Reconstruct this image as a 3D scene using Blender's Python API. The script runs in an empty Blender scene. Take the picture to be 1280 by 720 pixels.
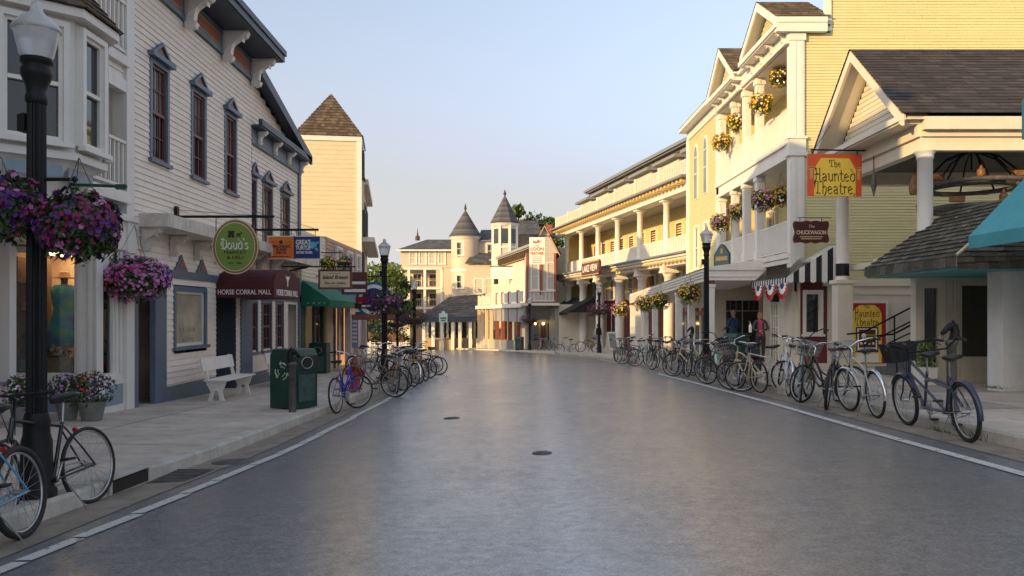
import bpy, math, random
from mathutils import Vector, Matrix, Quaternion
RN = random.Random(11)
SC = bpy.context.scene
COL = SC.collection
rad = math.radians
# ---------------------------------------------------------------- camera, sky, sun, exposure
cd = bpy.data.cameras.new('camera'); CAM = bpy.data.objects.new('camera', cd); COL.objects.link(CAM)
CAM.location = (0, 0, 1.6); CAM.rotation_euler = (rad(90), 0, 0)
cd.sensor_width = 36; cd.lens = 28; cd.shift_y = 0.0258; cd.clip_start = .05; cd.clip_end = 3000
SC.camera = CAM
SUN_EL, SUN_AZ = 12.5, 229.0          # degrees; azimuth clockwise from +Y (behind the camera, to the left)
W = bpy.data.worlds.new('World'); SC.world = W; W.use_nodes = True
nt = W.node_tree
bg = nt.nodes['Background']; sky = nt.nodes.new('ShaderNodeTexSky')
sky.sky_type = 'NISHITA'; sky.sun_disc = False
sky.sun_elevation = rad(SUN_EL); sky.sun_rotation = rad(SUN_AZ)
sky.air_density = 1.0; sky.dust_density = 7.2; sky.ozone_density = 2.6
hs = nt.nodes.new('ShaderNodeHueSaturation'); hs.inputs['Saturation'].default_value = .60
nt.links.new(sky.outputs['Color'], hs.inputs['Color'])
# a pale band of haze low over the horizon
wtc = nt.nodes.new('ShaderNodeTexCoord'); wsx = nt.nodes.new('ShaderNodeSeparateXYZ'); wr = nt.nodes.new('ShaderNodeMapRange'); wm = nt.nodes.new('ShaderNodeMix')
nt.links.new(wtc.outputs['Generated'], wsx.inputs[0]); nt.links.new(wsx.outputs['Z'], wr.inputs['Value'])
wr.inputs['From Min'].default_value = .04; wr.inputs['From Max'].default_value = .40; wr.inputs['To Min'].default_value = 1; wr.inputs['To Max'].default_value = 0; wr.interpolation_type = 'SMOOTHSTEP'
wm.data_type = 'RGBA'; wm.blend_type = 'LIGHTEN'; wm.inputs[7].default_value = (1.66, 1.63, 1.62, 1)
nt.links.new(wr.outputs['Result'], wm.inputs['Factor']); wd_ = nt.nodes.new('ShaderNodeMix'); wd_.data_type = 'RGBA'; wd_.blend_type = 'DARKEN'; wd_.inputs['Factor'].default_value = 1; wd_.inputs[7].default_value = (4.6, 4.3, 4.0, 1)   # thin veil: keeps the glow round the sun moderate
nt.links.new(hs.outputs['Color'], wd_.inputs[6]); nt.links.new(wd_.outputs[2], wm.inputs[6]); nt.links.new(wm.outputs[2], bg.inputs['Color']); bg.inputs['Strength'].default_value = 0.15
ld = bpy.data.lights.new('sun', 'SUN'); SUN = bpy.data.objects.new('sun', ld); COL.objects.link(SUN)
ld.energy = 2.7; ld.angle = rad(0.6); ld.color = (.74, .49, .20)
a, e = rad(SUN_AZ), rad(SUN_EL)
sd = Vector((math.sin(a)*math.cos(e), math.cos(a)*math.cos(e), math.sin(e)))
SUN.rotation_euler = (-sd).to_track_quat('-Z', 'Y').to_euler(); SUN.location = sd*60
SC.view_settings.view_transform = 'Standard'; SC.view_settings.look = 'None'
SC.view_settings.exposure = 1.58; SC.view_settings.gamma = 1; SC.view_settings.use_curve_mapping = False
try:
    SC.cycles.max_bounces = 6; SC.cycles.transparent_max_bounces = 6; SC.cycles.use_denoising = True
except Exception: pass

# ---------------------------------------------------------------- helpers
def ident(p): return p
class MB:
    def __init__(s, tf=None): s.v = []; s.f = []; s.m = []; s.s = []; s.tf = tf
    def add(s, vs, fs, mi=0, smooth=False):
        n = len(s.v)
        s.v += [tuple(s.tf(*v)) if s.tf else tuple(v) for v in vs]
        for f in fs: s.f.append(tuple(i+n for i in f)); s.m.append(mi); s.s.append(smooth)
        return s
    def box(s, x0, x1, y0, y1, z0, z1, mi=0):
        if x0 > x1: x0, x1 = x1, x0
        if y0 > y1: y0, y1 = y1, y0
        if z0 > z1: z0, z1 = z1, z0
        v = [(x0,y0,z0),(x1,y0,z0),(x1,y1,z0),(x0,y1,z0),(x0,y0,z1),(x1,y0,z1),(x1,y1,z1),(x0,y1,z1)]
        return s.add(v, [(0,3,2,1),(4,5,6,7),(0,1,5,4),(1,2,6,5),(2,3,7,6),(3,0,4,7)], mi)
    def obox(s, c, size, M, mi=0):
        c = Vector(c); hx, hy, hz = size[0]/2, size[1]/2, size[2]/2
        v = [c + M @ Vector((sx*hx, sy*hy, sz*hz)) for sz in (-1,1) for sx, sy in ((-1,-1),(1,-1),(1,1),(-1,1))]
        return s.add(v, [(0,3,2,1),(4,5,6,7),(0,1,5,4),(1,2,6,5),(2,3,7,6),(3,0,4,7)], mi)
    def quad(s, a, b, c, d, mi=0): return s.add([a,b,c,d], [(0,1,2,3)], mi)
    def poly(s, pts, mi=0): return s.add(pts, [tuple(range(len(pts)))], mi)
    def prism(s, pts, ax, a, b, mi=0):
        """extrude a 2-D outline along an axis; the 2-D axes are the two others in order"""
        n = len(pts)
        def P(p, t): return {'x': (t,p[0],p[1]), 'y': (p[0],t,p[1]), 'z': (p[0],p[1],t)}[ax]
        v = [P(p,a) for p in pts] + [P(p,b) for p in pts]
        fs = [tuple(range(n))[::-1], tuple(range(n,2*n))] + [(i,(i+1)%n,n+(i+1)%n,n+i) for i in range(n)]
        return s.add(v, fs, mi)
    def tube(s, pts, r, n=8, mi=0, closed=False):
        pts = [Vector(p) for p in pts]; k = len(pts)
        rr = r if isinstance(r, (list, tuple)) else [r]*k
        vs = []; up = None
        for i, p in enumerate(pts):
            if closed: t = pts[(i+1) % k] - pts[i-1]
            else: t = pts[min(i+1,k-1)] - pts[max(i-1,0)]
            if t.length < 1e-9: t = Vector((0,0,1))
            t.normalize()
            if up is None:
                up = Vector((0,0,1)) if abs(t.z) < .9 else Vector((1,0,0))
            a1 = t.cross(up)
            if a1.length < 1e-6: a1 = t.cross(Vector((0,1,0)))
            a1.normalize(); b1 = a1.cross(t); up = b1
            for j in range(n):
                an = 2*math.pi*j/n
                vs.append(p + (a1*math.cos(an) + b1*math.sin(an))*rr[i])
        fs = []
        for i in range(k if closed else k-1):
            i2 = (i+1) % k
            for j in range(n): fs.append((i*n+j, i*n+(j+1)%n, i2*n+(j+1)%n, i2*n+j))
        s.add(vs, fs, mi, True)
        if not closed:
            s.add(vs[:n], [tuple(range(n))], mi); s.add(vs[-n:], [tuple(range(n))[::-1]], mi)
        return s
    def lathe(s, prof, n=16, c=(0,0,0), mi=0, ph=0, smooth=True):
        vs = []; k = len(prof)
        for r, z in prof:
            for j in range(n):
                an = 2*math.pi*j/n+ph
                vs.append((c[0]+r*math.cos(an), c[1]+r*math.sin(an), c[2]+z))
        fs = [(i*n+j, i*n+(j+1)%n, (i+1)*n+(j+1)%n, (i+1)*n+j) for i in range(k-1) for j in range(n)]
        s.add(vs, fs, mi, smooth)
        s.add(vs[:n], [tuple(range(n))[::-1]], mi); s.add(vs[-n:], [tuple(range(n))], mi)
        return s
    def mesh(s, name, mats):
        me = bpy.data.meshes.new(name); me.from_pydata(s.v, [], s.f)
        for m in (mats if isinstance(mats, (list, tuple)) else [mats]): me.materials.append(m)
        me.polygons.foreach_set('material_index', s.m); me.polygons.foreach_set('use_smooth', s.s)
        me.update(); return me
    def build(s, name, mats, parent=None, bev=0):
        o = bpy.data.objects.new(name, s.mesh(name, mats)); COL.objects.link(o)
        if parent is not None: o.parent = parent
        if bev:
            b = o.modifiers.new('bevel', 'BEVEL'); b.width = bev; b.segments = 2; b.limit_method = 'ANGLE'; b.angle_limit = rad(40)
        return o
def thing(name, label, cat, loc=(0,0,0), rz=0, group=None):
    o = bpy.data.objects.new(name, None); COL.objects.link(o); o.empty_display_size = .2
    o.location = loc; o.rotation_euler = (0, 0, rad(rz)); return tag(o, label, cat, group)
def tag(o, label, cat, group=None, kind=None):
    o['label'] = label; o['category'] = cat
    if group: o['group'] = group
    if kind: o['kind'] = kind
    return o
def inst(name, me, parent, loc=(0,0,0), rot=(0,0,0), mats=None):
    o = bpy.data.objects.new(name, me); COL.objects.link(o); o.parent = parent; o.location = loc; o.rotation_euler = rot
    if mats:
        for i, m in enumerate(mats): o.material_slots[i].link = 'OBJECT'; o.material_slots[i].material = m
    return o
def struct(o): o['kind'] = 'structure'; return o
_tc = {}
def text(parent, s, size, loc, mat, name='lettering', rot=(90,0,0), shear=0, bold=0, sx=1, ext=.003, sp=1):
    cu = bpy.data.curves.new('txt', 'FONT'); cu.body = s; cu.size = size; cu.align_x = 'CENTER'; cu.align_y = 'CENTER'
    cu.extrude = ext; cu.shear = shear; cu.offset = bold; cu.space_character = sp; cu.resolution_u = 3
    t = bpy.data.objects.new('txt', cu); COL.objects.link(t)
    dg = bpy.context.evaluated_depsgraph_get()
    me = bpy.data.meshes.new_from_object(t.evaluated_get(dg)); bpy.data.objects.remove(t)
    me.materials.clear(); me.materials.append(mat)
    o = bpy.data.objects.new(name, me); COL.objects.link(o); o.parent = parent
    o.location = loc; o.rotation_euler = [rad(q) for q in rot]; o.scale = (sx, 1, 1); return o
NIB = {
'a': [[(.05,.48),(.2,.6),(.36,.5),(.36,.06),(.46,0)],[(.36,.36),(.12,.28),(.05,.12),(.18,0),(.36,.12)]],
'd': [[(.02,1.0),(.42,.55),(.42,.12),(.22,0),(.05,.12),(.05,.45),(.2,.6),(.42,.5)]],
'e': [[(.05,.28),(.4,.4),(.22,.6),(.05,.46),(.05,.12),(.2,0),(.42,.1)]],
'h': [[(.02,.98),(.1,.9),(.1,0)],[(.1,.45),(.27,.6),(.4,.48),(.38,.1),(.24,-.14)]],
'n': [[(0,.5),(.1,.6),(.1,0)],[(.1,.45),(.27,.6),(.4,.5),(.4,.06),(.48,0)]],
'u': [[(0,.54),(.1,.6),(.1,.1),(.22,0),(.4,.12)],[(.4,.6),(.4,.06),(.48,0)]],
't': [[(.14,.88),(.14,.1),(.24,0),(.36,.07)],[(0,.6),(.34,.6)]],
'r': [[(0,.5),(.1,.6),(.1,0)],[(.1,.45),(.22,.6),(.36,.5)]],
'o': [[(.05,.45),(.22,.6),(.4,.45),(.4,.14),(.22,0),(.05,.14),(.05,.45)]],
's': [[(.36,.5),(.2,.6),(.06,.45),(.36,.2),(.2,0),(.03,.1)]],
'T': [[(-.02,.80),(.10,.96),(.54,.90),(.66,1.0)],[(.34,.92),(.34,.12),(.22,0)],[(.34,.1),(.46,0),(.56,.08)],[(.10,.9),(.05,.6),(.10,.45)]],
'H': [[(.02,.9),(.16,1.02),(.16,.1),(.04,0)],[(0,.5),(.52,.56)],[(.42,.98),(.48,1.02),(.48,.08),(.60,0)],[(.16,.52),(.3,.62)]],
'D': [[(0,.86),(.16,1),(.54,.76),(.54,.24),(.32,0),(.02,.1)],[(.2,.95),(.2,.06)],[(.02,.7),(.02,.3)]],
"'": [[(.05,1.05),(.09,.82)]], ',': [[(.08,.06),(.03,-.12)]] }
NW = {'T': .7, 'H': .68, 'D': .64, "'": .16, ' ': .25, ',': .2, 't': .4, 'r': .4, 's': .43}
def nib(parent, s, h, loc, mat, w=.105, name='lettering', sx=1):
    """broad-nib lettering facing local -y, centred on loc"""
    tot = sum(NW.get(c, .52) for c in s); x = -tot/2; mb = MB()
    ox, oz = math.cos(rad(38))*w/2, math.sin(rad(38))*w/2
    for c in s:
        for st in NIB.get(c, []):
            for (p, q) in zip(st[:-1], st[1:]):
                for k, (ux, uz) in enumerate(((ox, -oz), (oz*.45, ox*.45))):
                    P = [(x+p[0]-ux, p[1]-uz), (x+p[0]+ux, p[1]+uz), (x+q[0]+ux, q[1]+uz), (x+q[0]-ux, q[1]-uz)]
                    mb.poly([(loc[0]+a*h*sx, loc[1]-.0007*k, loc[2]+(b-.4)*h) for a, b in P])
        x += NW.get(c, .52)
    return mb.build(name, mat, parent)

# ---------------------------------------------------------------- materials
MT = {}
def mat(name, col, rough=.6, var=.10, scale=2.5, bump=0., metal=0., spec=.5, bscale=40, stretch=None, coat=0, dirt=0, emit=0):
    m = bpy.data.materials.new(name); m.use_nodes = True; t = m.node_tree; b = t.nodes['Principled BSDF']
    b.inputs['Roughness'].default_value = rough; b.inputs['Metallic'].default_value = metal
    b.inputs['Specular IOR Level'].default_value = spec
    if coat: b.inputs['Coat Weight'].default_value = coat; b.inputs['Coat Roughness'].default_value = .08
    tc = t.nodes.new('ShaderNodeTexCoord'); mp = t.nodes.new('ShaderNodeMapping')
    if stretch: mp.inputs['Scale'].default_value = stretch
    t.links.new(tc.outputs['Object'], mp.inputs['Vector'])
    n = t.nodes.new('ShaderNodeTexNoise'); n.inputs['Scale'].default_value = scale; n.inputs['Detail'].default_value = 7; n.inputs['Roughness'].default_value = .65
    t.links.new(mp.outputs['Vector'], n.inputs['Vector'])
    r = t.nodes.new('ShaderNodeValToRGB'); r.color_ramp.elements[0].position = .3; r.color_ramp.elements[1].position = .7
    lo = [max(0, c*(1-var)) for c in col]; hi = [min(1, c*(1+var)) for c in col]
    r.color_ramp.elements[0].color = (*lo, 1); r.color_ramp.elements[1].color = (*hi, 1)
    t.links.new(n.outputs['Fac'], r.inputs['Fac']); out = r.outputs['Color']
    if dirt:
        n3 = t.nodes.new('ShaderNodeTexNoise'); n3.inputs['Scale'].default_value = 1.3; n3.inputs['Detail'].default_value = 9; n3.inputs['Roughness'].default_value = .75
        mp3 = t.nodes.new('ShaderNodeMapping'); mp3.inputs['Scale'].default_value = (2.2, 2.2, .7)
        t.links.new(tc.outputs['Object'], mp3.inputs['Vector']); t.links.new(mp3.outputs['Vector'], n3.inputs['Vector'])
        r3 = t.nodes.new('ShaderNodeValToRGB'); r3.color_ramp.elements[0].position = .52; r3.color_ramp.elements[1].position = .78
        r3.color_ramp.elements[1].color = (dirt, dirt, dirt, 1); r3.color_ramp.elements[0].color = (0,0,0,1)
        t.links.new(n3.outputs['Fac'], r3.inputs['Fac'])
        mx = t.nodes.new('ShaderNodeMix'); mx.data_type = 'RGBA'
        t.links.new(r3.outputs['Color'], mx.inputs['Factor']); t.links.new(out, mx.inputs[6])
        mx.inputs[7].default_value = (col[0]*.35, col[1]*.33, col[2]*.30, 1); out = mx.outputs[2]
    t.links.new(out, b.inputs['Base Color'])
    if bump:
        n2 = t.nodes.new('ShaderNodeTexNoise'); n2.inputs['Scale'].default_value = bscale; n2.inputs['Detail'].default_value = 4
        t.links.new(mp.outputs['Vector'], n2.inputs['Vector'])
        bp = t.nodes.new('ShaderNodeBump'); bp.inputs['Strength'].default_value = bump; bp.inputs['Distance'].default_value = .02
        t.links.new(n2.outputs['Fac'], bp.inputs['Height']); t.links.new(bp.outputs['Normal'], b.inputs['Normal'])
    if emit:
        b.inputs['Emission Strength'].default_value = emit; b.inputs['Emission Color'].default_value = (*col, 1)
    MT[name] = m; return m
def glassmat(name, col=(.02,.025,.03), rough=.03):
    m = mat(name, col, rough, .4, 1.2, spec=.9); return m
def clear(name):
    m = bpy.data.materials.new(name); m.use_nodes = True; t = m.node_tree; t.nodes.remove(t.nodes['Principled BSDF'])
    tr = t.nodes.new('ShaderNodeBsdfTransparent'); gl = t.nodes.new('ShaderNodeBsdfGlossy'); gl.inputs['Roughness'].default_value = .02
    fr = t.nodes.new('ShaderNodeFresnel'); fr.inputs['IOR'].default_value = 1.7; mx = t.nodes.new('ShaderNodeMixShader')
    tr.inputs['Color'].default_value = (.92,.94,.93,1)
    t.links.new(fr.outputs[0], mx.inputs[0]); t.links.new(tr.outputs[0], mx.inputs[1]); t.links.new(gl.outputs[0], mx.inputs[2])
    t.links.new(mx.outputs[0], t.nodes['Material Output'].inputs['Surface']); return m
def leafmat(name, col, tr=.25):
    m = mat(name, col, .55, .45, 6); b = m.node_tree.nodes['Principled BSDF']; b.inputs['Subsurface Weight'].default_value = 0
    return m
white = mat('white_paint', (.78,.73,.67), .55, .07, 2, dirt=.25)
whitec = mat('clean_white_paint', (.74,.71,.66), .5, .05, 2, dirt=.12)
cream = mat('cream_paint', (.66,.60,.49), .55, .06, 2, dirt=.12)
sidl = mat('weathered_white_siding', (.84,.74,.65), .6, .08, 1.5, stretch=(1,1,3), dirt=.28)
sidw = mat('white_siding', (.80,.74,.68), .6, .07, 1.5, stretch=(1,1,3), dirt=.22)
worn = mat('worn_white_board', (.66,.59,.52), .7, .2, 5, dirt=.8)
blue = mat('slate_blue_trim', (.105,.145,.20), .5, .15, 2, dirt=.2)
dblue = mat('dark_blue_trim', (.045,.06,.085), .5, .15, 2)
ltblue = mat('pale_blue_panel', (.24,.31,.37), .5, .1, 2, dirt=.3)
sash = mat('oxblood_sash', (.16,.06,.045), .5, .15, 3)
redpan = mat('brick_red_panel', (.26,.075,.045), .55, .15, 3)
ochre = mat('ochre_edge', (.40,.22,.10), .55, .1)
yel = mat('pale_yellow_siding', (.64,.57,.31), .6, .05, 1.5, stretch=(1,1,3), dirt=.10)
yelh = mat('hotel_yellow_wall', (.66,.52,.23), .6, .06, 2)
yelb = mat('ochre_yellow_bracket', (.64,.46,.20), .6, .06, 2)
tower = mat('cream_shingle', (.60,.53,.36), .65, .06, 1.5, stretch=(1,1,2))
glass = glassmat('window_glass'); glassl = glassmat('curtained_glass', (.44,.38,.28), .14); glassb = glassmat('lace_curtain_glass', (.20,.19,.17), .06)
cglass = clear('clear_glass')
curtain = mat('cream_curtain', (.50,.43,.32), .8, .2, 6, stretch=(6,6,.5))
blk = mat('black_iron', (.009,.009,.010), .5, .3, 8, bump=.1, bscale=60, spec=.3)
blkm = mat('black_matte', (.015,.015,.016), .7, .3, 8)
iron = mat('weathered_iron', (.10,.092,.085), .6, .4, 9, bump=.3)
tin = mat('weathered_tin', (.20,.20,.19), .6, .3, 5, dirt=.6)
steel = mat('dull_steel', (.42,.42,.42), .35, .2, 8, metal=.9)
chrome = mat('bright_chrome', (.75,.75,.76), .14, .08, 8, metal=1)
rubber = mat('tyre_rubber', (.022,.020,.019), .75, .3, 14)
gum = mat('tan_tyre_rubber', (.035,.026,.02), .75, .3, 14)
saddle_m = mat('black_vinyl', (.02,.02,.021), .4, .3, 8)
sh1 = mat('brown_shingle_dark', (.075,.052,.035), .85, .3, 20, bump=.4); sh2 = mat('brown_shingle_mid', (.11,.078,.05), .85, .3, 20, bump=.4); sh3 = mat('brown_shingle_light', (.15,.11,.07), .85, .3, 20, bump=.4)
SHB = [sh1, sh2, sh3]
SHG = [mat('charcoal_shingle_'+n, c, .85, .25, 25, bump=.4) for n, c in (('dark',(.032,.028,.030)),('mid',(.042,.037,.039)),('light',(.055,.049,.050)))]
SHM = [mat('mossy_shake_'+n, c, .9, .35, 18, bump=.5) for n, c in (('dark',(.055,.052,.036)),('mid',(.085,.075,.055)),('grey',(.12,.11,.09)))]
SHS = [mat('slate_shingle_'+n, c, .8, .25, 15, bump=.3) for n, c in (('dark',(.055,.055,.062)),('mid',(.075,.075,.082)),('light',(.10,.098,.10)))]
grayroof = mat('grey_metal_edge', (.20,.22,.25), .5, .1)
maroon = mat('maroon_canvas', (.085,.010,.018), .75, .15, 4, bump=.15)
greenc = mat('green_canvas', (.005,.15,.085), .75, .15, 4, bump=.15)
bluec = mat('blue_canvas', (.02,.09,.17), .75, .15, 4, bump=.15)
tealc = mat('teal_canvas', (.06,.32,.37), .7, .12, 3, bump=.15)
tealp = mat('teal_paint', (.10,.32,.32), .6, .1, 3)
blackc = mat('black_canvas', (.014,.014,.015), .75, .2, 4, bump=.15)
whitec2 = mat('white_canvas', (.72,.71,.68), .75, .08, 4)
dgreen = mat('dark_green_steel', (.008,.055,.038), .38, .25, 3, dirt=.25)
hgreen = mat('hunter_green_paint', (.012,.045,.030), .5, .2, 3)
redp = mat('fire_red_paint', (.40,.012,.018), .4, .15, 4)
redw = mat('barn_red_clapboard', (.15,.022,.025), .6, .15, 3)
pinkp = mat('dusty_pink_paint', (.42,.27,.23), .65, .1, 3)
pinkl = mat('pale_pink_paint', (.60,.48,.43), .65, .1, 3)
greyp = mat('grey_paint', (.30,.31,.32), .6, .1, 3)
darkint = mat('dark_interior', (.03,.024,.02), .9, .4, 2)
tan = mat('warm_plaster', (.60,.42,.27), .9, .15, 2)
rednt = mat('dark_red_door', (.085,.018,.014), .45, .2, 3)
wood = mat('brown_wood', (.13,.06,.03), .6, .25, 6, stretch=(1,1,8))
brick = mat('tan_brick', (.42,.33,.22), .85, .2, 8)
plaster = mat('white_plaster', (.72,.71,.69), .8, .05, 6, bump=.8, bscale=14)
orange = mat('orange_sign', (.72,.17,.025), .5, .05); navy = mat('navy_sign', (.012,.035,.16), .45, .05)
olive = mat('olive_green_sign', (.20,.29,.045), .45, .06); bronze = mat('bronze_sign_edge', (.28,.13,.045), .5, .1)
signy = mat('sign_yellow', (.90,.60,.07), .5, .04); signr = mat('sign_red', (.72,.10,.025), .5, .05); sred = mat('poster_red', (.36,.012,.015), .5, .1)
swhite = mat('sign_white', (.82,.80,.74), .5, .04); sblack = mat('sign_black', (.02,.015,.012), .5, .1); cyan = mat('turtle_cyan', (.10,.45,.55), .5, .1)
parch = mat('parchment_sign', (.72,.58,.38), .55, .06); umber = mat('umber_sign', (.10,.03,.02), .5, .15); gold = mat('gilt_lettering', (.55,.36,.12), .4, .1)
blues = mat('cobalt_panel', (.04,.16,.42), .5, .1); periw = mat('periwinkle_panel', (.25,.30,.55), .5, .1)
globe = mat('frosted_lamp_glass', (.80,.80,.80), .22, .05, spec=.6); globe.node_tree.nodes['Principled BSDF'].inputs['Transmission Weight'].default_value = .55
grn1 = leafmat('leaf_green', (.055,.10,.025)); grn2 = leafmat('dark_leaf_green', (.022,.05,.014)); grn3 = leafmat('yellow_leaf_green', (.14,.19,.03))
fl_purple = leafmat('purple_petals', (.10,.018,.17)); fl_mag = leafmat('magenta_petals', (.20,.012,.07)); fl_pink = leafmat('pink_petals', (.55,.20,.42)); fl_lil = leafmat('lilac_petals', (.42,.16,.46)); fl_yel = leafmat('yellow_petals', (.72,.48,.03)); fl_wht = leafmat('white_petals', (.70,.66,.62)); fl_red = leafmat('red_petals', (.55,.05,.05)); fl_org = leafmat('orange_petals', (.60,.20,.06)); fl_dpink = leafmat('deep_pink_petals', (.45,.04,.20))
coir = mat('brown_coir', (.07,.045,.025), .9, .3, 20, bump=.5)

# ---------------------------------------------------------------- building helpers (facade frame: x along, y inward, z up)
JR = random.Random(77)
def siding(mb, u0, u1, z0, z1, holes=(), lap=.11, out=.022, y=0, clip=None, mi=0):
    n = max(1, round((z1-z0)/lap)); lap = (z1-z0)/n
    for i in range(n):
        zb = z0+i*lap; zt = zb+lap; zc = (zb+zt)/2; a0, a1 = u0, u1
        if clip: a0, a1 = clip(zc); a0 = max(a0, u0); a1 = min(a1, u1)
        if a1-a0 < .02: continue
        iv = [(a0, a1)]
        for (h0, h1, g0, g1) in holes:
            if g0 < zc < g1:
                nv = []
                for (p, q) in iv:
                    if h1 <= p or h0 >= q: nv.append((p, q))
                    else:
                        if h0 > p: nv.append((p, h0))
                        if h1 < q: nv.append((h1, q))
                iv = nv
        jv = []
        for (p, q) in iv:
            while q-p > 4.5 and lap < .19:
                c_ = p+JR.uniform(1.6,4.2); jv.append((p, c_-.004)); p = c_
            jv.append((p, q))
        o0, y0_, z0_ = out, y, zb
        for (p, q) in jv:
            out = o0*JR.uniform(.82,1.18); zb = z0_+JR.uniform(-.003,.003)
            mb.add([(p,y-out,zb),(q,y-out,zb),(q,y-.003,zt),(p,y-.003,zt),(p,y+.02,zb-.002),(q,y+.02,zb-.002)], [(0,1,2,3),(4,5,1,0)], mi)
        out = o0
    return mb
def shingles(mb, a, b, c, d, nrow, w, lift=.025):
    """courses of single shingles on the slope a-b (eave) to d-c (top)"""
    a, b, c, d = map(Vector, (a, b, c, d)); nrm = (b-a).cross(d-a).normalized()
    for i in range(nrow):
        t0, t1 = i/nrow, (i+1)/nrow
        L0, L1 = a.lerp(d, t0), a.lerp(d, t1); R0, R1 = b.lerp(c, t0), b.lerp(c, t1)
        n = max(1, int((R0-L0).length/w)); off = RN.random()*.9
        k = [0.0]+[min(1, max(0, (j+off)/n)) for j in range(n)]+[1.0]
        for p, q in zip(k[:-1], k[1:]):
            if q-p < .002: continue
            lf = lift*(.8+.5*RN.random())
            A, B = L0.lerp(R0, p)+nrm*lf, L0.lerp(R0, q)+nrm*lf
            mb.add([A, B, L1.lerp(R1, q)+nrm*.004, L1.lerp(R1, p)+nrm*.004, L0.lerp(R0, p), L0.lerp(R0, q)], [(0,1,2,3),(4,5,1,0)], RN.choice((0,0,1,1,2)))
    return mb
def window(parent, u, z, w, h, trim, sashm, pane, cols=2, rows=2, tw=.09, y=0, tf=None, hood=None, sill=True, proud=.035, rec=.07, mid=True, name='window', bar=.022, hoodm=None):
    """u,z = lower left of the opening; frame part with pane / sill / hood as sub-parts"""
    f = MB(tf); yp = y-proud
    f.box(u-tw, u, yp, y+rec+.02, z-.002, z+h+tw); f.box(u+w, u+w+tw, yp, y+rec+.02, z-.002, z+h+tw); f.box(u, u+w, yp, y+rec+.02, z+h, z+h+tw)
    fr = f.build(name, trim, parent)
    s = MB(tf); sw = min(.05, w*.1); ys0, ys1 = y+.012, y+rec-.01
    s.box(u, u+sw, ys0, ys1, z, z+h); s.box(u+w-sw, u+w, ys0, ys1, z, z+h); s.box(u+sw, u+w-sw, ys0, ys1, z, z+sw*1.3); s.box(u+sw, u+w-sw, ys0, ys1, z+h-sw, z+h)
    if mid: s.box(u+sw, u+w-sw, ys0-.008, ys1, z+h*.5-sw*.55, z+h*.5+sw*.55)
    for i in range(1, cols):
        x = u+w*i/cols; s.box(x-bar/2, x+bar/2, ys0+.015, ys1-.008, z+sw, z+h-sw)
    for i in range(1, rows):
        zz = z+h*i/rows
        if mid and abs(zz-(z+h*.5)) < .05: continue
        s.box(u+sw, u+w-sw, ys0+.017, ys1-.010, zz-bar/2, zz+bar/2)
    s.build('sash', sashm, fr)
    if isinstance(pane, tuple): # (upper, lower)
        p = MB(tf); p.box(u+.01, u+w-.01, y+rec-.004, y+rec+.01, z+.01, z+h*.5); p.build('pane', pane[1], fr)
        p = MB(tf); p.box(u+.01, u+w-.01, y+rec-.004, y+rec+.01, z+h*.5, z+h-.01); p.build('pane', pane[0], fr)
    else:
        p = MB(tf); p.box(u+.01, u+w-.01, y+rec-.004, y+rec+.01, z+.01, z+h-.01); p.build('pane', pane, fr)
    if sill:
        q = MB(tf); q.box(u-tw-.04, u+w+tw+.04, yp-.05, y+.02, z-.07, z-.004); q.build('sill', trim, fr)
    if hood == 'gable':
        q = MB(tf); z0 = z+h+tw+.004; hw = w/2+tw+.07; cx = u+w/2
        q.box(cx-hw, cx+hw, yp-.10, y, z0, z0+.09)
        q.prism([(cx-hw*.78,z0+.094),(cx+hw*.78,z0+.094),(cx,z0+.34)], 'y', yp-.01, y)
        q.build('hood', trim, fr)
        q = MB(tf); q.prism([(cx-hw*.46,z0+.12),(cx+hw*.46,z0+.12),(cx,z0+.27)], 'y', yp-.022, yp-.006); q.build('hood_panel', hoodm or redpan, fr)
        q = MB(tf)
        for sg in (-1, 1):
            q.prism([(cx+sg*(hw*.86),z0+.094),(cx+sg*(hw*.86-.10),z0+.094),(cx,z0+.31),(cx,z0+.38)], 'y', yp-.06, yp-.012)
        q.build('hood_rake', trim, fr)
    return fr
def scroll_bracket(mb, u, y, ztop, d=.4, h=.55, w=.14):
    """carved console: outline in y (outwards negative) and z"""
    P = [(0,0),(-d,0),(-d*1.0,-h*.10),(-d*.93,-h*.20),(-d*.80,-h*.24),(-d*.78,-h*.34),(-d*.62,-h*.26),(-d*.48,-h*.33),(-d*.36,-h*.52),(-d*.32,-h*.74),(-d*.42,-h*.82),(-d*.36,-h*.95),(-d*.18,-h),(0,-h*.92)]
    mb.prism([(y+p[0], ztop+p[1]) for p in P], 'x', u-w/2, u+w/2)
    mb.prism([(y-d*.08, ztop-h*.06),(y-d*.92, ztop-h*.06),(y-d*.86,ztop-h*.14),(y-d*.1,ztop-h*.62)], 'x', u-w/2-.02, u+w/2+.02)
    return mb
def railing(mb, p0, p1, h, step=.12, top=.07, bal=.035, solid=False):
    """rails and balusters between two points, p = (x,y,z)"""
    p0, p1 = Vector(p0), Vector(p1); L = (p1-p0).length; d = (p1-p0)/L
    M = Matrix((( d.x, -d.y, 0), (d.y, d.x, 0), (0, 0, 1))) if True else None
    c = (p0+p1)/2
    mb.obox(c+Vector((0,0,h-.025)), (L, top, .05), M); mb.obox(c+Vector((0,0,.10)), (L, top*.7, .05), M)
    if solid: mb.obox(c+Vector((0,0,h/2+.04)), (L, .02, h-.2), M)
    n = max(2, int(L/step))
    for i in range(n):
        q = p0+d*(L*(i+.5)/n); mb.obox(q+Vector((0,0,(h+.06)/2+.012)), (bal, bal, h-.19), M)
    return mb
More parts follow.
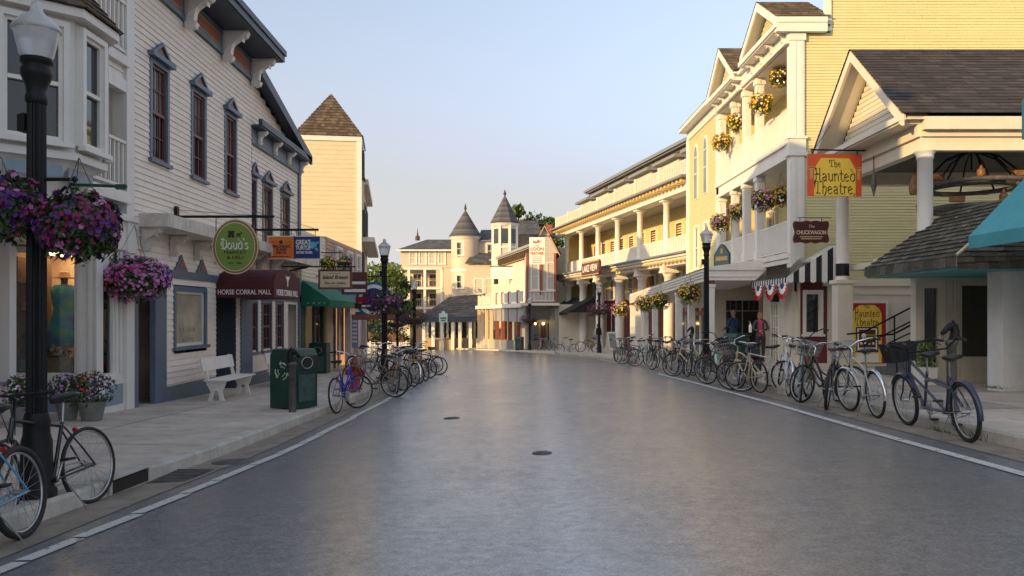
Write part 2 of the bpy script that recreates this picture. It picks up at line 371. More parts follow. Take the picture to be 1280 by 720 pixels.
# ---------------------------------------------------------------- ground, road, pavements
def zr(x, y):
    y = min(110, max(-40, y)); x = min(60, max(-60, x)); return .2535 - .026*y + .033*x
LK = [(-3.75,-30),(-3.75,5),(-3.66,7),(-3.5,9.5),(-3.45,13),(-3.42,20),(-3.45,28),(-3.5,34),(-3.8,38),(-4.8,43),(-6.2,47.5),(-8.8,52.5),(-14,58),(-24,64),(-45,70)]
RK = [(5.1,-30),(5.15,5),(5.2,8.3),(5.25,11),(5.3,14),(5.35,20),(5.35,26),(5.2,33),(4.75,41),(3.4,49.5),(1.0,61),(-2.2,73),(-6.3,86),(-12,94),(-24,101),(-45,106)]
def roadmat():
    m = bpy.data.materials.new('worn_asphalt'); m.use_nodes = True; t = m.node_tree; b = t.nodes['Principled BSDF']; L = t.links.new
    N = lambda k: t.nodes.new(k)
    tc = N('ShaderNodeTexCoord'); sx = N('ShaderNodeSeparateXYZ'); L(tc.outputs['Object'], sx.inputs[0])
    def noise(sc, det, st, ro=.65):
        mp = N('ShaderNodeMapping'); mp.inputs['Scale'].default_value = st; L(tc.outputs['Object'], mp.inputs[0])
        n = N('ShaderNodeTexNoise'); n.inputs['Scale'].default_value = sc; n.inputs['Detail'].default_value = det; n.inputs['Roughness'].default_value = ro; L(mp.outputs[0], n.inputs['Vector']); return n.outputs['Fac']
    def ramp(f, p0, c0, p1, c1):
        r = N('ShaderNodeValToRGB'); r.color_ramp.elements[0].position = p0; r.color_ramp.elements[1].position = p1
        r.color_ramp.elements[0].color = (c0,c0,c0,1); r.color_ramp.elements[1].color = (c1,c1,c1,1); L(f, r.inputs[0]); return r.outputs[0]
    def mth(op, a, bb):
        n = N('ShaderNodeMath'); n.operation = op
        for i, q in enumerate((a, bb)):
            if isinstance(q, (int, float)): n.inputs[i].default_value = q
            else: L(q, n.inputs[i])
        return n.outputs[0]
    big = noise(.35, 5, (1,.5,1)); mid = noise(1.6, 8, (.7,1.6,1)); fine = noise(55, 3, (1,1,1)); streak = noise(2.4, 6, (1,.5,1)); grit = noise(160, 2, (1,1,1))
    fleck = noise(9, 9, (1,1.3,1), .78); patch = noise(.8, 4, (.8,.35,1), .6)
    vo = N('ShaderNodeTexVoronoi'); vo.feature = 'DISTANCE_TO_EDGE'; vo.inputs['Scale'].default_value = .33
    wv = N('ShaderNodeTexNoise'); wv.inputs['Scale'].default_value = 1.2; wv.inputs['Detail'].default_value = 8; L(tc.outputs['Object'], wv.inputs[0])
    mv = N('ShaderNodeVectorMath'); mv.operation = 'MULTIPLY_ADD'; L(wv.outputs['Color'], mv.inputs[0]); mv.inputs[1].default_value = (1.6,1.6,0); L(tc.outputs['Object'], mv.inputs[2]); L(mv.outputs[0], vo.inputs['Vector'])
    crack = mth('MULTIPLY', ramp(vo.outputs['Distance'], .001, .42, .007, 0), ramp(patch, .42, 0, .6, 1))
    v = mth('MULTIPLY', ramp(big, .3, .88, .7, 1.1), mth('MULTIPLY', ramp(mid, .3, .88, .72, 1.12), ramp(fine, .3, .40, .72, 1.75)))
    # pale worn seam along the middle of the carriageway
    cx = mth('ADD', mth('MULTIPLY', sx.outputs[1], .030), .28); dx = mth('ABSOLUTE', mth('SUBTRACT', sx.outputs[0], cx), 0)
    seam = mth('MULTIPLY', ramp(dx, .05, 1, .30, 0), ramp(streak, .35, .25, .65, 1))
    v2 = mth('MULTIPLY', mth('MULTIPLY', mth('ADD', v, mth('MULTIPLY', seam, .9)), mth('SUBTRACT', ramp(fleck, .36, .62, .62, 1.18), crack)), .16)
    cmb = N('ShaderNodeCombineColor'); L(v2, cmb.inputs[0]); L(mth('MULTIPLY', v2, 1.0), cmb.inputs[1]); L(mth('MULTIPLY', v2, 1.04), cmb.inputs[2])
    L(cmb.outputs[0], b.inputs['Base Color'])
    rg = mth('ADD', ramp(big, .35, -.05, .65, .05), mth('ADD', ramp(streak, .3, .0, .7, .16), .30)); L(mth('ADD', rg, ramp(fleck, .36, .12, .62, -.04)), b.inputs['Roughness']); L(mth('MULTIPLY', ramp(patch, .36, .8, .62, 1), ramp(fleck, .36, .6, .6, 1)), b.inputs['Coat Weight'])
    b.inputs['Specular IOR Level'].default_value = .75; b.inputs['Coat Weight'].default_value = 1.0; b.inputs['Coat Roughness'].default_value = .25; b.inputs['Coat IOR'].default_value = 1.75
    bp = N('ShaderNodeBump'); bp.inputs['Strength'].default_value = .30; bp.inputs['Distance'].default_value = .012
    L(mth('ADD', mth('MULTIPLY', fine, .7), mth('ADD', mth('MULTIPLY', grit, .5), mth('MULTIPLY', fleck, .9))), bp.inputs['Height']); L(bp.outputs[0], b.inputs['Normal'])
    return m
asph = roadmat()
conc = [mat('concrete_'+n, c, .75, .20, 1.3, bump=.4, bscale=60, dirt=.8) for n, c in (('pale',(.60,.51,.43)),('mid',(.54,.46,.385)),('stained',(.42,.35,.29)))]
kerbm = mat('kerb_concrete', (.52,.48,.41), .8, .22, 3, bump=.5, bscale=40, dirt=.5)
gutm = mat('gutter_concrete', (.27,.22,.17), .75, .3, 2.5, bump=.4, bscale=50, dirt=.6)
earth = mat('dark_earth', (.05,.055,.035), .95, .3, .5)
def paintmat(name, col, keep):
    m = mat(name, col, .6, .1, 9); t = m.node_tree; L = t.links.new; b = t.nodes['Principled BSDF']
    tc = t.nodes.new('ShaderNodeTexCoord'); n = t.nodes.new('ShaderNodeTexNoise'); n.inputs['Scale'].default_value = 9; n.inputs['Detail'].default_value = 9; n.inputs['Roughness'].default_value = .8
    L(tc.outputs['Object'], n.inputs[0]); r = t.nodes.new('ShaderNodeValToRGB'); r.color_ramp.elements[0].position = keep; r.color_ramp.elements[1].position = keep+.06
    r.color_ramp.elements[0].color = (1,1,1,1); r.color_ramp.elements[1].color = (0,0,0,1); L(n.outputs['Fac'], r.inputs[0]); L(r.outputs[0], b.inputs['Alpha']); return m
linep = paintmat('worn_road_paint', (.60,.58,.53), .55); yelp = paintmat('yellow_kerb_paint', (.62,.42,.04), .54)

gx = [-900,-300,-60,60,300,900]; gy = [-900,-200,-40,110,300,900]
mb = MB(); mb.add([(x,y,zr(x,y)-.008) for y in gy for x in gx], [(j*6+i, j*6+i+1, (j+1)*6+i+1, (j+1)*6+i) for j in range(5) for i in range(5)])
struct(mb.build('ground', earth))
mb = MB(); n = len(LK)
def lerp_at(P, y):
    for (a, b) in zip(P[:-1], P[1:]):
        if a[1] <= y <= b[1]: return a[0]+(b[0]-a[0])*(y-a[1])/(b[1]-a[1])
    return P[-1][0]
ys = sorted(set([p[1] for p in LK+RK if p[1] <= 58]+[58]))
for y0, y1 in zip(ys[:-1], ys[1:]):
    mb.quad((lerp_at(LK,y0),y0,zr(lerp_at(LK,y0),y0)), (lerp_at(RK,y0),y0,zr(lerp_at(RK,y0),y0)), (lerp_at(RK,y1),y1,zr(lerp_at(RK,y1),y1)), (lerp_at(LK,y1),y1,zr(lerp_at(LK,y1),y1)))
P = [(-14,58),(lerp_at(RK,58),58)]+[p for p in RK if p[1] > 58]+[(-45,70),(-24,64)]
mb.poly([(x,y,zr(x,y)) for x, y in P])
struct(mb.build('road', asph))
def offset(P, d):
    out = []
    for i, p in enumerate(P):
        a = Vector(P[max(i-1,0)]); b = Vector(P[min(i+1,len(P)-1)]); t = (b-a).normalized(); nn = Vector((t.y, -t.x))
        out.append((p[0]+nn.x*d, p[1]+nn.y*d))
    return out
KH = .15
def kerb(P, side, wid, name):
    """side +1: pavement on the right of the line"""
    K0 = P; K1 = offset(P, side*.17); G = offset(P, -side*.42); S = offset(P, side*wid)
    k = MB(); g = MB(); s = MB()
    for i in range(len(P)-1):
        L = math.dist(P[i], P[i+1]); m = max(1, int(L/2.4))
        for j in range(m):
            def at(Q, t): return (Q[i][0]+(Q[i+1][0]-Q[i][0])*t, Q[i][1]+(Q[i+1][1]-Q[i][1])*t)
            t0, t1 = j/m, (j+1)/m; e = .006/ max(L/m, .1); u0, u1 = t0+e*(t1-t0), t1-e*(t1-t0)
            a0, a1, b0, b1 = at(K0,u0), at(K0,u1), at(K1,u0), at(K1,u1)
            z = [zr(*at(K0,u0)), zr(*at(K0,u1))]
            n2 = (Vector(b0)-Vector(a0)).normalized()*.035
            v = [(a0[0],a0[1],z[0]-.05),(a1[0],a1[1],z[1]-.05),(a0[0]+n2.x*.4,a0[1]+n2.y*.4,z[0]+KH-.03),(a1[0]+n2.x*.4,a1[1]+n2.y*.4,z[1]+KH-.03),
                 (a0[0]+n2.x,a0[1]+n2.y,z[0]+KH),(a1[0]+n2.x,a1[1]+n2.y,z[1]+KH),(b0[0],b0[1],z[0]+KH),(b1[0],b1[1],z[1]+KH),(b0[0],b0[1],z[0]-.05),(b1[0],b1[1],z[1]-.05)]
            k.add(v, [(0,1,3,2),(2,3,5,4),(4,5,7,6),(6,7,9,8),(0,2,4,6,8),(1,9,7,5,3)])
        q = [G[i], G[i+1], K0[i+1], K0[i]]
        g.poly([(x,y,zr(x,y)+.005) for x,y in q])
        m = max(1, int(L/1.55)); cols = max(1, int(wid/1.6))
        for j in range(m):
            for c in range(cols):
                t0, t1 = (j+.004)/m, (j+.996)/m; c0, c1 = (c+.005)/cols, (c+.995)/cols
                def sp(t, cc):
                    A = at(K1, t); B = at(S, t); x, y = A[0]+(B[0]-A[0])*cc, A[1]+(B[1]-A[1])*cc
                    return (x, y, zr(*at(K0,t))+KH-.004+.01*cc*wid)
                s.quad(sp(t0,c0), sp(t1,c0), sp(t1,c1), sp(t0,c1), RN.choice((0,0,1,1,2)))
        s.quad(*[(p[0],p[1],p[2]-.012) for p in (sp(0,0),sp(1,0),sp(1,1),sp(0,1))], 3)
    struct(k.build('kerb', kerbm)); struct(g.build('gutter', gutm)); struct(s.build('pavement', conc+[earth]))
kerb(LK[:11], -1, 6.0, 'l'); kerb(RK, 1, 7.0, 'r')
def stripe(pts, w, m, name='road_marking', dz=.009):
    b = MB(); O0 = offset(pts, -w/2); O1 = offset(pts, w/2)
    for i in range(len(pts)-1): b.poly([(x,y,zr(x,y)+dz) for x,y in (O0[i],O0[i+1],O1[i+1],O1[i])])
    return struct(b.build(name, m))
# left edge line is broken by cracks into unequal lengths
y = 2.0
while y < 33:
    L = RN.uniform(.5,1.0) if y < 11 else RN.uniform(1.5,4); gp = .04
    f = lambda q: -3.26+.5*min(1,max(0,(q-3)/7)) - (.1 if 13<q<20 else 0)*0
    stripe([(f(y)-.02, y),(f(y+L)+RN.uniform(-.015,.015), min(33,y+L))], .115, linep); y += L+gp
stripe([(4.36,2.5),(4.42,9),(4.54,14),(4.56,20),(4.5,24.5)], .12, linep)
stripe([(4.62,33),(4.3,40),(3.0,49),(1.2,57)], .11, linep)
stripe([(x-.14,y) for x,y in ((3.4,49.5),(1.0,61),(-2.2,73),(-6.3,86))], .22, yelp, 'road_marking', .012)
for (x, y, w) in ((-3.62,9.0,.16),(-3.50,13.9,.10)):
    b = MB(); b.quad(*[(p[0],p[1],zr(*p)+KH+.003) for p in ((x-.02,y),(x-.02,y+w),(x-.18,y+w*1.1),(x-.18,y+.02))]); b.quad(*[(p[0],p[1],p[2]) for p in ((x+.012,y,zr(x,y)+.02),(x+.012,y+w,zr(x,y+w)+.02),(x-.002,y+w,zr(x,y)+KH),(x-.002,y,zr(x,y)+KH))]); struct(b.build('road_marking', yelp))
def manhole(x, y, r, label):
    t = thing('manhole_cover', label, 'manhole cover', (x,y,zr(x,y)+.003), group=None); t.rotation_euler = (math.atan(-.026), math.atan(-.033), 0)
    m = MB(); m.lathe([(r*1.12,-.02),(r*1.12,.006),(r,.008)], 24); m.build('ring', iron, t)
    m = MB(); m.lathe([(r*.96,0),(r*.96,.010),(r*.9,.013)], 24)
    for i in range(-2,3): m.box(-r*.6,r*.6,i*r*.25-.02*r/.2,i*r*.25+.02*r/.2,.013,.017)
    m.build('lid', iron, t)
manhole(.34, 9.0, .10, 'small round iron valve cover in the middle of the road')
manhole(-3.20, 9.1, .20, 'large round iron manhole cover beside the left white edge line')
manhole(-1.0, 13.2, .12, 'iron manhole cover in the left half of the road')
t = thing('storm_drain', 'black open storm drain set into the left kerb beside a bicycle', 'storm drain', (-3.625,7.55,zr(-3.62,7.45)), 86.3)
m = MB(); m.box(-.36,.36,-.02,.17,.150,.160); m.box(-.36,-.32,-.020,.03,.02,.15); m.box(.32,.36,-.020,.03,.02,.15); m.build('inlet', kerbm, t)
m = MB(); m.box(-.32,.32,-.010,.03,.02,.135); m.build('opening', darkint, t)
t = thing('drain_grate', 'flat iron drain grate in the gutter below the storm drain', 'drain grate', (-3.40,8.2,zr(-3.4,8.2)+.006), 90)
m = MB(); m.box(-.36,.36,-.2,.2,0,.006, 0)
for i in range(9): m.box(-.32+i*.075,-.29+i*.075,-.17,.17,.006,.016)
m.build('bars', iron, t); m = MB(); m.box(-.33,.33,-.18,.18,.006,.008); m.build('sump', blkm, t)
# ================================================================ left side of the street
XL = -6.7
def LB(name, label, cat, Y0): return thing(name, label, cat, (XL, Y0, 0), 90)
# ---- unseen shops behind the camera, added for the shade they throw across the street
for (Y0, Y1, H, lab, m) in ((-16,-6.2,9.0,'unseen white clapboard shop added on the left, farthest behind the camera',sidl),(-6.0,4.1,9.0,'unseen cream clapboard shop added on the left just behind the camera',cream),(4.2,7.75,10.4,'unseen tall grey clapboard shop added left of the camera',greyp)):
    t = LB('unseen_shade_shop', lab, 'shop', Y0); w = Y1-Y0
    b = MB(); b.box(0,w,0,8,-.5 if Y0>0 else -.2,H); siding(b,0,w,-.2,H-.4,lap=.16,out=.03); b.build('wall', m, t)
    b = MB(); b.box(-.1,w+.1,-.5,8,H,H+.3); b.build('cornice', blue, t)
    for i in range(int(w/2)):
        window(t, .6+i*2, 4.4, .8, 1.8, blue, sash, glass, y=-.08); 
        window(t, .4+i*2, .8, 1.3, 1.6, blue, white, glass, y=-.08, cols=1, rows=1, mid=False)
# ---- white gift shop with the bay window
t = LB('gift_shop', 'white gift shop with a bay window and pale blue panels, nearest on the left', 'shop', 10.0)
b = MB()
siding(b,-2.2,2.40,3.3,8.6,holes=[(.2,2.36,3.2,5.7)],lap=.12); siding(b,2.40,3.74,5.62,6.0,lap=.12)
b.build('wall', sidw, t)
b = MB(); siding(b,2.40,3.74,3.7,5.5,lap=.12,y=1.2); siding(b,2.40,3.74,6.0,8.6,lap=.12,y=1.2)
siding(b,0,1.2,3.7,8.6,lap=.12,clip=None) if False else None
b.box(2.36,2.40,.02,1.2,3.7,8.6); b.box(3.74,3.78,.02,1.2,3.7,8.6); b.box(2.40,3.74,.0,1.2,5.5,5.6); b.build('recess_wall', sidw, t)
b = MB(); b.box(3.72,4.0,-.07,.2,-.2,8.8); b.box(3.70,4.02,-.10,.2,2.66,3.3); b.build('corner_post', whitec, t, .008)
b = MB(); b.box(2.36,3.76,-.10,1.2,3.55,3.70); b.box(2.36,3.76,-.13,-.10,3.50,3.62); b.box(2.36,3.76,-.10,1.2,5.86,6.02); b.build('balcony_floor', white, t)
b = MB(); railing(b,(2.42,-.02,3.7),(3.72,-.02,3.7),.88,step=.13); b.build('balcony_railing', white, t)
b = MB(); railing(b,(2.42,-.02,6.02),(3.72,-.02,6.02),.95,step=.13); b.build('balcony_railing', white, t)
b = MB(); b.box(2.36,3.74,-.06,.06,5.42,5.62); b.build('balcony_beam', white, t)
BAY = [(.2,0),(.9,-.7),(1.66,-.7),(2.36,0)]
b = MB(); b.prism(BAY,'z',3.78,5.62); sk = [(.2,.0),(.9,-.7),(1.66,-.7),(2.36,.0)]
b.add([(x,y,3.78) for x,y in BAY]+[(.5,0,3.2),(1.0,-.30,3.2),(1.56,-.30,3.2),(2.06,0,3.2)], [(0,1,5,4),(1,2,6,5),(2,3,7,6),(4,5,6,7)])
b.prism([(.12,.0),(.86,-.76),(1.70,-.76),(2.44,.0)],'z',3.70,3.80)
bay = b.build('bay', whitec, t)
b = MB(); b.prism([(.0,.0),(.80,-.90),(1.76,-.90),(2.56,.0)],'z',5.62,5.74); b.build('bay_cornice', white, t)
tfa = lambda u,d,z: (.2+.7071*(u+d), .7071*(d-u), z)
tff = lambda u,d,z: (.9+u, -.7+d, z)
tfr = lambda u,d,z: (1.66+.7071*(u-d), -.7+.7071*(u+d), z)
window(t,.14,3.92,.70,1.55,whitec,white,(glass,glass),cols=1,rows=2,y=-.075,tf=tfa,tw=.08)
window(t,.13,3.92,.50,1.55,whitec,white,glass,cols=1,rows=2,y=-.075,tf=tff,tw=.08)
window(t,.14,3.92,.70,1.55,whitec,white,glass,cols=1,rows=2,y=-.075,tf=tfr,tw=.08)
tfs = lambda f: f
b = MB(tfa); b.box(.15,.85,-.015,.01,3.46,3.62); b.tf = tff; b.box(.06,.70,.10,.13,3.44,3.62); b.build('bay_panel', ltblue, bay)
b = MB(); shingles(b,(-.05,0,5.74),(.78,-.94,5.74),(1.05,0,6.9),(.9,0,6.9),9,.14); shingles(b,(.78,-.94,5.74),(1.78,-.94,5.74),(1.6,0,6.9),(1.05,0,6.9),9,.14); shingles(b,(1.78,-.94,5.74),(2.6,0,5.74),(1.75,0,6.9),(1.6,0,6.9),9,.14); b.build('bay_roof', SHB, t)
# shopfront
b = MB(); b.box(-2.2,4.0,-.06,.10,2.70,3.30); b.box(-2.2,4.02,-.14,-.06,3.20,3.30); b.box(-2.2,4.0,.10,2.2,2.72,2.80); b.box(-2.2,4.0,.12,8,3.25,3.34); b.build('fascia', white, t)
b = MB(); b.box(2.84,3.02,0,.36,-.2,2.70); b.box(2.80,2.84,.05,.12,.5,2.70); b.box(2.80,2.84,.22,.30,.5,2.70); b.box(2.80,3.0,-.03,.0,.5,2.7); b.build('pier', whitec, t, .006)
b = MB(); b.box(3.38,3.74,0,.3,-.2,2.70); b.box(3.44,3.50,-.03,0,.62,2.7); b.box(3.58,3.64,-.03,0,.62,2.7); b.build('pier', whitec, t, .006)
b = MB(); b.box(2.98,3.44,-.06,.12,.50,.62); b.box(2.98,3.40,0,.10,2.30,2.70); b.box(2.98,3.74,-.025,.08,-.2,.50); b.build('stall_riser', whitec, t, .006)
b = MB(); b.box(3.06,3.66,-.032,-.02,.08,.42); b.build('riser_panel', ltblue, t)
b = MB(); b.box(2.80,2.90,.36,1.46,.50,.66); b.box(2.84,2.90,.36,1.46,.36,.50); b.box(2.84,2.90,.36,1.46,-.2,.02); b.box(2.82,2.90,1.36,1.50,-.2,2.7); b.box(2.84,2.90,.36,1.40,2.60,2.70); b.build('window_frame', whitec, t, .005)
b = MB(); b.box(2.86,2.88,.36,1.40,.02,.36); b.build('riser_panel', ltblue, t)
b = MB(); b.box(2.868,2.874,.36,1.38,.66,2.60); b.build('pane', cglass, t)
b = MB(); b.box(3.00,3.40,.055,.061,.62,2.32); b.build('pane', cglass, t)
b = MB(); b.box(3.02,3.98,1.5,1.56,-.2,2.72); b.box(3.95,3.99,.1,1.5,.0,2.72); b.box(2.90,3.98,.12,1.5,2.66,2.71); b.build('display_wall', tan, t)
b = MB(); b.box(2.90,3.98,.12,1.5,.56,.64); b.build('display_floor', wood, t)
b = MB(); b.box(1.78,1.98,.72,.92,-.2,.55); b.box(1.80,1.96,.74,.90,.60,2.72); b.box(1.75,2.01,.69,.95,.55,.60,1); b.build('porch_post', [whitec, ltblue], t, .006)
b = MB(); siding(b,-2.2,2.84,-.2,2.72,y=1.62,lap=.12); b.build('entry_wall', sidw, t)
b = MB(); b.box(1.2,2.1,1.56,1.60,-.2,2.1); b.build('door', rednt, t)
b = MB(); b.box(-2.2,4.0,2.2,8,-.2,11.3); b.box(-2.2,4.0,.05,2.2,8.65,11.3); b.box(-2.25,-2.2,.0,2.2,-.2,11.3); b.build('rear_wall', sidw, t)
b = MB(); b.box(3.1,3.8,.5,1.1,2.60,2.64); b.build('added_display_glow', mat('display_fill_glow',(1,.72,.42),.5,.02,emit=3.0), t)  # glowing panel added to brighten the window display
# things in the window
d = thing('dress_form', 'headless dress form in a blue and teal flowered dress in the left shop window', 'dress form', (XL-.72,13.20,.64), 0)
b = MB(); b.lathe([(.02,.42),(.30,.44),(.24,.72),(.175,.98),(.16,1.06),(.20,1.25),(.21,1.36),(.15,1.44),(.02,1.46)],20)
def dressmat():
    m = mat('flowered_dress', (.03,.20,.34), .8, .3, 5); tt = m.node_tree; r = [n for n in tt.nodes if n.type=='VALTORGB'][0]
    r.color_ramp.elements[0].color = (.22,.13,.45,1); r.color_ramp.elements[0].position = .36; r.color_ramp.elements[1].color = (.30,.55,.10,1); r.color_ramp.elements[1].position = .66
    e2 = r.color_ramp.elements.new(.5); e2.color = (.03,.42,.58,1); return m
b.build('dress', dressmat(), d)
b = MB(); b.lathe([(.055,1.42),(.05,1.50),(.06,1.55),(.02,1.57)],14); b.lathe([(.02,0),(.02,.45)],8); b.lathe([(.16,0),(.16,.02),(.03,.04)],14); b.build('stand', wood, d)
hatm = mat('straw_hat', (.50,.28,.12), .8, .3, 8)
d = thing('sun_hat', 'straw sun hat on top of the dress form', 'hat', (XL-.72,13.20,2.20)); b = MB(); b.lathe([(.17,0),(.17,.012),(.09,.025),(.085,.09),(.05,.12),(.01,.122)],20); b.build('hat_body', hatm, d)
d = thing('wicker_basket', 'wicker basket of red and white flowers on the shop window floor', 'basket', (XL-.75,13.0,.64)); bk = mat('wicker', (.42,.33,.20), .85, .3, 25, bump=.6)
b = MB(); b.prism([(-.24,0),(.24,0),(.30,.26),(-.30,.26)],'y',-.09,.09); b.build('wicker_body', bk, d, .02)
def leafball(mb, n, c, r, size, mis, flat=1.0, rnd=RN):
    for i in range(n):
        v = Vector((rnd.gauss(0,1), rnd.gauss(0,1), rnd.gauss(0,1))).normalized()*(rnd.random()**.4)
        p = Vector((c[0]+v.x*r[0], c[1]+v.y*r[1], c[2]+v.z*r[2]))
        a1 = Vector((rnd.gauss(0,1), rnd.gauss(0,1), rnd.gauss(0,1)*flat)).normalized(); b1 = a1.orthogonal().normalized(); b1.rotate(Quaternion(a1, rnd.random()*6.3))
        s = size*rnd.uniform(.6,1.3); mb.add([p-a1*s, p+b1*s*.5, p+a1*s, p-b1*s*.5], [(0,1,2,3)], rnd.choice(mis))
    return mb
def bloom(mb, p, nrm, r, mi, rnd=RN):
    nrm = nrm.normalized(); u = nrm.orthogonal().normalized(); u.rotate(Quaternion(nrm, rnd.random()*6)); v = nrm.cross(u); vs = [p-nrm*r*.25]
    for k in range(10):
        an = k*math.pi/5; rr = r*(1.0 if k % 2 == 0 else .72); vs.append(p+u*math.cos(an)*rr+v*math.sin(an)*rr+nrm*r*.12)
    mb.add(vs, [(0, 1+k, 1+(k+1) % 10) for k in range(10)], mi)
b = MB(); leafball(b,120,(0,0,.32),(.27,.1,.10),.04,[0]); b.build('foliage', grn1, d)
b = MB()
for i in range(46):
    x = RN.uniform(-.26,.26); bloom(b, Vector((x,RN.uniform(-.12,.06),.30+RN.random()*.16)), Vector((RN.gauss(0,.5),-1,.8)), .04, 0 if x < -.05 else (1 if x < .14 else 2))
b.build('blossoms', [fl_red, fl_wht, fl_org], d)
d = thing('display_shelf', 'dark shelf of handbags at the left of the shop window', 'shelf', (XL-1.22,13.15,.64)); b = MB()
for zz in (.0,.52,1.0,1.45): b.box(-.13,.13,-.18,.3,zz,zz+.025)
b.box(-.15,-.13,-.18,.3,0,1.9); b.box(.13,.15,-.18,.3,0,1.9); b.build('boards', wood, d)
for (x, z, w, h, c, lab) in ((-.06,.025,.12,.20,tealp,'teal handbag on the lowest shelf in the window'),(.07,.025,.10,.16,redp,'red handbag on the lowest shelf in the window'),(.0,.545,.18,.12,blkm,'black bag on the second shelf in the window'),(.02,1.025,.2,.14,hatm,'tan bag on the third shelf in the window')):
    q = thing('handbag', lab, 'handbag', (XL-1.22+x,13.02,.64+z), group='handbags on the window shelf')
    b = MB(); b.prism([(-w/2,0),(w/2,0),(w*.42,h),(-w*.42,h)],'y',-.04,.04); b.build('bag_body', c, q, .01)
    b = MB(); b.tube([(-w*.25,0,h),(-w*.2,0,h+.06),(0,0,h+.09),(w*.2,0,h+.06),(w*.25,0,h)],.006,6); b.build('strap', c, q)
d = thing('white_dress', 'long white dress hanging in the narrow street window of the gift shop', 'dress', (XL-.38,13.2,.64)); b = MB(); b.lathe([(.03,.2),(.17,.22),(.12,.7),(.08,1.02),(.11,1.22),(.09,1.38),(.03,1.42)],14); b.build('fabric', mat('mint_white_cloth',(.55,.62,.55),.8,.08), d); b = MB(); b.tube([(0,0,1.40),(0,0,1.66)],.006,5); b.build('hanger', steel, d)

# ---- market building (blue trim, three tall windows)
Y0 = 14.03
t = LB('market_building', 'off-white clapboard market building with slate blue cornice and three tall upstairs windows', 'building', Y0)
WH = [(.75,1.39,4.5,6.28),(2.64,3.28,4.5,6.28),(4.57,5.22,4.5,6.28),(1.72,3.40,.86,2.15),(.16,.86,-.5,2.55),(3.97,5.27,-.5,2.06)]
b = MB(); siding(b,0,6.42,-.45,7.6,holes=WH,lap=.115); b.box(0,6.42,.45,.5,3.2,7.6); b.box(0,.1,.02,.5,2.6,8.4); b.box(6.38,6.42,0,6,2.3,8.2); b.box(0,.05,.05,6,-.5,8.2); b.box(.06,6.36,.68,8,-.5,8.1); b.build('wall', sidl, t)
for x in (.75,2.64,4.57): window(t,x,4.5,.645,1.78,blue,sash,(glassb,glass),cols=3,rows=4,hood='gable')
b = MB(); b.box(-.02,6.48,-.06,.02,7.6,8.12); b.box(-.04,6.50,-.085,-.06,7.56,7.66); b.box(-.04,6.5,-.075,-.06,8.03,8.10); b.build('frieze', blue, t)
b = MB(); c = MB()
for (x0, x1) in ((.35,1.95),(2.55,4.0),(4.62,6.05)):
    b.box(x0,x1,-.075,-.06,7.74,7.96); c.box(x0-.035,x1+.035,-.068,-.0615,7.705,7.995)
b.build('frieze_panel', redpan, t); c.build('panel_edging', ochre, t)
b = MB(); b.box(-.1,6.62,-.75,.02,8.12,8.17); b.box(-.1,6.66,-.80,-.66,8.14,8.40); b.box(-.12,6.70,-.84,-.78,8.30,8.44); b.add([(-.1,-.82,8.44),(6.7,-.82,8.44),(6.7,3.5,9.2),(-.1,3.5,9.2)],[(0,1,2,3)]); b.box(-.1,6.66,-.66,5.8,8.17,8.30); b.build('cornice', dblue, t)
for x in (.1,2.2,4.32,6.33): b = MB(); scroll_bracket(b,x,-.06,8.12,.58,.72,.16); b.build('bracket', white, t)
# canopy
b = MB(); b.box(.25,6.40,-.52,.0,3.36,3.42); b.box(.25,6.40,-.55,-.50,3.17,3.40); b.box(.22,.28,-.55,.0,3.17,3.40); b.box(.28,6.4,-.50,.0,3.15,3.18); b.build('canopy', worn, t, .006)
for x in (.35,1.55,2.75,3.95,5.15,6.2): b = MB(); scroll_bracket(b,x,-.02,3.15,.36,.42,.10); b.build('bracket', worn, t)
# ground floor
b = MB(); b.box(0,.16,-.05,.05,-.5,2.62); b.box(.83,1.32,-.05,.06,-.5,2.30); b.box(5.56,6.40,-.05,.06,-.5,2.3); b.box(1.32,6.42,-.045,0,2.32,2.48); b.box(1.32,3.95,-.045,.0,-.5,.20); b.box(5.28,6.42,-.04,.0,-.5,.14); b.build('blue_trim', blue, t, .006)
b = MB(); b.box(.16,.84,.55,.60,-.5,2.6); siding(b,.16,.86,.15,2.6,y=.52,lap=.115); b.build('recess_wall', sidl, t)
b = MB(); b.box(.16,.86,.44,.50,-.5,.14); b.build('recess_base', dblue, t)
wn = window(t,1.80,.95,1.50,1.12,blue,white,glassl,cols=1,rows=1,mid=False,sill=True,tw=.10,rec=.05)
b = MB(); b.box(1.82,3.28,.028,.036,1.02,1.10)
text(wn,'ICE CREAM',.15,(2.55,.038,1.28),curtain,'lettering'); text(wn,'TEA ROOM',.11,(2.55,.038,1.08),curtain,'lettering')
for x in (2.02,3.10):
    b = MB(); b.prism([(x-.30,2.48),(x+.30,2.48),(x,2.80)],'y',-.05,0); b.build('pediment', blue, t)
    b = MB(); b.prism([(x-.17,2.53),(x+.17,2.53),(x,2.71)],'y',-.062,-.05); b.build('pediment_panel', redpan, t)
b = MB(); b.box(3.90,3.98,0,.62,-.5,2.1); b.box(5.26,5.34,0,.62,-.5,2.1); b.box(3.98,5.26,0,.62,2.04,2.12); b.box(3.9,5.34,.60,.64,-.5,2.1); b.build('door_recess', dblue, t)
dr = MB(); dr.box(4.05,4.85,.54,.58,-.3,.55); dr.box(4.05,4.13,.54,.58,.55,2.0); dr.box(4.77,4.85,.54,.58,.55,2.0); dr.box(4.13,4.77,.54,.58,1.94,2.0)
for i in (1,2,3): dr.box(4.13,4.77,.545,.575,.55+.36*i,.585+.36*i)
dr.box(4.435,4.465,.545,.575,.55,1.95); dr = dr.build('door', rednt, t)
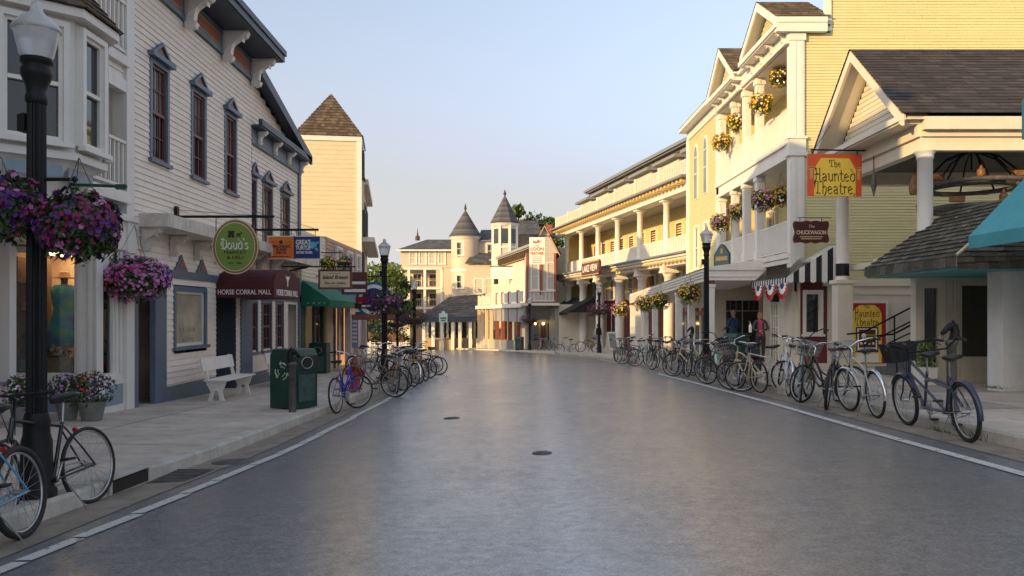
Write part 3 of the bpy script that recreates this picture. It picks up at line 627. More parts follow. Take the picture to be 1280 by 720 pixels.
b = MB(); b.box(4.13,4.77,.565,.57,.55,1.95); b.build('pane', glass, dr); b = MB(); b.lathe([(.02,0),(.03,.02),(.02,.05)],8,(4.15,.50,.5)); b.build('handle', gold, dr)
b = MB(); siding(b,4.92,5.26,.0,2.04,y=.52,lap=.115); b.build('recess_wall', sidl, t)
# entrance canopy, a barrel vault reaching over the pavement
aw = MB(); x0, x1, ya, yb, zv0, zv1, zt = 3.95, 6.15, 0, -1.32, 1.98, 2.22, 2.66; n = 14
arc = [(x0+(x1-x0)*(1-math.cos(math.pi*i/n))/2, zv1+(zt-zv1)*math.sin(math.pi*i/n)**.75) for i in range(n+1)]
for i in range(n):
    (a0, c0), (a1, c1) = arc[i], arc[i+1]; aw.add([(a0,yb,c0),(a1,yb,c1),(a1,ya,c1),(a0,ya,c0)],[(0,1,2,3)],0,True)
aw.poly([(x,yb,z) for x, z in [(x0,zv0)]+arc+[(x1,zv0)]]); aw.quad((x0,ya,zv0),(x0,yb,zv0),(x0,yb,zv1),(x0,ya,zv1)); aw.quad((x1,ya,zv0),(x1,yb,zv0),(x1,yb,zv1),(x1,ya,zv1))
aw.box(x0+.02,x1-.02,yb+.01,ya,zv0+.02,zv0+.035)
aw = aw.build('awning', maroon, t); 
text(aw,'HORSE CORRAL MALL',.155,(x0-.006,-.66,2.10),swhite,rot=(90,0,-90),bold=.002,sx=.78)
text(aw,'HORSE CORRAL MALL',.20,((x0+x1)/2,yb-.006,2.10),swhite,bold=.003,sx=.90)
sk_ = MB(); cx = (x0+x1)/2; sk_.poly([(cx+a*.9,yb-.008,2.26+b*.9) for a,b in ((-.03,0),(.03,0),(.05,.12),(.10,.2),(.16,.22),(.2,.32),(.14,.27),(.06,.27),(-.06,.27),(-.14,.27),(-.2,.32),(-.16,.22),(-.10,.2),(-.05,.12))]); sk_.build('steer_skull', swhite, aw)
b = MB(); b.tube([(x0+.03,yb+.03,zv0+.04),(x0+.03,ya,zv0+.04)],.018,6); b.tube([(x1-.03,yb+.03,zv0+.04),(x1-.03,ya,zv0+.04)],.018,6); b.build('awning_frame', steel, aw)

# ---- gabled part with smaller windows
Y0 = 20.45
t = LB('gabled_building', 'off-white gabled building with slate blue eaves and oxblood ground floor windows', 'building', Y0)
WH = [(.12,.50,3.5,5.1),(1.15,1.90,3.5,5.1),(2.85,3.65,3.5,5.1),(.06,.56,.62,1.92),(1.05,1.80,.62,1.92),(2.35,2.95,.62,1.92),(3.55,4.45,-.6,1.95)]
b = MB(); siding(b,0,4.8,-.6,6.02,holes=WH,lap=.115,y=.06); b.box(0,4.7,.58,7,-.6,6.4); b.box(4.74,4.8,.08,7,-.6,6.5); siding(b,-.02,4.9,6.5,7.8,lap=.115,y=.06,clip=lambda z:(-.02,4.95-(z-6.5)*4.05)); b.build('wall', sidl, t)
for i, x in enumerate((1.15,2.85)): window(t,x,3.5,.78 if i else .75,1.6,blue,sash,glassb,cols=2,rows=4,hood='gable',y=.06)
window(t,.14,3.5,.36,1.6,blue,sash,glass,cols=1,rows=4,hood='gable',y=.06)
for x, w in ((.08,.48),(1.05,.75),(2.35,.6)): window(t,x,.62,w,1.30,blue,sash,glass,cols=3,rows=4,y=.05,tw=.07)
b = MB(); b.box(-.02,4.86,-.02,.06,6.02,6.42); b.box(4.62,4.84,-.01,.06,-.6,6.02); b.box(-.02,4.8,-.01,.05,2.0,2.2); b.box(-.02,4.8,-.01,.05,-.6,.08); b.box(-.02,.07,-.0,.06,.1,6.0); b.build('blue_trim', blue, t)
b = MB(); b.box(-.02,5.0,-.26,.06,6.42,6.48); b.box(-.02,5.04,-.30,-.20,6.46,6.62); b.build('eave_cornice', dblue, t)
sl = math.atan2(1.5,6.1)
b = MB()
for (dy0, dy1, dz) in ((-.24,.06,.0),(-.30,-.22,-.10)): b.add([(5.10,dy0,6.50+dz),(5.10,dy1,6.50+dz),(-.02,dy1,7.82+dz),(-.02,dy0,7.82+dz),(5.10,dy0,6.66),(5.10,dy1,6.66),(-.02,dy1,7.98),(-.02,dy0,7.98)],[(0,1,2,3),(4,5,6,7),(0,1,5,4),(2,3,7,6),(0,3,7,4),(1,2,6,5)])
b.build('rake', dblue, t)
b = MB(); b.add([(5.10,-.3,6.67),(5.10,8,6.67),(-.02,8,7.99),(-.02,-.3,7.99)],[(0,1,2,3)]); b.build('roof', SHG, t)
for x in (.55,1.9,3.3,4.72): b = MB(); scroll_bracket(b,x,-.02,6.42,.24,.36,.12); b.build('bracket', white, t)
b = MB(); b.box(.0,4.72,-.52,.04,3.34,3.40); b.box(.0,4.75,-.55,-.50,3.10,3.38); b.box(4.72,4.78,-.55,.0,3.10,3.38); b.build('canopy', worn, t, .006)
for x in (.6,1.8,3.0,4.2): b = MB(); scroll_bracket(b,x,.02,3.14,.36,.42,.10); b.build('bracket', worn, t)
b = MB(); siding(b,3.55,4.45,-.5,1.95,y=.5,lap=.115); b.build('recess_wall', sidl, t)

# ---- green awning shop and pink porch shop
Y0 = 25.27
t = LB('green_shop', 'small dark green shop under a long green canvas awning', 'shop', Y0)
b = MB(); b.box(0,3.3,.0,.06,2.3,4.3); b.box(0,3.3,.06,7,4.1,4.3); b.box(3.25,3.3,.06,7,-.7,4.3); siding(b,0,3.3,2.6,4.3,lap=.12); b.build('wall', cream, t)
b = MB(); b.box(.05,.5,-.02,.06,-.7,2.3); b.box(1.6,3.3,0,.06,1.9,2.3); b.box(1.65,1.9,-.02,.06,-.7,2.0); b.box(.5,1.6,.3,.36,1.85,2.3); b.box(2.85,3.1,-.02,.06,-.7,2); b.build('shopfront', hgreen, t)
b = MB(); b.box(.62,1.45,.26,.30,-.7,-.1); b.box(.62,.74,.26,.30,-.1,1.85); b.box(1.33,1.45,.26,.30,-.1,1.85); b.build('door', hgreen, t); b = MB(); b.box(.55,.62,.2,.3,-.7,1.95); b.box(1.45,1.52,.2,.3,-.7,1.95); b.box(.55,1.52,.2,.3,1.86,1.95); b.build('door_frame', parch, t)
b = MB(); b.box(.74,1.33,.27,.28,-.1,1.85); b.box(1.9,2.85,.03,.04,.2,1.9); b.build('pane', glass, t)
b = MB(); siding(b,1.9,2.85,-.7,.2,lap=.1,y=.02); b.box(3.08,3.3,-.10,.05,-.7,1.95); b.build('stall_riser', mat('sun_patch_yellow',(.58,.42,.18),.8,.15,8), t)  # yellow colour stands in for a sun patch on the riser and pier
for (xa, xb, cm, zf) in ((.05,4.4,greenc,2.06),(4.42,7.4,bluec,2.04)):
    a_ = MB(); a_.add([(xa,0,2.70),(xb,0,2.66),(xb,-.92,zf),(xa,-.92,zf)],[(0,1,2,3)]); k = int((xb-xa)/.3)
    for i in range(k):
        u0, u1 = xa+(xb-xa)*i/k, xa+(xb-xa)*(i+1)/k; a_.add([(u0,-.92,zf),(u1,-.92,zf),(u1,-.92,zf-.2),((u0+u1)/2,-.92,zf-.24),(u0,-.92,zf-.2)],[(0,1,2,3,4)])
    a_.add([(xa,0,2.70),(xa,-.92,zf),(xa,-.92,zf-.2),(xa,0,zf-.2)],[(0,1,2,3)]); a_.add([(xb,0,2.66),(xb,-.92,zf),(xb,-.92,zf-.2),(xb,0,zf-.2)],[(0,1,2,3)])
    o = a_.build('awning', cm, t); o['label'] = 'green canvas awning' if cm is greenc else 'blue canvas awning'
    if cm is greenc:
        for q in (.22,.40,.58,.74): m2 = MB(); m2.poly([(xa-.006,-q-.05,zf-.05),(xa-.006,-q,zf-.11),(xa-.006,-q+.05,zf-.05),(xa-.006,-q,zf-.13)]); m2.build('bird_motif', swhite, o)
t = LB('pink_shop', 'dusty pink porch-fronted shop beyond the green awning', 'shop', 28.62)
b = MB(); b.box(0,6.7,.0,.06,1.95,4.4); b.box(0,6.7,.06,7,4.3,4.4); siding(b,0,6.7,2.3,4.4,lap=.14); b.box(6.65,6.7,0,7,-1,4.4); b.build('wall', pinkp, t)
b = MB(); b.box(0,1.2,.0,.06,-1,2); b.box(2.2,2.5,0,.06,-1,2); b.box(3.6,6.7,0,.06,-1,2); b.build('lower_wall', pinkl, t)
b = MB(); b.box(1.2,2.2,.1,.14,-1,1.95); b.box(2.5,3.6,.1,.14,0,1.95); b.build('pane', glass, t)
b = MB(); b.box(0,3.4,-.88,-.76,1.58,1.84); b.box(3.3,3.4,-.76,0,1.58,1.84); b.box(0,3.4,-.9,0,1.84,1.9); b.build('porch_beam', pinkl, t)
for x in (.10,1.55,3.1): b = MB(); b.box(x-.09,x+.09,-.90,-.72,-.75,1.58); b.box(x-.12,x+.12,-.93,-.69,-.75,-.5); b.build('post', pinkl, t)
for (x, z) in ((1.6,3.0),(3.6,3.0),(5.4,3.0)): window(t,x,z,.8,1.1,whitec,white,glass,y=-.07)
vs = thing('banner_sign', 'tall narrow periwinkle sign between the pink porch posts', 'sign', (XL+.82,29.75,.0)); b = MB(); b.box(-.13,.13,-.02,.02,.35,1.45); b.box(-.01,.01,-.01,.01,1.45,1.6); b.build('board', periw, vs)
b = MB()
for i in range(6): b.box(-.08,.09,-.026,-.021,1.30-i*.15,1.38-i*.15)
b.build('lettering_bars', swhite, vs)
# ---- tower
t = thing('tower_building', 'tall cream shingled tower with a steep brown pyramid roof', 'building', (-6.75,35.5,0), 98.5)
b = MB(); siding(b,0,3.1,-1.2,9.3,lap=.2,out=.012); b.box(.02,3.08,.03,2.8,-1.2,9.5); b.tf = lambda u,d,z:(d, 2.8-u, z); siding(b,0,2.8,-1.2,9.3,lap=.2,out=.014); b.tf = None; b.box(3.1,11,.05,7,-1.2,8.0); b.box(0.02,3.1,2.8,8,-1.2,6.2); b.tf = None; b.build('wall', tower, t)
b = MB(); b.box(-.06,3.16,-.06,2.86,9.3,9.52); b.box(-.05,.14,-.05,.16,-1.2,9.3); b.box(2.98,3.14,-.05,.1,-1.2,9.3); b.build('corner_trim', whitec, t)
b = MB(); A = (1.55,1.40,11.8); q = .10; C = [(-q,2.8+q,9.52),(-q,-q,9.52),(3.1+q,-q,9.52),(3.1+q,2.8+q,9.52)]
for i in range(4): shingles(b,C[i],C[(i+1)%4],A,A,15,.16,.03)
b.build('roof', SHB, t)
for z in (7.8,3.2): window(t,.7,z,.55,1.1,dblue,sash,glass,y=-.10,tw=.12)
for z in (5.2,2.2): window(t,1.9,z,.6,1.2,dblue,sash,glass,y=-.10,tw=.1)
b = MB(); b.box(3.1,11.2,-.25,.05,7.9,8.15); b.box(.5,11,-.6,0,4.9,5.1); b.build('cornice', worn, t)
for x in (4.2,6,7.8): 
    for z in (.3,5.6): window(t,x,z,.8,1.5,dblue,sash,glass,y=-.03)

# ---- unseen house added behind the tower to shade the far end of the street
t = thing('unseen_shade_house', 'unseen tall cream house added behind the shingled tower to shade the street end', 'house', (-12.2,44.5,-1.0), 90)
b = MB(); siding(b,0,9,0,10.4,lap=.2); b.box(0,9,.04,7,-1,10.4); b.build('wall', cream, t); b = MB(); b.add([(-.3,-.4,10.4),(9.3,-.4,10.4),(9.3,3.5,11.2),(-.3,3.5,11.2)],[(0,1,2,3)]); b.add([(-.3,7.4,10.4),(9.3,7.4,10.4),(9.3,3.5,11.2),(-.3,3.5,11.2)],[(3,2,1,0)]); b.build('roof', SHG[1], t)
for z in (1.6,4.6,7.6):
    for x in (1.2,4,6.8): window(t,x,z,.9,1.7,whitec,white,glass,y=-.08)
# ================================================================ right side of the street
XR = 8.5
def RB(name, label, cat, YF, X=XR): return thing(name, label, cat, (X, YF, 0), -90)     # local x runs towards the camera, y away from the street
# ---- yellow house with two balconies: facade from Y = 38.5 (local 0) to 24.2 (local 14.3)
YF = 38.5
t = RB('yellow_house', 'large pale yellow clapboard house with two tiers of white balconies and street gables', 'house', YF)
E = 14.3                                    # camera-side end
endtf = lambda u,d,z: (E-d, u, z)           # camera-facing end wall: u runs away from the street
DEP = 1.7
b = MB(endtf); siding(b,.08,9.5,2.6,10.15,lap=.0875,out=.021); siding(b,1.15,9.5,10.15,12.6,lap=.0875,out=.021); b.tf = None
b.box(0,E-.03,9.4,9.5,-1,12.5); b.box(0,.05,DEP,9.4,-1,11); b.box(0,E-.03,DEP+.06,9.4,11.2,11.4)
siding(b,5.9,E-.05,3.4,9.9,lap=.11,y=DEP); siding(b,0,5.9,2.4,10.0,lap=.11,y=.02,holes=[(1.5,2.0,6.9,9.0),(3.3,3.8,6.9,9.0),(1.4,2.2,3.7,5.6),(3.2,4.0,3.7,5.6)])
b.box(5.86,5.92,.03,DEP,2.4,10); b.box(0,5.86,.3,.35,2.4,10)
b.build('wall', yel, t)
b = MB(endtf); b.box(-.08,.36,-.09,.2,2.8,10.15); b.box(.0,.10,-.105,-.09,3.4,6.38); b.box(.20,.30,-.105,-.09,3.4,6.38); b.box(.0,.10,-.105,-.09,7.02,9.88); b.box(.20,.30,-.105,-.09,7.02,9.88); b.box(-.16,.44,-.14,.2,6.40,6.52); b.box(-.12,.40,-.11,.2,6.52,6.92); b.box(-.16,.44,-.14,.2,6.92,7.0); b.box(-.12,.40,-.12,.2,9.9,10.15); b.build('corner_pilaster', whitec, t, .008)
b = MB(endtf); b.box(1.0,1.18,-.07,.1,10.2,12.6); b.box(1.0,9.6,-.12,.1,12.5,12.75); b.box(-.53,1.0,-.222,-.04,10.13,10.40); b.box(-.56,1.0,-.25,-.04,10.40,10.56); b.build('parapet_trim', whitec, t)
# balcony floors and fascias
for (z0, z1, nm) in ((6.42,6.95,'balcony_floor'),(3.22,3.48,'balcony_floor')):
    b = MB(); b.box(5.6,E-.05,-.06,DEP,z0,z1-.06); b.box(5.6,E+.02,-.14,-.06,z1-.16,z1); b.box(5.6,E+.02,-.10,-.06,z0-.06,z0+.08); b.box(5.6,E,-.06,DEP,z1-.06,z1); b.build(nm, white, t)
b = MB(); b.box(5.6,E-.05,-.06,DEP,9.78,9.86); b.build('balcony_ceiling', white, t)
PU = [5.95,7.85,9.35,10.85]; PL = [5.95,7.85,9.35,10.85]
for x in PU:
    b = MB(); b.box(x-.13,x+.13,-.04,.22,6.96,9.80); b.box(x-.17,x+.17,-.08,.26,9.55,9.8); b.box(x-.16,x+.16,-.07,.25,6.96,7.25); b.build('post', whitec, t, .008)
for x in PL:
    b = MB(); b.box(x-.13,x+.13,-.04,.22,3.49,6.42); b.box(x-.17,x+.17,-.08,.26,6.2,6.42); b.box(x-.16,x+.16,-.07,.25,3.49,3.8); b.build('post', whitec, t, .008)
xs = PU+[E-.30]
for z in (3.49,6.96):
    for a_, c_ in zip(xs[:-1], xs[1:]): b = MB(); railing(b,(a_+.13,.09,z),(c_-.13,.09,z),1.02,step=.105,bal=.06); b.build('balcony_railing', whitec, t)
for z in (3.9,7.4):
    for x in (7.0,9.9,12.2): window(t,x,z,.9,1.7,whitec,white,glassb,y=DEP-.09)
# gables towards the street
def street_gable(x0, x1, ze, zp, ov=.5):
    g = MB(); xm = (x0+x1)/2; sl = (zp-ze)/(xm-x0)
    siding(g,x0,x1,ze+.05,zp,lap=.11,y=-.12,clip=lambda z:(x0+(z-ze)/sl, x1-(z-ze)/sl))
    g.box(x0+.05,x1-.05,-.10,0,9.86,ze); g = g.build('gable', yel, t)
    m = MB()
    for s_ in (-1,1):
        xe = x0-.12 if s_ < 0 else x1+.12; zz = ze-.12*sl
        P_ = [(xe,zz+.02),(xm,zp+.02),(xm,zp+.30),(xe,zz+.30)]; m.prism(P_,'y',-ov,-.10) if False else None
        m.prism([(p[0],p[1]) for p in P_],'y',-ov-.04,-ov+.02); m.prism([(xe,zz+.20),(xm,zp+.20),(xm,zp+.24),(xe,zz+.24)],'y',-ov+.02,1.1)
    m.build('rake_board', whitec, g)
    m = MB(); m.box(x0-.15,x1+.15,-ov-.02,-.02,ze-.14,ze-.02); m.box(x0-.18,x1+.18,-ov-.08,-ov+.05,ze-.10,ze+.05); m.box(x0-.02,x1+.02,-.16,-.02,9.82,ze-.14); m.box(x0-.02,x1+.02,-.22,-.16,9.80,9.90); m.build('pediment_cornice', whitec, g)
    for k in range(4):
        q = MB(); scroll_bracket(q,x0+.25+(x1-x0-.5)*k/3,-.14,ze-.14,.30,.30,.10); q.build('bracket', whitec, g)
    m = MB(); ro = .32
    shingles(m,(x1+.14,-ov-.05,ze-.13*sl+.33),(x1+.14,1.12,ze-.13*sl+.33),(xm,1.12,zp+.33),(xm,-ov-.05,zp+.33),8,.16)
    shingles(m,(x0-.14,1.12,ze-.13*sl+.33),(x0-.14,-ov-.05,ze-.13*sl+.33),(xm,-ov-.05,zp+.33),(xm,1.12,zp+.33),8,.16); m.prism([(x0-.1,ze),(x1+.1,ze),(xm,zp+.3)],'y',1.08,1.13); m.build('gable_roof', SHB, g)
street_gable(10.75,14.35,10.35,11.45); street_gable(6.05,9.45,10.25,11.55)
b = MB(); b.box(9.45,10.75,-.16,DEP,9.86,10.30); b.box(9.4,10.8,-.3,DEP,10.30,10.42); b.build('entablature', whitec, t)
b = MB(); b.box(0,6.0,-.05,.3,9.95,10.35); b.box(-.1,6.0,-.45,.3,10.35,10.5); b.box(-.1,.25,-.06,.3,2.4,10); b.box(5.5,5.95,-.06,.06,2.4,10.0); b.build('corner_trim', whitec, t)
b = MB(); shingles(b,(-.15,-.45,10.5),(6.0,-.45,10.5),(6.0,3.2,12.1),(-.15,3.2,12.1),14,.17); b.build('roof', SHB, t)
def arched(u, z):
    w = MB(); f = [(u-.07,z-.05),(u+.57,z-.05),(u+.57,z+1.9)]+[(u+.25+.32*math.cos(q*math.pi/8), z+1.9+.62*math.sin(q*math.pi/8)) for q in range(9)]
    w.prism(f,'y',-.03,.02); w = w.build('window', whitec, t)
    p = MB(); p.prism([(u,z),(u+.5,z),(u+.5,z+1.88)]+[(u+.25+.25*math.cos(q*math.pi/8), z+1.9+.5*math.sin(q*math.pi/8)) for q in range(9)],'y',-.042,-.03); p.build('pane', glassb, w)
    p = MB(); p.box(u,u+.5,-.05,-.043,z+1.1,z+1.14); p.box(u,u+.5,-.05,-.043,z+1.86,z+1.9); p.build('muntin', whitec, w)
arched(1.5,6.95); arched(3.3,6.95)
for x in (1.4,3.2): window(t,x,3.7,.8,1.9,whitec,white,glass,y=.0)
v = MB(); v.lathe([(.10,12.0),(.10,12.45),(.12,12.46)],14,(E-1.0,1.0,-.25)); v.lathe([(.12,12.45),(.24,12.55),(.27,12.7),(.22,12.84),(.05,12.9)],18,(E-1.0,1.0,-.25)); v.build('roof_vent', blkm, t)
# lower storey of the camera-facing end: white wall, band, barn-red shopfront
b = MB(endtf); b.box(1.25,9.5,-.03,.1,-.3,2.46); b.box(.9,9.5,-.10,.1,2.46,2.64); b.box(1.25,9.5,-.06,-.03,2.20,2.30); b.box(1.25,9.5,-.05,-.03,-.3,.16); b.build('lower_wall', cream, t)
b = MB(endtf); siding(b,.22,1.06,.1,2.75,lap=.09,out=.02,y=-.02,holes=[(.34,.92,.95,2.32)]); b.build('red_shopfront', redw, t)
b = MB(endtf); b.box(.22,1.06,-.05,.05,-.4,.12); b.box(1.06,1.25,-.07,.05,-.4,2.8); b.box(.16,.24,-.05,.05,-.4,2.9); b.box(.1,1.3,-.05,.05,2.85,3.2); b.build('shopfront_trim', cream, t)
window(t,.40,1.0,.46,1.26,whitec,whitec,glass,cols=1,rows=1,mid=False,y=-.02,tf=endtf,tw=.08)
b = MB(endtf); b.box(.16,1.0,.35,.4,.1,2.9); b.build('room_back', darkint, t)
# street-facing shopfront (Chuckwagon door) and the porch recess
b = MB(); b.box(11.4,11.55,.05,.2,-.6,3.2); b.box(13.2,14.22,.12,.2,-.6,2.5); b.box(13.25,13.4,.08,.2,-.6,2.5); b.box(14.0,14.25,.02,.2,-.6,2.6); b.box(11.4,14.25,.1,.2,2.3,3.2); b.build('shopfront_trim', cream, t)
dr = MB(); dr.box(11.9,12.8,.10,.15,-.4,.0); dr.box(11.9,12.0,.10,.15,0,2.0); dr.box(12.7,12.8,.10,.15,0,2.0); dr.box(12,12.7,.10,.15,1.92,2.0)
for i in range(1,5): dr.box(12.0,12.7,.105,.145,i*.385,i*.385+.03)
for x in (12.23,12.46): dr.box(x-.012,x+.012,.105,.145,0,1.95)
dr = dr.build('french_door', whitec, t); b = MB(); b.box(12,12.7,.13,.14,0,1.95); b.build('pane', glassl, dr)
b = MB(); b.box(11.55,11.9,.12,.2,-.6,2.3); b.box(12.8,13.25,.12,.2,-.6,2.3); b.build('shopfront_panel', cream, t)
b = MB(); b.box(7.0,11.5,1.5,1.6,-.8,3.2); b.box(11.4,11.5,.2,1.5,-.7,3.2); b.build('porch_wall', cream, t)
p2 = MB(); p2.tf = lambda u,d,z:(7.0-d, u, z)
p2.box(-.5,1.5,-.05,.05,2.15,3.2); p2.box(-.5,-.05,-.06,.05,-.8,2.2); p2.box(1.25,1.5,-.06,.05,-.8,2.2); p2.build('porch_wall', cream, t)
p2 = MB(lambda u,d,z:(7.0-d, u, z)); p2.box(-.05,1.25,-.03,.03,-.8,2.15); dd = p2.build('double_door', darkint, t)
p2 = MB(lambda u,d,z:(7.0-d, u, z)); p2.box(.58,.62,-.05,-.03,-.8,2.15); p2.box(-.05,1.25,-.045,-.03,1.72,1.76)
for u in (.12,.35,.85,1.05): p2.box(u-.008,u+.008,-.045,-.03,1.76,2.15)
p2.build('muntin', greyp, dd)
# lower storey beyond the recess: white posts, doors, red band
b = MB(); b.box(-2,7.0,.02,.1,1.9,3.2); 
for x in (-1.9,-.4,1.0,2.6,4.2,5.6,6.7): b.box(x-.14,x+.14,-.03,.1,-1.1,1.9)
b.box(-2,7,.0,.1,-1.2,-.35); b.build('lower_wall', whitec, t)
b = MB(); b.box(-2,6.9,.04,.06,-.35,1.9); b.build('pane', glassb, t)
b = MB(); b.box(-2,6.9,-.05,.0,1.55,1.75); b.build('red_band', mat('terracotta_band',(.42,.15,.09),.6,.1), t)
b = MB(); b.box(3.0,3.9,-.01,.05,-1.1,1.5); b.build('door', dblue, t)
# white canopy over the pavement
c = thing('porch_canopy', 'long white flat-roofed porch canopy on square posts in front of the yellow house', 'canopy', (6.5,26.6,0), 0)
V = [(0,0),(2.0,0),(2.4,16.4),(-.15,16.4)]
b = MB(); zz = [2.74,2.74,2.20,2.20]; z1 = [3.16,3.16,2.70,2.70]
b.add([(V[i][0],V[i][1],zz[i]) for i in range(4)]+[(V[i][0],V[i][1],z1[i]) for i in range(4)], [(0,3,2,1),(4,5,6,7),(0,1,5,4),(1,2,6,5),(2,3,7,6),(3,0,4,7)])
b.add([(-.05,-.05,3.17),(2.0,-.05,3.46),(2.4,16.4,2.95),(-.2,16.4,2.70)], [(0,1,2,3)]); b.add([(-.05,-.05,3.17),(2.0,-.05,3.46),(2.0,-.05,3.17)],[(0,1,2)])
b.box(-.04,2.0,-.05,0,3.08,3.17); b.box(-.03,2.0,-.03,0,2.86,2.89)
for k in (0,1,2): b.add([(-.012-.0*k,0,2.86+k*.1),(-.162,16.4,2.34+k*.1),(-.162,16.4,2.36+k*.1),(-.012,0,2.88+k*.1),(-.04,0,2.86+k*.1),(-.19,16.4,2.34+k*.1),(-.19,16.4,2.36+k*.1),(-.04,0,2.88+k*.1)],[(0,1,5,4),(4,5,6,7),(7,6,2,3)])
b.build('roof', white, c)
for (x, y) in ((.17,.2),(.14,2.9),(.12,5.0),(.0,9.6),(-.02,12.0),(-.05,14.2),(-.02,16.2)):
    h = 2.74-.54*y/16.4; z0 = .25-.026*(y+26.6)+.33
    b = MB(); b.box(x-.12,x+.12,y-.12,y+.12,z0,h-.12); b.box(x-.15,x+.15,y-.15,y+.15,h-.22,h-.12); b.box(x-.15,x+.15,y-.15,y+.15,z0,z0+.3); b.box(x-.13,x+.13,y-.13,y+.13,h-.12,h,1); b.build('post', [whitec, redpan], c, .006)
# striped awning round the shop corner
s = thing('striped_awning', 'black and white striped awning on the corner of the red shopfront', 'awning', (8.5,24.2,0), 0)
def stripes(n, f, mi0=0):
    m = MB()
    for i in range(n): 
        for q in f(i/n, (i+1)/n): m.add(q, [tuple(range(len(q)))], (i+mi0) % 2)
    return m
def fr_(a, c):
    X = lambda q: -.28+1.36*q
    top = lambda q: (X(q), -.02, min(3.62, 2.78+ (X(q)+.28)*.72+.0))
    return [[(X(a),-.75,2.70),(X(c),-.75,2.70),top(c),top(a)],[(X(a),-.75,2.70),(X(c),-.75,2.70),(X(c),-.75,2.56),((X(a)+X(c))/2,-.75,2.53),(X(a),-.75,2.56)]]
# street face runs back along the shop; camera face closes the end
def st_(a, c):
    Y = lambda q: -.85+3.6*q
    return [[(-.42,Y(a),2.72),(-.42,Y(c),2.72),(.98,Y(c)*.15+.0,3.62),(.98,Y(a)*.15,3.62)] if False else [(-.42,Y(a),2.72),(-.42,Y(c),2.66),(.22,Y(c),3.30),(.22,Y(a),3.34)],[(-.42,Y(a),2.72),(-.42,Y(c),2.66),(-.42,Y(c),2.50),(-.42,(Y(a)+Y(c))/2,2.49),(-.42,Y(a),2.54)]]
m = stripes(30, st_); m.build('street_face', [whitec2, blackc], s)
def cf_(a, c):
    X = lambda q: -.42+1.5*q
    zt = lambda x: min(3.64, 2.72+(x+.42)*.64)
    return [[(X(a),-.86,2.56),((X(a)+X(c))/2,-.86,2.52),(X(c),-.86,2.56),(X(c),-.86,zt(X(c))),(X(a),-.86,zt(X(a)))]]
m = stripes(9, cf_); m.build('camera_face', [whitec2, blackc], s)
m = MB(); m.add([(.22,-.86,3.13),(1.08,-.86,3.64),(1.08,-.05,3.66),(.22,2.75,3.2)],[(0,1,2,3)]); m.box(-.40,1.06,-.80,-.06,2.60,2.62); m.build('awning_top', whitec2, s)
m = MB(); m.tube([(-.40,-.82,2.70),(-.40,2.7,2.66)],.02,6); m.tube([(-.40,-.82,2.70),(1.06,-.82,2.70)],.02,6); m.build('frame', blk, s)
# bunting fans below it
for i, y in enumerate((-.55,.55,1.75)):
    q = thing('bunting_fan', ['red white and blue bunting fan nearest the awning corner','red white and blue bunting fan in the middle under the awning','red white and blue bunting fan farthest along the awning'][i], 'bunting', (8.02,24.2+y,2.52), -90, 'bunting fans under the striped awning')
    for (r0, r1, mm, nm) in ((0,.18,navy,'blue_band'),(.18,.34,swhite,'white_band'),(.34,.50,redp,'red_band')):
        m = MB(); k = 18
        for j in range(k):
            a0, a1 = math.pi*j/k, math.pi*(j+1)/k; w0, w1 = .03*(-1)**j, .03*(-1)**(j+1)
            m.add([(r0*math.cos(a0),w0*r0*2,-r0*math.sin(a0)*.95),(r1*math.cos(a0),w0*r1*2,-r1*math.sin(a0)*.95),(r1*math.cos(a1),w1*r1*2,-r1*math.sin(a1)*.95),(r0*math.cos(a1),w1*r0*2,-r0*math.sin(a1)*.95)],[(0,1,2,3)])
        m.build(nm, mm, q)
# downpipe post at the corner of the white wall
q = thing('utility_post', 'round white post with a black band left of the theatre poster', 'post', (8.67,20.9,-.05))
b = MB(); b.lathe([(.16,2.55),(.15,4.95),(.19,5.0),(.2,5.06)],18); b.build('shaft', white, q); b = MB(); b.lathe([(.172,2.66),(.170,2.98)],18); b.build('band', blk, q)
b = MB(); b.box(-.20,.20,-.2,.2,-.1,2.45); b.box(-.25,.25,-.25,.25,2.45,2.55); b.build('base', cream, q, .008)
# poster
q = thing('theatre_poster', 'yellow and red Haunted Theatre poster framed on the white wall beside the steps', 'poster', (10.72,24.10,.0))
b = MB(); b.box(-.66,.66,-.03,.0,.02,2.02); b.build('frame', whitec, q, .006)
b = MB(); b.box(-.57,.57,-.05,-.03,.12,1.94); b.build('border', sred, q)
b = MB(); b.prism([(-.44,.14),(.44,.14),(.44,1.62),(.36,1.78),(.22,1.88),(-.22,1.88),(-.36,1.78),(-.44,1.62)],'y',-.056,-.05); b.build('board', signy, q)
nib(q,'The',.10,(0,-.060,1.82),sblack); nib(q,'Haunted',.24,(0,-.060,1.62),sblack,sx=.86); nib(q,'Theatre',.24,(0,-.060,1.36),sblack,sx=.86)
b = MB(); b.box(-.34,.34,-.062,-.056,.46,1.22); b.build('print_frame', sblack, q); b = MB(); b.box(-.30,.30,-.066,-.062,.52,1.18); b.build('print_mount', swhite, q)
b = MB(); b.box(-.25,.25,-.070,-.066,.60,1.14); b.build('print', umber, q); b = MB(); b.lathe([(.02,0),(.06,.04),(.07,.1),(.05,.15),(.01,.17)],10,(-.11,-.066,.86)); 
for i in range(4): b.lathe([(.01,0),(.035,.02),(.035,.06),(.01,.08)],8,(-.18+i*.12,-.068,.68))
b.build('print_figures', swhite, q); text(q,'GHOUL\nNIGHT',.085,(.09,-.073,.93),fl_yel,bold=.001)
b = MB(); b.box(-.34,.34,-.060,-.056,.16,.42); b.build('notice', swhite, q)
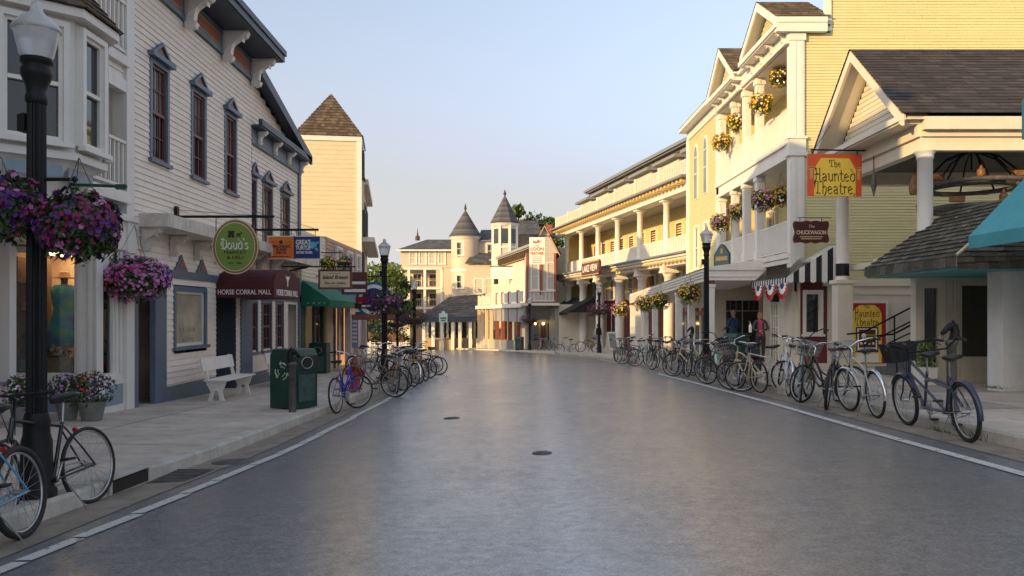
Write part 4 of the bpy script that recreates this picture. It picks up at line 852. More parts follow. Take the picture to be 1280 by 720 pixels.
# steps with black handrails
q = thing('shop_steps', 'dark grey steps with black iron handrails climbing between the poster and the shingled shop', 'steps', (9.25,18.6,.12))
b = MB()
for i in range(5): b.box(i*.29,2.6,-.0,1.7,i*.165-.02,(i+1)*.165)
b.build('treads', mat('grey_step',(.11,.11,.11),.8,.2,4,bump=.3), q, .01)
for yy, nm in ((-.02,'near'),(1.6,'far')):
    b = MB(); b.tube([(-.75,yy,.98),(-.35,yy,1.02),(2.4,yy,2.45)],.022,8); b.tube([(-.25,yy,.0),(-.32,yy,.70),(2.4,yy,2.08)],.02,8); b.tube([(.45,yy,.1),(.45,yy,1.42)],.02,6); b.tube([(1.5,yy,.7),(1.5,yy,1.95)],.02,6); b.tube([(.3,yy,.75),(2.4,yy,1.75)],.018,6); b.build('handrail', blk, q)

# ---- theatre shop with the gabled upper porch: facade X 8.5, Y 21.1 (local 0) .. 16.55 (4.6)
YF = 21.1
t = RB('theatre_shop', 'theatre shop with a charcoal gabled roof over an open upper porch', 'shop', YF)
g0, g1, ze, zp, ov = -.1, 4.55, 5.62, 7.60, .45; xm = (g0+g1)/2; sl = (zp-ze)/(xm-g0)
b = MB(); siding(b,g0+.2,g1-.2,ze+.12,zp-.1,lap=.12,y=.12,clip=lambda z:(g0+(z-ze)/sl,g1-(z-ze)/sl)); b.build('gable', cream, t)
b = MB()
for s_ in (-1,1):
    xe = g0-.15 if s_ < 0 else g1+.15; zz = ze-.15*sl
    b.prism([(xe,zz-.0),(xm,zp-.0),(xm,zp+.24),(xe,zz+.24)],'y',-ov-.04,-ov+.03)
    b.add([(xe,-ov,zz+.13),(xm,-ov,zp+.13),(xm,.14,zp+.13),(xe,.14,zz+.13)],[(0,1,2,3)])
b.build('rake_board', cream, t)
b = MB(); b.box(g0,g1,-ov,.14,ze-.06,ze+.04); b.box(g0-.1,g1+.14,-ov-.05,-ov+.06,ze-.02,ze+.10); b.build('pediment_cornice', cream, t)
b = MB(); shingles(b,(g1+.18,-ov-.06,ze-.18*sl+.28),(g1+.18,9.5,ze-.18*sl+.28),(xm,9.5,zp+.28),(xm,-ov-.06,zp+.28),22,.30,.018); shingles(b,(g0-.18,9.5,ze-.18*sl+.28),(g0-.18,-ov-.06,ze-.18*sl+.28),(xm,-ov-.06,zp+.28),(xm,9.5,zp+.28),22,.30,.018); b.build('roof', SHG, t)
b = MB(); b.box(g1-.02,g1+.16,.0,9.5,ze-.20,ze+.06); b.box(g1-.2,g1+.02,.012,9.5,5.30,ze-.2); b.box(g1-.24,g1-.04,.012,9.5,5.02,5.296); b.box(g0,g1-.25,.02,.24,5.02,5.60); b.box(g0,g1-.02,-.06,.010,5.30,5.58); b.box(g0,g0+.2,.24,9.5,5.02,5.6); b.build('entablature', cream, t)
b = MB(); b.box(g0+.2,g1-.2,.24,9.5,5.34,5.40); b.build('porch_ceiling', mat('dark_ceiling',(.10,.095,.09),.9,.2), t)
for x in (g1-.17,):
    b = MB(); b.lathe([(.175,2.9),(.175,3.0),(.155,3.05),(.15,4.85),(.17,4.86),(.17,4.92),(.155,4.93),(.20,4.98),(.22,5.02)],24,(x,.17,0)); b.build('column', whitec, t)
b = MB(); b.box(g0,g1,.42,9.5,2.75,2.9); b.box(g1-2.2,g1,.0,.42,2.75,2.9); b.box(g0,g1,.02,.1,-.2,2.75) if False else None; b.build('porch_floor', cream, t)
b = MB(); b.tf = lambda u,d,z:(g1-d,u,z)
b.box(-.12,.06,-.02,.2,-.1,2.75); b.box(.35,.42,-.02,.1,-.1,2.75); b.box(.42,.78,-.03,.1,-.1,2.75)
for i in range(5): b.box(.44+i*.07,.48+i*.07,-.05,-.03,.1,2.3)
b.box(.06,.35,.0,.1,-.1,.5); b.box(.06,.35,0,.1,2.15,2.75); b.box(.78,1.75,0,.1,-.1,.72); b.box(.78,1.75,0,.1,2.2,2.75); b.box(1.66,1.75,-.02,.1,.7,2.2); b.box(.76,.84,-.02,.1,.7,2.2)
for i in range(12): b.box(.86+i*.068,.865+i*.068+.03,-.012,0,.02,.6)
b.build('shopfront', cream, t)
b = MB(lambda u,d,z:(g1-d,u,z)); b.box(.06,.35,.06,.065,.5,2.15); b.box(.84,1.66,.06,.065,.72,2.2); b.build('pane', cglass, t)
b = MB(); b.box(g0,g1-.9,3.3,3.36,-.2,2.75); b.build('shop_wall', cream, t)
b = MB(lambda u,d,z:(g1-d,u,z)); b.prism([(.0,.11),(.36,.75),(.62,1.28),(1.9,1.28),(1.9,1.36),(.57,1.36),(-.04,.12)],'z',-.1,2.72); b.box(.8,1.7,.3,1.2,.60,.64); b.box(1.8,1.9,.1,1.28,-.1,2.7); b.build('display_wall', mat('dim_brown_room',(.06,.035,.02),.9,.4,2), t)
b = MB(); b.tf = lambda u,d,z:(g1+2.55-d,u,z); b.box(.12,.55,0,.45,-.1,2.62); b.build('pier', plaster, t, .01)
b = MB(); b.box(g1+.1,g1+2.55,.44,.5,-.2,.2) if False else b.box(g1,g1+2.6,1.75,1.85,-.2,2.8); b.build('side_wall', cream, t)
# shingled pent roof: eave X 7.43, Y 16.65 .. 13.3
b = MB(); x0, x1 = 4.45, 7.8
shingles(b,(x0-.1,-1.07,2.56),(x1,-1.07,2.56),(x1-.75,.65,3.75),(x0-.1,.65,3.75),13,.22,.03)
shingles(b,(x1,-1.07,2.56),(x1,.62,2.56),(x1-.75,.65,3.75),(x1-.75,.65,3.75),13,.22,.03)
shingles(b,(x0-.1,-1.075,2.40),(x1+.01,-1.075,2.40),(x1,-1.075,2.57),(x0-.1,-1.075,2.57),1,.18,.02); shingles(b,(x1+.01,-1.08,2.36),(x1+.01,.5,2.36),(x1,.5,2.70),(x1,-1.08,2.57),2,.16,.02)
b.build('pent_roof', SHM, t)
b = MB(); b.box(x0-.1,x1-.01,-1.05,1.75,2.36,2.40); b.build('soffit', tealp, t)
b = MB(); b.tube([(x1+.01,-1.08,2.60),(x1-.35,-.25,3.16)],.022,6); b.build('hip_flashing', parch, t)
# hanging stage machinery in the porch
h = thing('iron_chandelier', 'big black iron hanging wheel with amber lanterns in the theatre porch', 'chandelier', (10.5,18.2,3.6))
b = MB(); b.tube([(0,0,2.2),(0,0,1.3)],.02,6)
for i in range(10):
    a0 = 2*math.pi*i/10; b.tube([(0,0,1.75),(.55*math.cos(a0),.55*math.sin(a0),1.55),(1.15*math.cos(a0),1.15*math.sin(a0),.95)],.022,5)
b.build('hanger', blk, h)
for (z, r) in ((.92,1.2),(.40,.95)):
    b = MB(); b.tube([(r*math.cos(a0*.2618),r*math.sin(a0*.2618),z) for a0 in range(24)],.055,6,closed=True); b.tube([(r*.7*math.cos(a0*.2618),r*.7*math.sin(a0*.2618),z-.04) for a0 in range(24)],.05,6,closed=True)
    for i in range(8): a0 = i*.785; b.box(r*.85*math.cos(a0)-.1,r*.85*math.cos(a0)+.1,r*.85*math.sin(a0)-.1,r*.85*math.sin(a0)+.1,z-.07,z+.02)
    b.build('wheel_ring', iron, h)
amber = mat('amber_lacquer', (.20,.09,.03), .5, .5, 9, bump=.3)
for i, (an, z) in enumerate(((200,.98),(250,.98),(300,.98),(340,.98),(225,.44),(275,.44),(320,.44))):
    x, y = 1.05*math.cos(rad(an)), 1.05*math.sin(rad(an)); b = MB(); b.lathe([(.07,.0),(.085,.02),(.09,.10),(.08,.16),(.035,.18),(.02,.26)],9,(x,y,z)) if i % 2 else b.box(x-.15,x+.15,y-.07,y+.07,z+.02,z+.15); b.build('lantern', amber, h, .02)
for i in range(3):
    q = thing('hanging_ornament', ['amber vase ornament hanging left of the theatre porch column','dark spindle ornament hanging at the far left of the theatre porch','dark spindle ornament hanging at the right of the theatre porch'][i], 'ornament', [(8.75,17.3,4.15),(8.45,18.6,4.45),(12.6,17.4,3.6)][i], group='ornaments hanging in the theatre porch')
    b = MB(); b.tube([(0,0,.5),(0,0,[1.2,.95,1.75][i])],.012,5); b.build('chain', blk, q); b = MB()
    if i == 0: b.lathe([(.10,.05),(.13,.2),(.06,.42),(.09,.5)],10); b.lathe([(.12,-.35),(.14,-.2),(.07,-.02),(.02,.05)],10,(.12,-.1,0))
    else: b.lathe([(.01,-.1),(.07,.15),(.05,.35),(.01,.5)],8)
    b.build('body', amber if i == 0 else iron, q)
# ---- teal awning shop at the right edge
t = RB('corner_shop', 'white shop at the right edge with a bright teal canvas awning', 'shop', 13.2)
b = MB(); b.box(.3,7,.4,.5,-.2,5.0); b.box(.3,.36,.4,5,-.2,5); b.box(.3,7,.1,.5,4.2,4.5); b.box(.3,.6,.05,.4,-.2,4.2); b.build('wall', plaster, t)
window(t,1.2,.6,1.6,1.9,cream,white,glass,cols=1,rows=1,mid=False,y=.3); window(t,3.6,.6,1.6,1.9,cream,white,glass,cols=1,rows=1,mid=False,y=.3)
b = MB(); nx, ny = 40, 14; vs = []
for j in range(ny+1):
    for i in range(nx+1):
        u, v = i/nx, j/ny; x = .55+4.45*u; sag = -.05*math.sin(math.pi*v)*(1-.55*abs(math.cos(x*2.09)))+.012*math.sin(x*9+v*5)*math.sin(math.pi*v)
        vs.append((x, .4-1.65*v, 4.55-1.71*v+sag*min(1,u*8+.15)))
b.add(vs, [(j*(nx+1)+i, j*(nx+1)+i+1, (j+1)*(nx+1)+i+1, (j+1)*(nx+1)+i) for j in range(ny) for i in range(nx)], 0, True); b.add([(.55,.4,4.55),(.55,-1.25,2.84),(.55,-1.25,2.64),(.55,.4,2.86)],[(0,1,2,3)]); b.add([(.55,-1.25,2.84),(5,-1.25,2.84),(5,-1.25,2.64),(.55,-1.25,2.64)],[(0,1,2,3)]); b.build('awning', tealc, t)
b = MB(); b.tube([(.6,-1.22,2.72),(.6,.4,2.95)],.02,6); b.tube([(.6,-1.22,2.72),(5,-1.22,2.72)],.02,6); b.build('awning_frame', iron, t)
q = thing('projecting_sign', 'white sign board with teal edges and red script at the right edge of the photo', 'sign', (7.62,11.2,4.35)); b = MB(); b.box(-.42,.6,-.05,.05,-.28,.28); b.build('board', tealp, q); b = MB(); b.box(-.38,.6,-.058,-.05,-.25,.25); b.build('face', swhite, q)
b = MB(); b.tube([(-.15+.13*math.cos(a0*.45+1),-.064,.0+.16*math.sin(a0*.45+1)) for a0 in range(11)],.02,6); b.build('lettering', signr, q); b = MB(); b.lathe([(.0,.30),(.05,.33),(.06,.38),(.02,.44)],10,(-.28,0,.02)); b.tube([(-.28,0,.36),(1.3,0,.36)],.02,6); b.build('bracket', cream, q)

# ================================================================ columned hotel
t = thing('columned_hotel', 'long yellow hotel with two tiers of white columns, balustrades and a brown mansard roof', 'hotel', (4.0,68.7,0), -78.52)
HL = 27.6; cols = [1.5,5.8,10.1,14.5,18.8,23.1,27.2]; D = 2.6
b = MB(); siding(b,0,HL,4.9,8.4,lap=.16,y=D); b.box(0,HL,D+.03,12,-2,9.3); b.box(0,HL,D,D+.03,2.6,4.9); b.box(-.0,.1,D,12,-2,9.3); b.box(-.12,-.02,.9,D,-2,8.55); b.build('wall', yelh, t)
b = MB(); b.box(0,HL,D-.05,D,-2,2.7); b.build('lower_wall', mat('hotel_maroon_wall',(.13,.03,.025),.6,.15), t)
for x in cols:
    b = MB(); zb = -1.15+.0135*x; b.box(x-.42,x+.42,.08,.92,zb-.4,zb+.12); b.lathe([(.38,zb+.12),(.38,zb+.2),(.31,zb+.3),(.31,zb+.6),(.30,2.6),(.265,3.75),(.30,3.76),(.30,3.84),(.36,3.92),(.40,4.0)],20,(x,.5,0)); b.box(x-.44,x+.44,.06,.94,4.0,4.12); b.box(x-.28,x+.28,.05,.9,4.12,4.62); b.build('column', whitec, t)
    b = MB(); b.lathe([(.24,4.95),(.24,5.1),(.195,5.15),(.17,7.95),(.21,7.97),(.25,8.1)],18,(x,.35,0)); b.box(x-.32,x+.32,.03,.67,8.1,8.22); b.build('column', whitec, t)
b = MB(); b.box(-.3,HL,-.35,D,4.72,4.86); b.box(-.3,HL,-.2,D,4.60,4.72); b.build('balcony_floor', whitec, t)
b = MB(); b.box(-.4,HL,-.55,-.1,4.86,4.95); b.box(-.5,HL,-.7,-.1,8.80,8.92); b.build('eave_edge', grayroof, t)
b = MB()
for i in range(int(HL/.55)): b.box(i*.55,i*.55+.2,-.32,.1,4.50,4.60); b.box(i*.55,i*.55+.22,-.5,.1,8.60,8.79)
b.build('dentils', yelb, t)
b = MB(); b.box(-.2,HL,-.02,.7,8.22,8.6); b.box(-.25,HL,-.08,.0,8.22,8.30); b.box(-.2,HL,.1,.8,4.35,4.5); b.build('entablature', whitec, t)
b = MB(); b.box(-.1,HL,.0,D,8.3,8.36); b.build('porch_ceiling', greyp, t); b = MB(); b.box(-.1,HL,.0,D,8.61,8.8); b.build('entablature', yelb, t)
cc = [0]+cols
for a_, c_ in zip(cc[:-1], cc[1:]): b = MB(); railing(b,(a_+.25,.35,4.9),(c_-.25,.35,4.9),1.05,step=.22,bal=.10); b.build('balcony_railing', whitec, t)
for k in range(7):
    x0 = k*3.9; b = MB(); railing(b,(x0+.15,-.1,8.92),(x0+3.75,-.1,8.92),.95,step=.24,bal=.12); b.box(x0-.15,x0+.15,-.25,.1,8.92,10.0); b.build('roof_railing', cream, t)
for x in [2.2+i*2.15 for i in range(12)]:
    window(t,x,5.4,.95,1.9,whitec,sash,glass,y=D-.08,cols=1); window(t,x,2.75,.9,1.5,whitec,white,glassb,y=D-.13,cols=1); 
for x in (2.6,7,11.5,20): window(t,x,-.9,2.0,2.7,white,rednt,glass,y=D-.13,cols=3,rows=3,mid=False)
M1 = 1.6
b = MB(); shingles(b,(0.2,M1,8.9),(HL,M1,8.9),(HL,M1+.9,11.9),(1.0,M1+.9,11.9),14,.35); shingles(b,(.2,10,8.9),(.2,M1,8.9),(1.0,M1+.9,11.9),(1.0,10,11.9),10,.4); b.build('mansard', SHB, t)
b = MB(); b.box(.8,HL,M1+.6,10,11.9,12.1); b.box(.7,HL,M1+.45,M1+.65,12.0,12.2); b.build('roof_edge', grayroof, t)
for k in range(6):
    x0 = 1.6+k*4.4; b = MB(); b.box(x0,x0+3.0,M1-.1,M1+1,9.2,10.9); dm = b.build('dormer', cream, t)
    b = MB(); b.box(x0-.3,x0+3.3,M1-.5,M1+1,10.9,11.08); b.build('dormer_roof', grayroof, dm)
    for j in range(3): b = MB(); b.box(x0+.35+j*.85,x0+.95+j*.85,M1-.13,M1-.1,9.75,10.6); b.build('pane', glass, dm)
for (x0, w) in ((.3,3.6),(4.2,3.8)):
    b = MB(); b.add([(x0,.9,3.0),(x0+w,.9,3.0),(x0+w,-1.4,1.75),(x0,-1.4,1.75)],[(0,1,2,3)]); b.add([(x0,.9,3.0),(x0,-1.4,1.75),(x0,.9,1.75)],[(0,1,2)]); b.add([(x0+w,.9,3.0),(x0+w,-1.4,1.75),(x0+w,.9,1.75)],[(0,1,2)]); b.add([(x0,-1.4,1.75),(x0+w,-1.4,1.75),(x0+w,-1.4,1.55),(x0,-1.4,1.55)],[(0,1,2,3)]); b.build('awning', blackc, t)
b = MB(); b.box(12.2,13.9,D-.14,D-.05,.3,1.6); b.build('notice_board', parch, t)
b = MB(); b.box(12.3,15.4,D-.3,D-.1,2.6,4.3); b.build('transom_panel', mat('orange_wood_panel',(.55,.25,.08),.6,.1), t)
q = thing('hotel_sign', 'dark rectangular hotel sign with light lettering on the columned balcony edge', 'sign', (5.95,55.4,4.75), -78.52)
b = MB(); b.prism([(-1.9,-.45),(1.9,-.45),(2.1,-.25),(2.1,.35),(1.9,.55),(-1.9,.55),(-2.1,.35),(-2.1,-.25)],'y',-.55,-.40); b.build('board', umber, q); b = MB(); b.box(-2.0,2.0,-.56,-.552,-.42,-.36); b.box(-2.0,2.0,-.56,-.552,.46,.52); b.build('border', gold, q); text(q,'LAKE VIEW',.66,(0,-.57,.04),swhite,bold=.01,sx=1.05)
# ================================================================ far end of the street
# ---- yellow and red porch building
t = thing('porch_building', 'cream building with bracketed cornice behind a porch of yellow and red posts', 'building', (-3.5,84,0), -78.5)
b = MB(); siding(b,-8,14,2.4,7.3,lap=.2,out=.03,y=2.8); b.box(-8,22,2.85,9,-3,2.4); b.box(-8,14,2.83,9,2.4,7.6); b.build('wall', cream, t)
b = MB(); b.box(-8.3,14.3,2.2,2.9,7.62,7.85); b.box(-8.3,14.3,2.35,2.9,7.50,7.62); b.build('cornice', greyp, t)
b = MB()
for i in range(24): b.box(-8+i*.93,-7.8+i*.93,2.3,2.8,6.9,7.5)
b.box(-8,14,2.74,2.8,6.75,6.85); b.build('cornice_bracket_row', sh1, t); b = MB(); b.box(-8,14,2.72,2.79,6.86,7.5); b.build('frieze', yelb, t)
for i in range(6): window(t,-5.5+i*3.1,3.4,.9,2.0,whitec,white,glass,y=2.72)
b = MB(); b.box(-.3,22.5,-.25,2.8,2.3,2.5); b.box(-.3,22.5,-.35,-.25,2.15,2.5); b.build('porch_deck', white, t)
SX = [.3,2.6,5.0,7.6]; RX = [10.8,13.6,16.6,20.2]
for i, x in enumerate(SX+RX):
    m = mat_y if False else (parch if i < 4 else redpan)
    zb = -1.95+.022*x; b = MB(); b.box(x-.15,x+.15,-.15,.15,zb+1.0,2.15); b.box(x-.10,x+.10,-.15,.08,2.5,3.55); o = b.build('post', m, t); o['label'] = 'yellow porch post' if i < 4 else 'red porch post'
    b = MB(); b.box(x-.28,x+.28,-.28,.28,zb-.3,zb+1.0); b.build('post_base', cream if i < 4 else greyp, o)
al = SX+RX+[22.3]
for a_, c_ in zip(al[:-1], al[1:]): b = MB(); railing(b,(a_+.15,-.06,2.5),(c_-.15,-.06,2.5),.95,step=.25,bal=.09); b.build('balcony_railing', whitec, t)
b = MB(); b.box(9.6,22.4,-.12,.1,1.0,2.15); b.build('grey_fascia', greyp, t)
b = MB(); b.box(0,22,2.6,2.8,-2.5,2.1); b.build('lower_wall', greyp, t)
for x in (.8,3.4,6.2,11.6,14.6,17.6): b = MB(); b.box(x,x+1.5,2.54,2.6,-1.0,1.7); b.build('pane', glass, t)
for x in (10.6,13.4,16.4): b = MB(); b.box(x+1.0,x+1.6,2.4,2.5,-1.2,1.4); b.build('green_panel', mat('lime_panel_%d'%x,(.28,.40,.16),.6,.1), t)
# ---- grey and red gabled building
t = thing('gabled_shop', 'grey and brick red gabled shop beside the columned hotel', 'shop', (1.15,65,0))
W_ = 2.45
b = MB(); siding(b,0,W_,2.6,6.6,lap=.2,out=.03); b.box(0,W_,.05,8,-1.5,6.6); siding(b,.3,W_+.3,6.6,8.7,lap=.2,out=.03,clip=lambda z:(.3+(z-6.6)*.52,W_+.2-(z-6.6)*.52)); b.build('wall', mat('pale_grey_siding',(.46,.43,.41),.6,.06,2), t)
b = MB(); b.box(0,.18,-.1,.1,2.5,6.6); b.box(W_-.18,W_,-.1,.1,2.5,6.6); b.box(W_/2-.1,W_/2+.1,-.1,.05,3.2,6.6); b.box(-.1,W_,-.12,.0,2.45,2.62);  b.box(W_-.2,W_+.1,-.15,.0,-1.3,2.5); b.build('red_trim', redpan, t)
for x in (.45,1.75): window(t,x,3.6,.55,2.2,whitec,white,glass,y=-.05,tw=.08)
b = MB()
for sg, xa, xb in ((1,.2,1.5),(-1,W_+.3,1.5)): b.prism([(xa,6.3),(xb,8.7),(xb,8.85),(xa,6.45)],'y',-.4,-.1)
b.build('rake_board', pinkp, t)
b = MB(); b.add([(W_+.4,-.4,6.5),(W_+.4,9,6.5),(1.5,9,8.88),(1.5,-.4,8.88)],[(0,1,2,3)]); b.add([(.1,9,6.4),(.1,-.4,6.4),(1.5,-.4,8.88),(1.5,9,8.88)],[(0,1,2,3)]); b.build('roof', SHG[2], t)
b = MB(); b.box(1.9,2.4,5,5.5,7.5,9.5); b.build('chimney', redpan, t)
b = MB(); b.box(0.2,W_-.2,-.16,0,1.25,2.45); b.box(.1,W_-.1,-.3,0,1.15,1.25); b.build('fascia', greyp, t); 
b = MB(); b.box(.2,W_-.2,.0,.05,-1.4,1.2); b.build('shop_wall', mat('taupe_wall',(.22,.19,.16),.7,.15), t); b = MB(); b.box(1.2,1.6,-.04,0,-1.3,.9); b.build('door', rednt, t); b = MB(); b.box(.4,1.0,-.03,0,-.5,.9); b.box(1.75,2.3,-.03,0,-.5,.9); b.build('pane', glass, t)
text(t,'GENERAL STORE',.26,(W_/2,-.17,1.5),redpan) if False else None
bulb = mat('lit_bulb',(1,.62,.2),.5,.02,emit=6)
for x in (.75,1.4,2.1): b = MB(); b.lathe([(.02,.95),(.09,.9),(.10,.82),(.03,.76)],10,(x,-.2,0)); b.build('wall_lamp', bulb, t)
b = MB(); railing(b,(.2,-.25,2.62),(W_-.1,-.25,2.62),.9,step=.3); b.build('balcony_railing', white, t)
q = thing('hanging_sign', 'tall white hanging sign with red lettering and a bird on the gabled shop', 'sign', (1.95,62.0,5.5))
b = MB(); b.box(-.6,.6,-.05,.05,0,2.1); b.build('board', swhite, q); b = MB(); b.tube([(-.6,0,2.2),(1.6,0,2.2)],.04,6); b.tube([(-.4,0,2.1),(-.4,0,2.2)],.02,5); b.tube([(.4,0,2.1),(.4,0,2.2)],.02,5); b.build('bracket', blk, q)
b = MB(); b.poly([(-.35,-.06,1.7),(-.1,-.06,1.62),(.15,-.06,1.68),(.42,-.06,1.88),(.2,-.06,1.8),(.1,-.06,1.95),(-.05,-.06,1.75),(-.3,-.06,1.85)]); b.build('bird', signr, q)
text(q,'the',.22,(0,-.06,1.45),signr); text(q,'LOON',.36,(0,-.06,1.18),signr,bold=.01); text(q,'FEATHER',.30,(0,-.06,.84),signr,bold=.01,sx=.85)
b = MB(); b.box(-.4,.4,-.056,-.05,.60,.64); 
for z in (.44,.28,.12): b.box(-.38,.38,-.056,-.05,z,z+.07)
b.build('small_print', greyp, q)
q = thing('flat_sign', 'wide white sign hanging below the bracketed cornice of the porch building', 'sign', (-1.05,80.5,5.2)); b = MB(); b.box(-1.1,1.1,-.05,.05,0,1.15); b.build('board', swhite, q); b = MB(); b.tube([(-1.2,0,1.25),(2.2,0,1.25)],.05,6); b.build('bracket', blk, q); b = MB(); b.box(-.8,.8,-.056,-.05,.2,.3); b.box(-.6,.7,-.056,-.05,.6,.7); b.build('small_print', parch, q)
# ---- turreted hotel
H = thing('turreted_hotel', 'big cream hotel with two slate turrets and stacked porches closing the end of the street', 'hotel', (-8,92,0))
hx = lambda px, Y: (px-640)*Y/995+8                # local x of a photo column at depth Y
creamh = mat('hotel_cream_wall',(.54,.465,.37),.65,.05,2); crt = whitec
b = MB(); siding(b,hx(501,95),hx(598,95),7.2,9.2,lap=.22,out=.03,y=3); b.box(hx(501,95),hx(600,95),3.04,12,7.0,9.3); b.box(hx(501,95),hx(600,95),5.5,12,-2.4,7.0); b.box(hx(545,95),hx(600,95),3.0,5.6,-2.4,7.0); b.build('wall', creamh, H)
for px in (513,525,537,549): window(H,hx(px,95),7.6,.68,1.4,crt,white,glass,y=2.93,tw=.14)
b = MB()
for z in (7.0,4.65,2.3): b.box(hx(499,95),hx(553,95),2.9,5.6,z-.05,z+.18)
b.build('porch_floor', crt, H)
for px in (501,511,531,552): b = MB(); b.box(hx(px,95)-.15,hx(px,95)+.15,2.95,3.25,-2.4,7.0); b.build('porch_post', crt, H)
for z in (4.85,2.5): 
    b = MB(); railing(b,(hx(502,95),3.05,z),(hx(552,95),3.05,z),1.0,step=.22); b.build('porch_railing', brick, H)
    for px in (516,536): window(H,hx(px,97),z+.1,1.0,1.6,crt,white,glass,y=5.42)
b = MB(); x0, x1 = hx(497,95), hx(600,95); shingles(b,(x0,2.5,9.3),(x1,2.5,9.3),(x1,8,11.0),(x0+3.0,8,11.0),8,.5); shingles(b,(x0,12,9.3),(x0,2.5,9.3),(x0+3,8,11.0),(x0+3,12,11),8,.5); b.build('roof', SHS, H)
b = MB(); b.box(x0-.05,x1,2.4,2.6,9.12,9.3); b.build('eave', crt, H); b = MB(); b.lathe([(.3,10.9),(.28,11.4),(.12,11.5),(.03,12.2),(.01,12.5)],8,(hx(522,100),8,0)); b.build('finial', sh1, H)
# round turret
cx, cy = hx(581,92), 1.2
b = MB(); b.lathe([(1.66,-2.4),(1.66,10.65)],28,(cx,cy,0)); tr = b.build('round_turret', creamh, H)
b = MB()
R0 = 1.95
for i in range(12):
    r0, r1 = R0*(1-i/12), R0*(1-(i+1)/12)
    b.lathe([(r0+.02,10.65+i*.265),(max(.02,r1+.03),10.65+(i+1)*.265)],28,(cx,cy,0),mi=i%3,smooth=False)
b.build('turret_roof', SHS, tr); b = MB(); b.lathe([(.05,13.7),(.16,13.95),(.14,14.1),(.02,14.6)],8,(cx,cy,0)); b.build('finial', sh1, tr)
b = MB(); b.lathe([(1.72,10.35),(1.80,10.55),(1.98,10.64)],28,(cx,cy,0)); b.lathe([(1.70,6.55),(1.74,6.7),(1.68,6.85)],28,(cx,cy,0)); b.build('turret_band', crt, tr)
for z in (8.4,4.6):
    window(tr,cx-.9,z,.75,1.5,crt,white,glass,y=cy-1.66,tw=.14)
# connecting wing with stepped roofs
b = MB(); siding(b,hx(583,90),hx(617,90),2,7.3,lap=.22,out=.03,y=-2); b.box(hx(583,90),hx(650,90),-1.95,6,-2.4,7.3); b.box(hx(598,92),hx(618,92),1,8,7,10.2); b.box(hx(618,88),hx(676,88),1,8,6,11.0); b.build('wing', creamh, H)
for (px, z, w) in ((593.5,3.9,.9),(607,3.9,.9),(594,.9,.9),(607,.9,.9)): window(H,hx(px,90),z,w,1.7,crt,white,glass,y=-2.06,tw=.12)
window(H,hx(609,92),8.2,.7,1.6,crt,white,glass,y=.93)
b = MB(); shingles(b,(hx(581,90),-2.4,7.3),(hx(618,90),-2.4,7.3),(hx(618,90),1.5,9.0),(hx(590,90),1.5,9.0),8,.4); b.build('roof', SHS, H); b = MB(); shingles(b,(hx(596,92),.6,10.2),(hx(640,92),.6,10.2),(hx(640,92),4,11.8),(hx(600,92),4,11.8),6,.4); b.build('roof', SHS, H); b = MB(); shingles(b,(hx(640,88),.4,10.9),(hx(678,88),.4,10.9),(hx(676,88),5,13.0),(hx(646,88),5,13.0),9,.4); b.build('roof', SHS, H)
b = MB(); shingles(b,(hx(645,88),-2.8,6.2),(hx(676,88),-2.8,6.2),(hx(676,88),.4,10.8),(hx(645,88),.4,10.8),14,.4); b.build('mansard', SHG, H)
# octagonal turret
cx, cy = hx(631,87), -4.6
b = MB(); b.lathe([(1.42,0),(1.42,11.5)],8,(cx,cy,0),ph=rad(22.5),smooth=False); tr = b.build('octagonal_turret', creamh, H)
b = MB()
for i in range(16):
    r0, r1 = 1.72*(1-i/16), 1.72*(1-(i+1)/16); b.lathe([(r0+.02,11.5+i*.2),(max(.02,r1+.03),11.5+(i+1)*.2)],8,(cx,cy,0),mi=i%3,ph=rad(22.5),smooth=False)
b.build('turret_roof', SHS, tr); b = MB(); b.lathe([(.05,14.6),(.18,14.8),(.12,15.0),(.02,15.3)],8,(cx,cy,0)); b.build('finial', sh1, tr)
b = MB()
for k in range(8): a0 = rad(22.5+45*k); b.box(cx+1.42*math.cos(a0)-.13,cx+1.42*math.cos(a0)+.13,cy+1.42*math.sin(a0)-.13,cy+1.42*math.sin(a0)+.13,0,11.4)
b.lathe([(1.50,8.8),(1.54,8.9),(1.5,9.0)],8,(cx,cy,0),ph=rad(22.5)); b.lathe([(1.50,11.2),(1.72,11.45),(1.75,11.5)],8,(cx,cy,0),ph=rad(22.5)); b.lathe([(1.5,6.6),(1.54,6.7),(1.5,6.8)],8,(cx,cy,0),ph=rad(22.5)); b.build('turret_trim', crt, tr)
for k in range(8):
    a0 = rad(45*k); ux, uy = -math.sin(a0), math.cos(a0)
    for z in (9.3,4.9):
        b = MB(); c0 = Vector((cx+1.335*math.cos(a0), cy+1.335*math.sin(a0), 0)); u = Vector((ux,uy,0))*.36
        b.poly([c0-u+Vector((0,0,z)), c0+u+Vector((0,0,z)), c0+u+Vector((0,0,z+1.6)), c0-u+Vector((0,0,z+1.6))]); b.build('pane', glass, tr)
